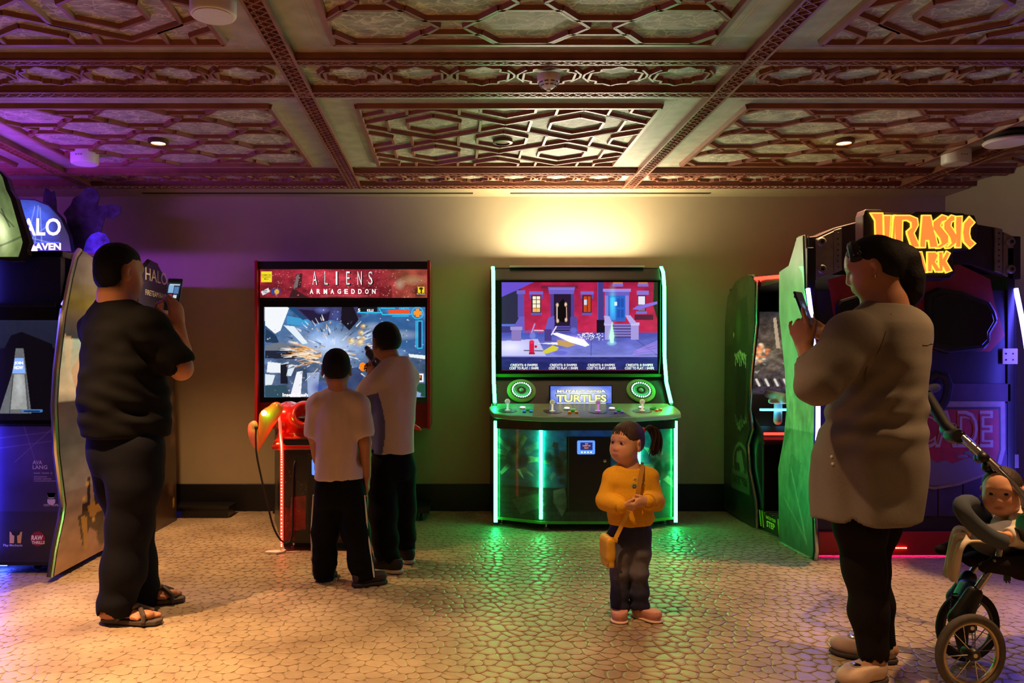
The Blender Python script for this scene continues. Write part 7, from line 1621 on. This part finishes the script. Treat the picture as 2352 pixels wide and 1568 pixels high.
    MB().ball(J(1400, 1262, 3.498), .006, 5).obj('snap', mat('brass'), bg) if 'brass' in MATS else MB().ball(J(1400, 1262, 3.498), .006, 5).obj('snap', mat('snap_gold', '#c89040', .3, metal=1), bg)
    def ribbon(name, pts, wv, m_, par):
        pts = spline(pts, 6); mb = MB(); V = []
        for i, p in enumerate(pts):
            t_ = (pts[min(i+1, len(pts)-1)]-pts[max(i-1, 0)]).normalized(); sd = t_.cross(Vector((0, -1, 0.12))).normalized()*wv/2; nn = sd.cross(t_).normalized()*.0015; V += [p-sd-nn, p+sd-nn, p+sd+nn, p-sd+nn]
        n = len(pts); Fc = [(i*4+k, i*4+(k+1) % 4, i*4+4+(k+1) % 4, i*4+4+k) for i in range(n-1) for k in range(4)]+[(0, 1, 2, 3), (n*4-4, n*4-3, n*4-2, n*4-1)]
        mb.add(V, Fc); return mb.obj(name, m_, par, True)
    SB = mat('strap_ochre', '#b07c22', .55)
    ribbon('strap', [tuple(J(1470, 1068, 3.66)), tuple(J(1476, 1066, 3.60)), tuple(J(1473, 1085, 3.545)), tuple(J(1468, 1115, 3.518)), tuple(J(1463, 1145, 3.505)), tuple(J(1456, 1160, 3.49))], .020, SB, bg)
    ribbon('strap', [tuple(J(1443, 1172, 3.485)), tuple(J(1436, 1190, 3.50)), tuple(J(1424, 1215, 3.515)), tuple(J(1412, 1240, 3.51)), tuple(J(1402, 1265, 3.50))], .018, YB_, bg)
    ribbon('strap', [tuple(J(1393, 1232, 3.60)), tuple(J(1402, 1215, 3.64)), tuple(J(1420, 1180, 3.72)), tuple(J(1460, 1100, 3.70)), tuple(J(1472, 1068, 3.655))], .016, SB, bg)
    MB().tube([tuple(J(1413+dx, 1236+dz, 3.503)) for dx, dz in ((-7, -2), (6, 4), (4, 9), (-9, 3))], .0025, 5, True).obj('strap_slider', YB_, bg)
build_girl()
# ---------------------------------------------------------------- stroller at the right edge, with the baby in it
def build_stroller():
    t = empty('stroller', (2.15, 2.98, 0), 'dark three-position stroller with spoked wheels at the right edge', 'stroller'); t['label'] = 'dark stroller with spoked wheels and chrome frame at the right edge'
    Q = lambda zx, zy, y: P(2100+zx/2.968, 1040+zy/2.968, y)
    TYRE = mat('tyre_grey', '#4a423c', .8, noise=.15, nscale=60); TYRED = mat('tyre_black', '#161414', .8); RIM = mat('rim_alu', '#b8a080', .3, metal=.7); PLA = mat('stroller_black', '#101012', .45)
    def wheel(c, R, yaw, tm, rm=RIM):
        M = Matrix.Translation(c) @ Matrix.Rotation(yaw, 4, 'Z'); wh = empty('wheel', c, None, None) if False else None
        def put(mb, name, m, par, sm=True):
            mb.v = [tuple(M @ Vector(p)) for p in mb.v]; return mb.obj(name, m, par, sm)
        n = 40; tr = MB().tube([(R*.90*math.cos(2*math.pi*k/n), 0, R*.90*math.sin(2*math.pi*k/n)) for k in range(n)], R*.10, 10, True); wl = put(tr, 'wheel', tm, t)
        put(MB().tube([(R*.775*math.cos(2*math.pi*k/n), 0, R*.775*math.sin(2*math.pi*k/n)) for k in range(n)], R*.055, 8, True), 'rim', rm, wl)
        put(MB().lathe([(0, -.026), (.018, -.026), (.024, -.016), (.024, .016), (.018, .026), (0, .026)], (0, 0, 0), 'y', 20), 'hub', PLA, wl)
        for k in range(14):
            a = 2*math.pi*k/14; sp = MB().tube([(.020*math.cos(a), .014*(-1)**k, .020*math.sin(a)), (R*.77*math.cos(a+.05), 0, R*.77*math.sin(a+.05))], .0018, 5); put(sp, 'spoke', CHROME, wl)
        return wl
    R = .138; zf = .002
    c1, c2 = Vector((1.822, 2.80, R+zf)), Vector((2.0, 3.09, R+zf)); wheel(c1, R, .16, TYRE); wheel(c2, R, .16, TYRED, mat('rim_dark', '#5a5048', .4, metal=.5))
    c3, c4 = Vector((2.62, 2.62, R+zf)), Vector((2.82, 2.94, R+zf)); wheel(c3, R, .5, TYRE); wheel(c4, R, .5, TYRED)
    # chrome legs and plastic fork brackets
    A1, A2 = Q(690, 575, 2.86), Q(470, 690, 3.10); K1, K2 = Q(405, 960, 2.88), Q(370, 850, 3.10)
    far_top = Vector((2.44, 3.15, .60))
    MB().tube(spline([(2.42, 2.80, .66), A1, Q(560, 740, 2.87), K1], 6), .0125, 10).obj('front_leg', CHROME, t, True); MB().tube(spline([far_top, Q(500, 640, 3.12), A2, K2], 6), .0115, 10).obj('front_leg', CHROME, t, True)
    for p in (Q(548, 735, 2.855), Q(506, 790, 2.86), Q(470, 850, 2.865)): MB().ball(p, .006, 5).obj('rivet', STEEL if 'STEEL' in globals() else CHROME, t, True)
    for K, c, w_ in ((K1, c1, 2.88), (K2, c2, 3.10)):
        d = Vector((.02, -.05 if c is c1 else -.02, 0)); s = Sdf((min(K.x, c.x)-.09, min(K.y, c.y)-.09, 0.05), (max(K.x, c.x)+.09, max(K.y, c.y)+.09, K.z+.06), .006)
        mid = K*.35+c*.65+Vector((-.01, .05, .03)); s.cone(K, mid, .030, .040, .02, flat=.6, fdir=(.2, 1, 0)).cone(mid, c+Vector((0, .045, .0)), .032, .018, .02, flat=.6, fdir=(.2, 1, 0)).obj('fork_bracket', PLA, t)
        MB().tube([c+Vector((0, .055, 0)), c-Vector((0, .028, 0))], .008, 8).obj('axle', CHROME, t, True)
    sp = []                                               # coil spring on the far fork
    for k in range(60): a = k*.75; p = Q(275-k*.2, 960+k*2.6, 3.0); sp.append(p+Vector((.010*math.cos(a), .010*math.sin(a), 0)))
    MB().tube(sp, .0035, 5).obj('spring', RUBBER, t, True)
    s = Sdf((1.80, 2.9, .27), (2.06, 3.12, .52), .006); s.box(Q(345, 985, 3.02), (.035, .04, .07), .03, 0, M=rotm('Y', .45)); s.obj('blue_guard', mat('guard_blue', '#2a4a78', .35), t)
    for c, top in ((c3, (2.40, 2.80, .66)), (c4, (2.44, 3.15, .62))): MB().tube([c, top], .0125, 10).obj('rear_leg', CHROME, t, True); MB().tube([c-Vector((0, .03, 0)), c+Vector((0, .04, 0))], .009, 8).obj('axle', CHROME, t, True)
    # handle bars
    for off, nm in ((0, 1), (.34, 0)):
        H = lambda px, py, y: P(px, py, y)+Vector((.16 if off else 0, off*.85, 0))
        path = spline([H(2290, 1075, 3.0), H(2320, 1105, 2.97), H(2350, 1140, 2.93), H(2380, 1185, 2.89), Vector((2.36 if not off else 2.40, 2.82+off, .67))], 6)
        MB().tube(path, .0125, 10).obj('handle_tube', CHROME, t, True)
        MB().tube([H(2205, 1000, 3.13), H(2240, 1030, 3.07), H(2292, 1078, 3.0)], .0165, 10).obj('telescope_tube', CHROME if nm else PLA, t, True)
        g = MB().tube([H(2128, 905, 3.24), H(2150, 940, 3.21), H(2172, 975, 3.17), H(2200, 1002, 3.135)], .021, 10).obj('handle_grip', RUBBER, t, True)
        MB().lathe([(0, -.03), (.026, -.03), (.03, -.02), (.03, .02), (.026, .03), (0, .03)], H(2192, 1000, 3.14), 'y', 20).obj('pivot', PLA, g, True)
        for px, py in ((2258, 1050), (2268, 1072)): MB().ball(H(px, py, 3.03), .022, 6).obj('clamp', PLA, t, True)
        for k in range(5): MB().ball(H(2210+k*11, 992+k*11, 3.10-k*.018), .004, 4).obj('rivet', CHROME, g)
    MB().tube(spline([P(2128, 905, 3.24), P(2124, 898, 3.28), P(2150, 890, 3.45), P(2128, 905, 3.24)+Vector((.16, .29, 0))], 6), .019, 10).obj('handle_bar', RUBBER, t, True)
    # seat shell, footrest, bumper bar
    SE = cloth('seat_fabric', '#241c1c', .9); s = Sdf((1.85, 2.72, .38), (2.78, 3.35, 1.0), .009)
    s.chain([Q(320, 715, 2.98), Q(430, 700, 2.98), Q(600, 730, 2.98), (2.42, 3.0, .50)], [.022, .028, .05, .06], .03, flat=.5, fdir=(0, 0, 1))
    for dy in (-.13, -.05, .05, .13): s.chain([Q(320, 715, 3.0)+Vector((0, dy, 0)), Q(430, 700, 3.0)+Vector((0, dy, 0)), Q(600, 735, 3.0)+Vector((0, dy, 0)), (2.42, 3.0+dy, .48), (2.62, 3.02+dy, .62), (2.72, 3.03+dy, .92)], [.022, .028, .045, .06, .05, .04], .03)
    for dy in (-.17, .19): s.chain([(2.20, 3.0+dy, .58), (2.42, 3.0+dy, .60), (2.64, 3.02+dy, .78)], [.03, .05, .04], .03); s.chain([(2.22, 3.0+dy, .54), (2.45, 3.0+dy, .52)], [.04, .05], .03)
    s.rough(.004, .06, .06, .05, 5); s.obj('seat', SE, t)
    BAR = cloth('bumper_denim', '#4a5058', .85); b = spline([Q(610, 610, 2.83), Q(500, 560, 2.83), Q(400, 480, 2.83), Q(335, 400, 2.84), Q(325, 350, 2.88), Q(370, 335, 2.98), Q(400, 350, 3.06), Q(450, 410, 3.12), Q(540, 480, 3.18)], 6)
    MB().tube(b, .029, 12).obj('bumper_bar', BAR, t, True)
    s = Sdf((2.02, 2.72, .5), (2.45, 2.96, .85), .006); s.ell(Q(620, 620, 2.82), (.05, .035, .045), .01); s.cone(Q(720, 540, 2.82), Q(790, 500, 2.82), .04, .05, .02); s.obj('side_joint', PLA, t)
    boxo('buckle', tuple(Q(617, 825, 2.86)), tuple(Q(648, 870, 2.87)), PLA, t, bev=.003); MB().tube([Q(600, 760, 2.87), Q(625, 828, 2.865)], .007, 6).obj('buckle_strap', PLA, t, True)
    for k in (0, 1): MB().tube([Q(624+k*16, 868, 2.865), Q(630+k*20, 885, 2.865)], .003, 5).obj('buckle_prong', PLA, t, True)
    # ---- baby
    Yb = 3.02; f = np.array((-.72, -.68, -.06)); u = np.array((-.06, .04, 1.0)); J = lambda zx, zy, y=Yb: np.array(Q(zx, zy, y))
    s = Sdf((1.9, 2.78, .44), (2.46, 3.24, 1.02), .004); hc = J(600, 262); hd = head(s, hc, f, u, .180, 1.3, J(655, 440), .17); hd['brow'] = .25
    ch = J(690, 520, 3.03); pv = np.array((2.30, 3.02, .56)); s.cone(J(655, 440), ch, .035, .04, .02).cone(ch, pv, .045, .055, .02)
    shR, shL = J(720, 470, 2.98), J(640, 480, 3.10); elR, wrR = J(735, 570, 2.90), J(636, 570, 2.86); elL, wrL = J(580, 530, 3.14), J(548, 490, 3.14)
    s.chain([ch, shR, elR, wrR], [.04, .032, .030, .02], .015).chain([ch, shL, elL, wrL], [.04, .032, .028, .02], .015)
    hand(s, wrR, (-.9, -.1, .30), (-.1, -.3, -.9), -1, .52, [(.2, .5, .4)]*4, ((-.3, .8, .3), (0, .9, .4)), k=.004); hand(s, wrL, (-.8, -.2, .1), (0, 0, -1), 1, .52, [(.3, .5, .4)]*4, k=.004)
    for y in (2.94, 3.10): s.chain([pv, np.array(Q(520, 600, y)), np.array(Q(380, 560, y))], [.05, .042, .026], .015); s.ell(np.array(Q(362, 548, y)), (.022, .018, .03), .01)
    base = (2.30, 3.02, .52)
    o = person(s, 'person', base, 'baby sitting in the stroller with hands on the bumper bar', skin_paint([hd], '#dca07c')); eyes(hd, o, base, look=(-.2, 0))
    H = .18; pt = hd['pt']; s = Sdf(hc-.14, hc+.14, .004); s.ell(pt(0, -.06, .135), np.array((.362, .434, .394))*H, 0, M=hd['M']); s.ell(pt(0, .42, -.02), np.array((.36, .36, .46))*H, .02, 'sub', M=hd['M']); s.box(pt(0, .40, -.42), np.array((.6, .42, .44))*H, .02, .015, 'sub', M=hd['M'])
    for sg in (-1, 1): s.ell(pt(sg*.36, .02, -.08), np.array((.11, .14, .17))*H, .01, 'sub', M=hd['M'])
    s.cut(pt(0, -.3, -.12), hd['u']*-1); s.rough(.0015, .005, .005, .01, 3); s.obj('hair', mat('hair_baby', '#33231a', .6, noise=.35, nscale=240, bump=.4), o)
    W = cloth('baby_shirt', '#d6ccc0', .9, .05); s = Sdf((2.0, 2.8, .46), (2.48, 3.26, .84), .0055)
    s.chain([J(680, 455, 3.03), ch, pv], [.05, .078, .085], .03).chain([ch, shR, elR, wrR*.8+elR*.2], [.06, .048, .044, .034], .02).chain([ch, shL, elL, wrL*.8+elL*.2], [.06, .046, .042, .034], .02); s.ell(J(640, 415, 3.02), (.055, .055, .022), .006, 'sub'); s.rough(.004, .03, .03, .025, 7); s.obj('shirt', W, o)
    s = Sdf((1.9, 2.8, .42), (2.42, 3.24, .72), .006); s.ell(pv, (.10, .10, .07), .02)
    for y in (2.94, 3.10): s.chain([pv, np.array(Q(520, 600, y)), np.array(Q(400, 570, y))], [.07, .055, .036], .02)
    s.rough(.004, .03, .03, .03, 8); s.obj('trousers', cloth('baby_grey', '#6a6870', .9), o)
    # ---- pale blanket hanging over the footrest
    nu, nv = 34, 26; V = []; ctl = [[Q(580, 660, 2.89), Q(450, 640, 2.89), Q(360, 650, 2.89), Q(318, 700, 2.89), Q(300, 800, 2.90), Q(288, 892, 2.91)], [Q(550, 650, 2.97), Q(420, 600, 2.97), Q(310, 560, 2.97), Q(285, 600, 2.95), Q(245, 760, 2.94), Q(235, 850, 2.95)], [Q(540, 640, 3.06), Q(400, 585, 3.05), Q(325, 535, 3.04), Q(278, 580, 3.0), Q(250, 720, 2.98), Q(215, 830, 2.98)]]
    rows = [spline(c, 7) for c in ctl]; m_ = len(rows[0])
    for j in range(nv):
        tt = j/(nv-1)*2; k = min(1, int(tt)); a = tt-k
        for i in range(m_):
            p = rows[k][i]*(1-a)+rows[k+1][i]*a; w_ = i/(m_-1); V.append(p+Vector((.010*math.sin(j*.9+w_*3), 0, .014*w_*math.sin(j*.8+1.2*math.sin(w_*4))+.012)))
    Fc = [(j*m_+i, j*m_+i+1, (j+1)*m_+i+1, (j+1)*m_+i) for j in range(nv-1) for i in range(m_-1)]
    bl = mesh_obj('blanket', [tuple(p) for p in V], Fc, cloth('blanket_cream', '#d6c4b0', .95, .05), None, True); md = bl.modifiers.new('thick', 'SOLIDIFY'); md.thickness = .007
    tag(bl, 'cream muslin cloth draped over the stroller footrest', 'blanket')
build_stroller()
